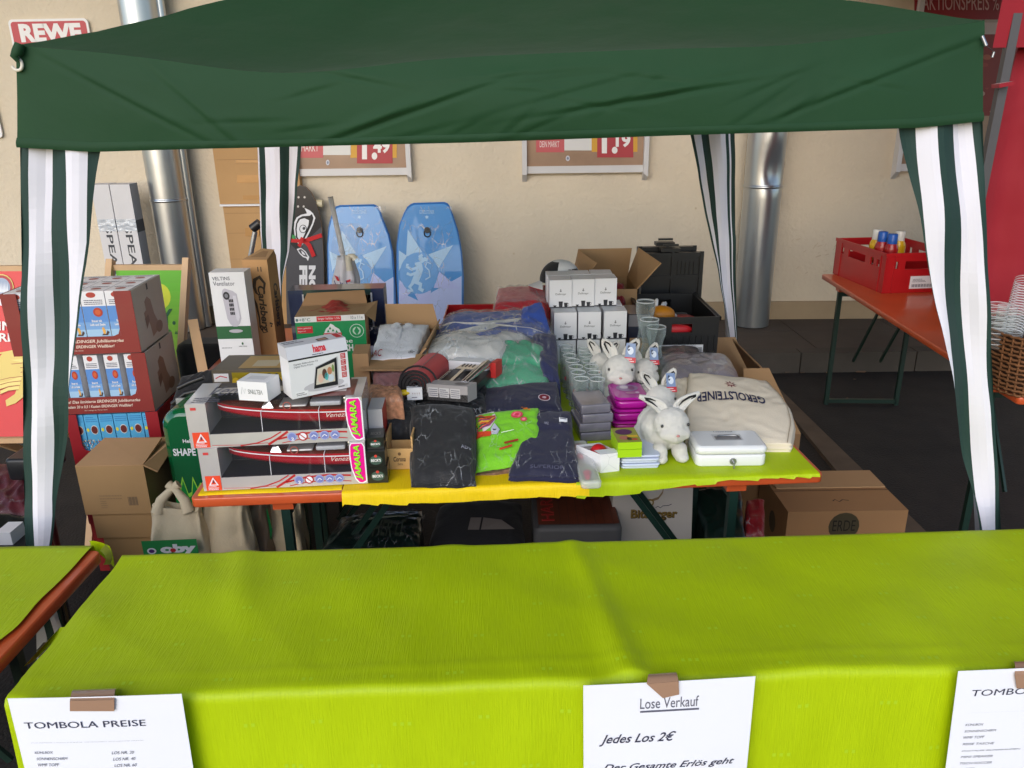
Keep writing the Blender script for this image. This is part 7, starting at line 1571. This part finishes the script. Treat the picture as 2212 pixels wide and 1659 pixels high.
# cartons in front of it
Yb = 2.92; A = V(157, 1008, Yb); B = V(302, 999, Yb); zb_ = V(184, 1112, Yb).z; w = B.x-A.x; KR = mat('brown_shipping_carton', (160, 126, 84), .85, var=.06, bump=.12, bscale=20)
z1 = V(190, 1166, Yb).z; t = thing('shipping_carton', 'lower brown carton under the flapped one', 'box', (A.x+.03, Yb+.012, 0)); mb = MB(); mb.box(.02, w-.02, .01, .28, 0, z1, KR); mb.box(0, w-.005, 0, .28, z1+.001, zb_-.003, KR); mb.build('carton', t)
def dec(mb, F, w, d, h):
    Q = F['front']; GI = K(112, 92, 70, .9)
    for i in range(9): mb.rect(Q, .68+i*.016, .18, .687+i*.016+(.004 if i % 3 else 0), .36, GI, 1)
    mb.lines(Q, .26, .30, .60, .42, 2, K(142, 114, 80, .9), 1, 3); mb.lines(Q, .26, .12, .36, .30, 4, K(142, 114, 80, .9), 1, 5)
def par(t, w, d, h):
    flap('top_flap', [(0, 0, h), (w, 0, h), (w*.96, d*.75, h+.025), (.02, d*.75, h+.03)], t); flap('side_flap', [(w, 0, h), (w, d, h), (w+.05, d, h+.02), (w+.045, .02, h-.04)], t)
carton('shipping_carton', 'brown carton with folded flaps and a faint barcode beside the green case', 'box', (A.x+.01, Yb, zb_), .01, w, .30, A.z-zb_, KR, deco=dec, parts=par)
# green hard case
Yg = 3.02; A = V(338, 886, Yg); t = thing('green_suitcase', 'glossy green hard case with skyline print and white words on it', 'suitcase', (A.x, Yg, 0)); GSC = mat('glossy_green_shell', (4, 92, 50), .12, coat=1, var=.08, vscale=2); w = .52; h = A.z
mb = MB(); 
def rr2(w, h, r, y, ins=0): 
    P = []
    for cx, cz, a0 in ((w-r, r, -90), (w-r, h-r, 0), (r, h-r, 90), (r, r, 180)):
        for k in range(7): a = math.radians(a0+15*k); P.append((cx+(r-ins)*math.cos(a) , y, cz+(r-ins)*math.sin(a)))
    return P
L_ = [rr2(w, h, .09, .22), rr2(w, h, .09, .03), rr2(w, h, .09, .012, .010), rr2(w, h, .09, 0, .03)]; k = 28
mb.faces([p for r_ in L_ for p in r_], [(j*k+(i+1) % k, j*k+i, (j+1)*k+i, (j+1)*k+(i+1) % k) for j in range(3) for i in range(k)], GSC, True); mb.face(L_[3], GSC); mb.face(L_[0][::-1], GSC)
Q = ((0, 0, 0), (w, 0, 0), (w, 0, h), (0, 0, h)); vf_ = lambda py: V(380, py, Yg).z/h
mb.text(Q, 'SHAPE YOUR CITY', .075, vf_(985), .62, vf_(969), WHP, 1, bold=.03); mb.text(Q, 'Heineken', .17, vf_(957), .34, vf_(949), WHP, 1, bold=.02); mb.mark(Q, star(.255, vf_(941), .025, .012, 5, 0, 1, .6), K(200, 50, 40), 1)
GL = K(150, 214, 70, .2); rd = random.Random(9); pts = []
for i in range(34): pts.append((.03+.94*i/33, vf_(1060)+ (rd.random()**3)*.10+.02*math.sin(i)))
for i in range(33):
    a, b = pts[i], pts[i+1]; mb.mark(Q, [(a[0], a[1]-.018), (b[0], b[1]-.018), (b[0], b[1]), (a[0], a[1])], GL, 1); mb.mark(Q, [(a[0], a[1]-.09), (b[0], b[1]-.09), (b[0], b[1]-.018), (a[0], a[1]-.018)], K(24, 128, 60, .2), 1)
mb.build('shell', t)
mb = MB(); mb.tube([(w*.35, .12, h), (w*.37, .12, h+.03), (w*.63, .12, h+.03), (w*.65, .12, h)], .010, BLACKP, 8); mb.build('handle', t)
# cloth bags
def tote(name, label, x0, x1, yt, Y, m, deco, seed, knot=True, d=.16, zbot=0.0):
    A = V(x0, yt, Y); B = V(x1, yt, Y); w = B.x-A.x; H = A.z-zbot; t = thing(name, label, 'bag', ((A.x+B.x)/2, Y+d/2, zbot)); mb = MB()
    def f(u, v):
        a = 2*math.pi*u; sq = lambda c: math.copysign(abs(c)**.55, c); k = 1-.10*v**2*(1 if knot else .3)-.05*math.sin(v*5+seed); r1 = w/2*k; r2 = d/2*k*(1-.55*v**3)
        fl_ = 1+.13*noise.noise(Vector((math.cos(a)*2, math.sin(a)*2+seed, v*5)))
        return Vector((sq(math.cos(a))*r1*fl_, sq(math.sin(a))*r2*fl_+.035*noise.noise(Vector((u*9, v*6, seed))), H*v+.015*math.sin(a*3+seed)*v**6))
    mb.grid(f, 48, 28, m); mb.grid(lambda u, v: Vector((f(u, 1).x*(1-v), f(u, 1).y*(1-v), f(u, 1).z-.03*math.sin(math.pi*v/2))), 48, 4, m); o = mb.build('bag_body', t)
    if knot:
        mb = MB(); sx_ = w/2
        for s in (-1, 1): mb.tube([(s*sx_*.55, -d*.2, H-.01), (s*sx_*.42, -d*.12, H+.035), (s*.01, 0, H+.07), (-s*.02, .01, H+.09)], [.024, .020, .014, .018], m, 8)
        mb.build('knotted_handle', t)
    if deco: deco(t, w, H, d, o)
    return t
COT = mat('unbleached_cotton', (216, 198, 166), .9, bump=.5, bscale=120, var=.06, vscale=6, dist=.003)
GRB = K(30, 130, 64, .8)
def d1_(t, w, H, d, o):
    y = -d/2-.006; Q = ((-w/2, y-.012, 0), (w/2, y+.0, 0), (w/2, y+.0, H), (-w/2, y-.012, H)); mb = MB(); Y0 = 2.6; vz = lambda py: V(350, py, Y0).z/H
    mb.rect(Q, .0, vz(1200), .95, vz(1163), GRB, 1); mb.text(Q, 'oby', .30, vz(1196), .92, vz(1172), WHP, 2, bold=.06); mb.disc(Q, .15, vz(1185), .08, .018, WHP, 2); mb.disc(Q, .15, vz(1185), .05, .011, K(80, 40, 110), 3); mb.disc(Q, .52, vz(1185), .05, .012, K(190, 40, 50), 3); mb.build('print', o)
tote('cotton_bag', 'cream cotton bag with a green lettered band, left of the table leg', 300, 424, 1116, 2.6, COT, d1_, 1)
def d2_(t, w, H, d, o):
    y = -d/2-.007; Q = ((-w/2, y, 0), (w/2, y, 0), (w/2, y, H), (-w/2, y, H)); mb = MB(); mb.mark(Q, [(.0, .52), (.16, .60), (.24, .56), (.20, .48), (.05, .40)], GRB, 1); mb.mark(Q, [(.04, .46), (.20, .50), (.22, .54), (.1, .53)], K(190, 180, 150, .8), 2); mb.build('print', o)
tote('cotton_bag', 'knotted cream cotton bag behind the lettered one, under the table corner', 420, 524, 1098, 2.66, COT, d2_, 2)
tote('paper_bag', 'plain brownish bag under the table between the cotton bags', 518, 566, 1086, 2.80, mat('brown_fabric_bag', (150, 128, 108), .85, var=.08), None, 3, False)
def d3_(t, w, H, d, o):
    y = -d/2-.006; Q = ((-w/2, y, 0), (w/2, y, 0), (w/2, y, H), (-w/2, y, H)); mb = MB(); mb.mark(Q, [(.02, .85), (.2, .95), (.26, .80), (.2, .72), (.04, .78)], GRB, 1); mb.disc(Q, .18, .52, .20, .10, GRB, 1); mb.build('print', o)
tote('cotton_bag', 'cream cotton bag with green round print beside the left table leg', 560, 640, 1080, 2.86, COT, d3_, 4, False)
# wrapped packs far left
packed('wrapped_packs', 'pile of dark red packs in clear wrap at the left edge', 'packs', [(-60, 1120, 2.75), (92, 1120, 2.75), (92, 1010, 3.1), (-60, 1005, 3.1)], .42, mat('dark_red_packs', (84, 24, 34), .5, var=.6, vscale=18), 91, .03, .03, item='packs', sc=7, film=FILM_D)
t = thing('black_case', 'black rectangular case standing on the wrapped red packs', 'case', (V(15, 1030, 2.9).x, 2.9, V(15, 1040, 2.9).z)); mb = MB(); ww = V(90, 1030, 2.9).x-V(15, 1030, 2.9).x; mb.rbox(0, ww, 0, .2, 0, V(15, 1008, 2.9).z-V(15, 1040, 2.9).z+.03, .02, BLACKP); mb.build('case_shell', t)
packed('black_sack', 'black rubbish sack below the wrapped red packs', 'sack', [(-60, 1195, 2.6), (105, 1195, 2.6), (100, 1120, 2.74), (-60, 1120, 2.74)], .5, mat('black_sack_plastic', (22, 28, 28), .25, var=.2, bump=.5, bscale=10, dist=.01, coat=.5), 92, .03, .03, film=None, item='sack_body', sc=6)
A = V(-12, 1184, 2.42); carton('white_block', 'small white box corner behind the left table', 'box', (A.x, 2.44, A.z), 0, V(30, 1184, 2.44).x-A.x, .08, .05, WHITE)
mb = MB(); mb.box(0, .13, 0, .1, 0, A.z-.001, BLACKP); tag(mb.build('black_pedestal', None, (A.x-.02, 2.43, 0)), 'dark upright block under the small white box at the left edge', 'block')

# =================================================================== UNDER THE TABLE
A = V(1154, 1141, 2.62); B = V(1346, 1137, 2.62); w = B.x-A.x; t = thing('cooler_bag', 'grey cooler bag with brown plank print and red word on its lid', 'cooler bag', (A.x, 2.62, 0)); h = A.z; d = .42; mb = MB(); CG = mat('grey_cooler_fabric', (74, 72, 72), .6, var=.1, bump=.1, bscale=8); mb.rbox(0, w, 0, d, 0, h, .03, CG, .02); Q = ((0, 0, h+.001), (w, 0, h+.001), (w, d, h+.001), (0, d, h+.001))
BRN = mat('plank_print', (96, 44, 26), .5, var=.3, vscale=14); mb.rect(Q, .05, .06, .97, .96, BRN, 1); mb.rect(Q, 0.0, .0, .05, .96, CG, 1)
for i in range(7): mb.rect(Q, .30+i*.1, .06, .306+i*.1, .55, K(52, 22, 16), 2)
mb.rect(Q, .05, .56, .97, .575, K(52, 22, 16), 2); mb.text(Q, 'HARIBO', .09, .12, .24, .90, K(196, 70, 64), 3, rot=90, bold=.02); mb.text(Q, 'HARIBO', .10, .13, .235, .89, K(150, 26, 26), 4, rot=90)
mb.build('cooler_body', t)
mb = MB(); Q2 = ((0, 0, 0), (w, 0, 0), (w, 0, h), (0, 0, h))
for i in range(4): mb.disc(Q2, .18+.2*i, .85, .022, .022*w/h, WHP, 1); mb.disc(Q2, .18+.2*i, .85, .012, .012*w/h, CG, 2)
mb.build('eyelets', t)
A = V(1320, 1048, 2.78); B = V(1492, 1044, 2.78); w = B.x-A.x; h = A.z; t = thing('paper_bag', 'white paper carrier bag with gold ring and old style lettering under the table', 'bag', (A.x+.01, 2.78, 0)); mb = MB(); PW = mat('white_kraft_paper', (196, 188, 180), .6, var=.03, bump=.1, bscale=4, dist=.01)
P = [(-.02, -.02, 0), (w+.02, -.02, 0), (w+.03, .15, 0), (-.02, .15, 0), (0, 0, h), (w, 0, h), (w, .12, h), (0, .12, h)]; mb.hexa(P, PW); Q = (P[0], P[1], P[5], P[4]); GOL = mat('gold_print', (150, 122, 62), .35, .4)
vz = lambda py: V(1400, py, 2.78).z/h
mb.text(Q, 'Bitburger', .24, vz(1124), .82, vz(1100), K(84, 66, 34), 1, bold=.05); mb.text(Q, 'Bitburger', .235, vz(1123), .815, vz(1099), GOL, 2, bold=.02)
for q in stroke_px([(.30+.0, 0), (.31, -.03), (.36, -.06), (.45, -.075), (.55, -.06), (.60, -.03), (.61, 0)], .014): mb.mark(Q, [(a+.02, vz(1052)+b*1.1) for a, b in q], K(140, 116, 84), 1)
mb.disc(Q, .47, vz(1085), .05, .022, GOL, 2); mb.disc(Q, .47, vz(1085), .03, .012, K(226, 214, 190), 3)
for q in stroke_px([(.54, 0), (.57, .008), (.60, -.002), (.63, .01), (.70, .012), (.74, .02)], .004): mb.mark(Q, [(a, vz(1096)+b) for a, b in q], INK, 1)
mb.build('bag_body', t)
GRS = mat('dark_green_sack', (14, 34, 28), .3, var=.3, bump=.5, bscale=9, dist=.012, coat=.4)
packed('green_sack', 'dark green printed sack in wrinkled wrap under the table', 'sack', [(690, 1196, 2.60), (905, 1190, 2.60), (912, 1105, 2.9), (740, 1118, 2.9)], .45, GRS, 101, .02, .02, film=FILM_D, item='sack_body', sc=8, extra=lambda t, S, o: [on(S, 'pale_print', o, [([(.10, .70), (.85, .80), (.86, .76), (.11, .66)], K(70, 78, 60)), ([(.06, .1), (.10, .1), (.22, .8), (.18, .8)], K(58, 66, 56))], .006), (lambda m_: (text_on(S, m_, 'HER LE', .50, .22, .84, .62, K(66, 74, 62), bold=.02, lift=.008), m_.build('lettering', o)))(MB())])
packed('sports_bag', 'black sports bag with a pale grey swoosh panel under the table', 'bag', [(925, 1190, 2.72), (1135, 1188, 2.72), (1125, 1090, 3.0), (950, 1095, 3.0)], .5, BLACKC, 102, .05, .01, film=None, item='bag_body', sc=5, extra=lambda t, S, o: on(S, 'grey_panel', o, [([(.40, .20), (.52, .20), (.54, .44), (.42, .44)], K(120, 112, 108)), ([(.54, .20), (.90, .22), (.76, .38), (.56, .44)], K(120, 112, 108))], .008))
packed('dark_sack', 'dark green bag beside the right table leg', 'sack', [(1528, 1180, 2.7), (1612, 1178, 2.7), (1600, 1060, 2.95), (1500, 1060, 2.95)], .55, GRS, 103, .02, .02, film=None, item='sack_body', sc=6)
packed('red_packet', 'red packet in clear wrap between table leg and large brown carton', 'packet', [(1608, 1165, 2.75), (1652, 1160, 2.75), (1650, 1080, 2.95), (1612, 1082, 2.95)], .45, mat('red_packet_card', (140, 20, 30), .4, var=.1), 104, .02, .012, film=FILM, item='packets', sc=8)
# =================================================================== FLOOR, RIGHT SIDE
A = Vector((1.273, 3.171, 0)); w = .558; d = .41; h = .40; BC = mat('large_brown_carton', (158, 116, 76), .85, var=.05, bump=.12, bscale=12)
def dec(mb, F, w, d, h):
    Q = F['front']; mb.disc(Q, .48, .80, .13, .13*w/h, K(70, 60, 40, .9), 1); mb.text(Q, 'ERDE', .385, .74, .575, .88, K(20, 18, 16, .9), 2); Ql = F['left']; mb.disc(Ql, .55, .62, .11, .14, K(84, 70, 48, .9), 1)
    Qt = F['top']; mb.rect(Qt, .0, .50, 1, .515, K(90, 64, 42, .9), 1); mb.rect(Qt, .2, .53, .98, .64, K(150, 108, 72), 1)
    mb.stroke(Qt, [(.44, .24), (.47, .28), (.49, .22), (.53, .27), (.58, .25)], .016, K(80, 60, 44, .9), 1, w/d)
def par(t, w, d, h): flap('top_flap', [(0.02, d*.55, h+.006), (w*.99, d*.55, h+.006), (w*1.0, d, h+.004), (.0, d, h+.004)], t)
carton('large_carton', 'large closed brown carton with a dark round stamp at the right table corner', 'box', A, .0, w, d, h, BC, deco=dec, parts=par)
A0 = V(1606, 795, 3.8); t = thing('open_carton', 'open brown carton with splayed flaps on the ground behind the right table corner', 'box', (1.17, 3.62, 0)); zt = .60; w = .30; d = .75; mb = MB()
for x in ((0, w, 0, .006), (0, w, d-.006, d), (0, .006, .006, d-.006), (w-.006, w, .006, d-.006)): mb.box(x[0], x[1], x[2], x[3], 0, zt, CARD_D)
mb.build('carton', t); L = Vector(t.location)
flap('front_flap', [(0, 0, zt), (w, 0, zt), V(1661, 795, 3.60)-L, V(1606, 796, 3.60)-L], t); flap('side_flap', [(w, .02, zt), (w, d, zt), V(1583, 733, 4.30)-L, V(1644, 793, 3.66)-L], t); flap('back_flap', [(0, d, zt), (w, d, zt), V(1588, 728, 4.42)-L, V(1550, 729, 4.42)-L], t)
mb = MB(); PLK = mat('weathered_plank', (92, 76, 62), .85, var=.25, vscale=6, bump=.2, bscale=14); x0, x1 = 2.045, 2.175
mb.hexa([(1.98, 3.45, .0), (2.20, 3.45, .0), (2.17, 5.9, .0), (2.09, 5.9, .0), (1.98, 3.45, .028), (2.20, 3.45, .028), (2.17, 5.9, .028), (2.09, 5.9, .028)], PLK); tag(mb.build('wooden_plank'), 'long weathered plank lying on the asphalt right of the prize tables', 'plank')

# =================================================================== RIGHT TABLE: red crate and sauce bottles
REDP = mat('red_crate_plastic', (172, 22, 28), .38, var=.1, coat=.25, vscale=4)
cF = G(1904, 634, T+.001); cL = G(1813, 583, T+.001); cR_ = G(2009, 627, T+.001); ex_ = (cR_-cF); wr_ = .60; rzc = math.atan2(ex_.y, ex_.x); dl = (cL-cF).length
h = zat(cF, 549)-T; t = thing('red_crate', 'red plastic crate with white barcode label holding sauce bottles', 'crate', cF, rzc); mb = MB(); s = .012
# local x: to the right along the front, y: to the back; the left side runs from the near corner to the far one
lv = Vector((math.cos(-rzc)*(cL-cF).x-math.sin(-rzc)*(cL-cF).y, math.sin(-rzc)*(cL-cF).x+math.cos(-rzc)*(cL-cF).y, 0)); D = lv.length; skew = lv.x/lv.y if lv.y else 0
d = .75
rot2 = math.atan2(-lv.x, lv.y)      # how far the side leans
t.rotation_euler = (0, 0, rzc+rot2*.5); 
hx = [(.22, .80)]
def side_panel(mb, P0, ux, length, hgt, holes):
    # vertical panel with rectangular holes; P0 corner, ux unit direction
    nrm = Vector((-ux.y, ux.x, 0))*s
    xs = sorted({0, length}|{a for a, b, c, e in holes}|{b for a, b, c, e in holes}); zs = sorted({0, hgt}|{c for a, b, c, e in holes}|{e for a, b, c, e in holes})
    for i in range(len(xs)-1):
        for j in range(len(zs)-1):
            mx, mz = (xs[i]+xs[i+1])/2, (zs[j]+zs[j+1])/2
            if any(a < mx < b and c < mz < e for a, b, c, e in holes): continue
            p = P0+ux*xs[i]; q = P0+ux*xs[i+1]; mb.hexa([(p.x, p.y, zs[j]), (q.x, q.y, zs[j]), (q.x+nrm.x, q.y+nrm.y, zs[j]), (p.x+nrm.x, p.y+nrm.y, zs[j]), (p.x, p.y, zs[j+1]), (q.x, q.y, zs[j+1]), (q.x+nrm.x, q.y+nrm.y, zs[j+1]), (p.x+nrm.x, p.y+nrm.y, zs[j+1])], REDP)
W1 = .50; D1 = .72
hs = lambda L_: [(L_*.28, L_*.62, h*.60, h*.80), (L_*.12, L_*.18, h*.62, h*.80), (L_*.72, L_*.78, h*.62, h*.80), (L_*.84, L_*.89, h*.62, h*.80)]
side_panel(mb, Vector((0, 0, 0)), Vector((1, 0, 0)), W1, h, hs(W1)); side_panel(mb, Vector((W1, 0, 0)), Vector((0, 1, 0)), D1, h, hs(D1)); side_panel(mb, Vector((W1, D1, 0)), Vector((-1, 0, 0)), W1, h, hs(W1)); side_panel(mb, Vector((0, D1, 0)), Vector((0, -1, 0)), D1, h, hs(D1)); mb.box(s, W1-s, s, D1-s, 0, .01, REDP)
mb.box(-.007, W1+.007, -.007, -.0005, h-.02, h+.004, REDP); mb.box(-.007, -.0005, -.0004, D1, h-.02, h+.004, REDP)
for x in (-.004, .06): mb.box(x, x+.008, -.006, -.0006, 0, h-.021, REDP)
for y in (.06, .62): mb.box(-.006, -.0006, y, y+.008, 0, h-.021, REDP)
mb.build('crate_shell', t); mb = MB(); Q = ((.19, -.0007, h*.10), (.38, -.0007, h*.10), (.38, -.0007, h*.42), (.19, -.0007, h*.42)); mb.rect(Q, 0, 0, 1, 1, K(222, 222, 226), 0)
for i in range(22): mb.rect(Q, .08+i*.036, .12, .08+i*.036+(.022 if i % 3 else .012), .36, INK, 1)
mb.lines(Q, .1, .5, .6, .8, 3, INK2, 1); mb.build('label', t)
def bottle(x, y, Y, cap, body, lab, n_):
    c = V(x, y, Y); zt = c.z; t = thing('sauce_bottle', lab, 'bottle', (c.x, c.y, T+.012), 0, 'sauce bottles in the red crate'); H = zt-T-.012; r_ = .046; m_ = mat('bottle_'+body[0], body[1], .35, coat=.3)
    mb = MB(); pr_ = [(0, 0), (r_, .0), (r_, H*.45)]+[(r_*(.95 if k % 2 else 1.0), H*(.47+.03*k)) for k in range(9)]+[(r_*.86, H*.78), (r_*.66, H*.83)]; mb.lathe(pr_, m_, n=20); mb.build('bottle_body', t)
    mb = MB(); mb.lathe([(r_*.70, H*.82), (r_*.72, H*.83), (r_*.70, H*.99), (r_*.62, H), (0, H)], mat('cap_'+cap[0], cap[1], .35), n=20); mb.build('cap', t)
    mb = MB(); mb.lathe([(r_*1.01, H*.1), (r_*1.01, H*.42)], K(226, 220, 210), n=20); mb.build('label', t)
bottle(1897, 496, 5.50, ('white', (214, 214, 210)), ('yellow', (214, 170, 20)), 'yellow sauce bottle with white cap, rear left in the red crate', 0)
bottle(1946, 499, 5.50, ('white', (214, 214, 210)), ('yellow', (214, 170, 20)), 'yellow sauce bottle with white cap, rear right in the red crate', 1)
bottle(1909, 500, 5.40, ('blue', (28, 84, 170)), ('red', (150, 22, 24)), 'red sauce bottle with blue cap, farther one in the red crate', 2)
bottle(1930, 505, 5.33, ('blue', (28, 84, 170)), ('red', (150, 22, 24)), 'red sauce bottle with blue cap, nearest in the red crate', 3)
# wicker basket with plastic cups on the near end of a second table
WK = mat('brown_wicker', (120, 78, 46), .6, var=.3, vscale=30); Yw = 3.35; c0 = V(2138, 709, Yw); zt = c0.z
tb = V(2145, 812, 2.95); beer_table('orange beer table at the right edge with the wicker basket on it', 0, 2.62, 2.75, .625, math.radians(3), x0=tb.x+.02) if False else None
bs_ = Vector((c0.x+.35, Yw, T+.002)); t = thing('wicker_basket', 'brown wicker basket full of clear plastic cups at the right edge', 'basket', bs_); hB = max(.16, zt-T); mb = MB()
nn = 64; rows_ = 14
for j in range(rows_):
    z = hB*j/(rows_-1); k_ = 1+.08*j/rows_
    path = []
    for i in range(nn+1):
        a = 2*math.pi*i/nn; sq = lambda c_: math.copysign(abs(c_)**.5, c_); r_ = (1+.018*(1 if (i+j) % 2 else -1)); path.append((.33*k_*sq(math.cos(a))*r_, .24*k_*sq(math.sin(a))*r_, z))
    mb.tube(path, .0065, WK, 5, caps=False)
for i in range(0, nn, 2):
    a = 2*math.pi*i/nn; sq = lambda c_: math.copysign(abs(c_)**.5, c_); mb.tube([(.33*sq(math.cos(a)), .24*sq(math.sin(a)), 0), (.356*sq(math.cos(a)), .26*sq(math.sin(a)), hB)], .005, WK, 5)
sq = lambda c_: math.copysign(abs(c_)**.5, c_); mb.grid(lambda u, v: (.318*(1+.075*v)*sq(math.cos(6.28319*u)), .229*(1+.075*v)*sq(math.sin(6.28319*u)), .004+v*(hB-.012)), 48, 3, mat('basket_lining', (58, 36, 24), .9)); mb.box(-.28, .28, -.2, .2, .0, .01, WK); mb.build('woven_body', t)
PCUP = glass_mat('clear_plastic_cup', (214, 218, 220), .6)
def cups(label, P0, P1, r_, n_):
    t = thing('cup_stack', label, 'cups', P0, 0, 'stacked clear plastic cups'); D_ = P1-P0
    mb = MB()
    for k in range(n_):
        a = D_*(k/n_); b = D_*((k+.8)/n_); mb.tube([a, b], [r_*.93, r_], PCUP, 20, caps=False); mb.tube([b, b+D_.normalized()*.004], [r_*1.04, r_*1.04], RIM, 20, caps=False)
    mb.build('nested_cups', t)
z0 = T+.03
for i, (x, y) in enumerate(((2160, 655), (2178, 660))):
    P1 = V(x, y, 3.3+.05*i); cups(('left', 'right')[i]+' upright stack of clear plastic cups in the wicker basket', Vector((P1.x, P1.y, P1.z-.20)), P1, .040, 8)
P1 = V(2216, 606, 3.45); P0 = V(2184, 726, 3.30); cups('long leaning stack of clear plastic cups in the wicker basket', P0, P1, .044, 22)
mb = MB(); mb.rbox(0, .10, 0, .10, 0, .10, .03, BLACKC); p = V(2128, 655, 3.75); tag(mb.build('black_pouch', None, (p.x, p.y, T+.001)), 'small black pouch on the orange table beside the right gazebo leg', 'pouch')
# beige side panel of a table leg seen between the two front tables
mb = MB(); p = G(92, 1400, .5); mb.box(0, .03, 0, .03, 0, .90, mat('olive_steel', (92, 92, 70), .6)); tag(mb.build('metal_post', None, (V(78, 1400, 1.62).x, 1.62, 0)), 'olive metal post standing between the two front tables', 'post')
# =================================================================== real size: everything above was laid out 1.25 times too large
S_ = 0.8
for o in list(SC.objects):
    if o.parent is None:
        o.location = o.location*S_
        if o.type != 'LIGHT' and o.type != 'CAMERA': o.scale = o.scale*S_
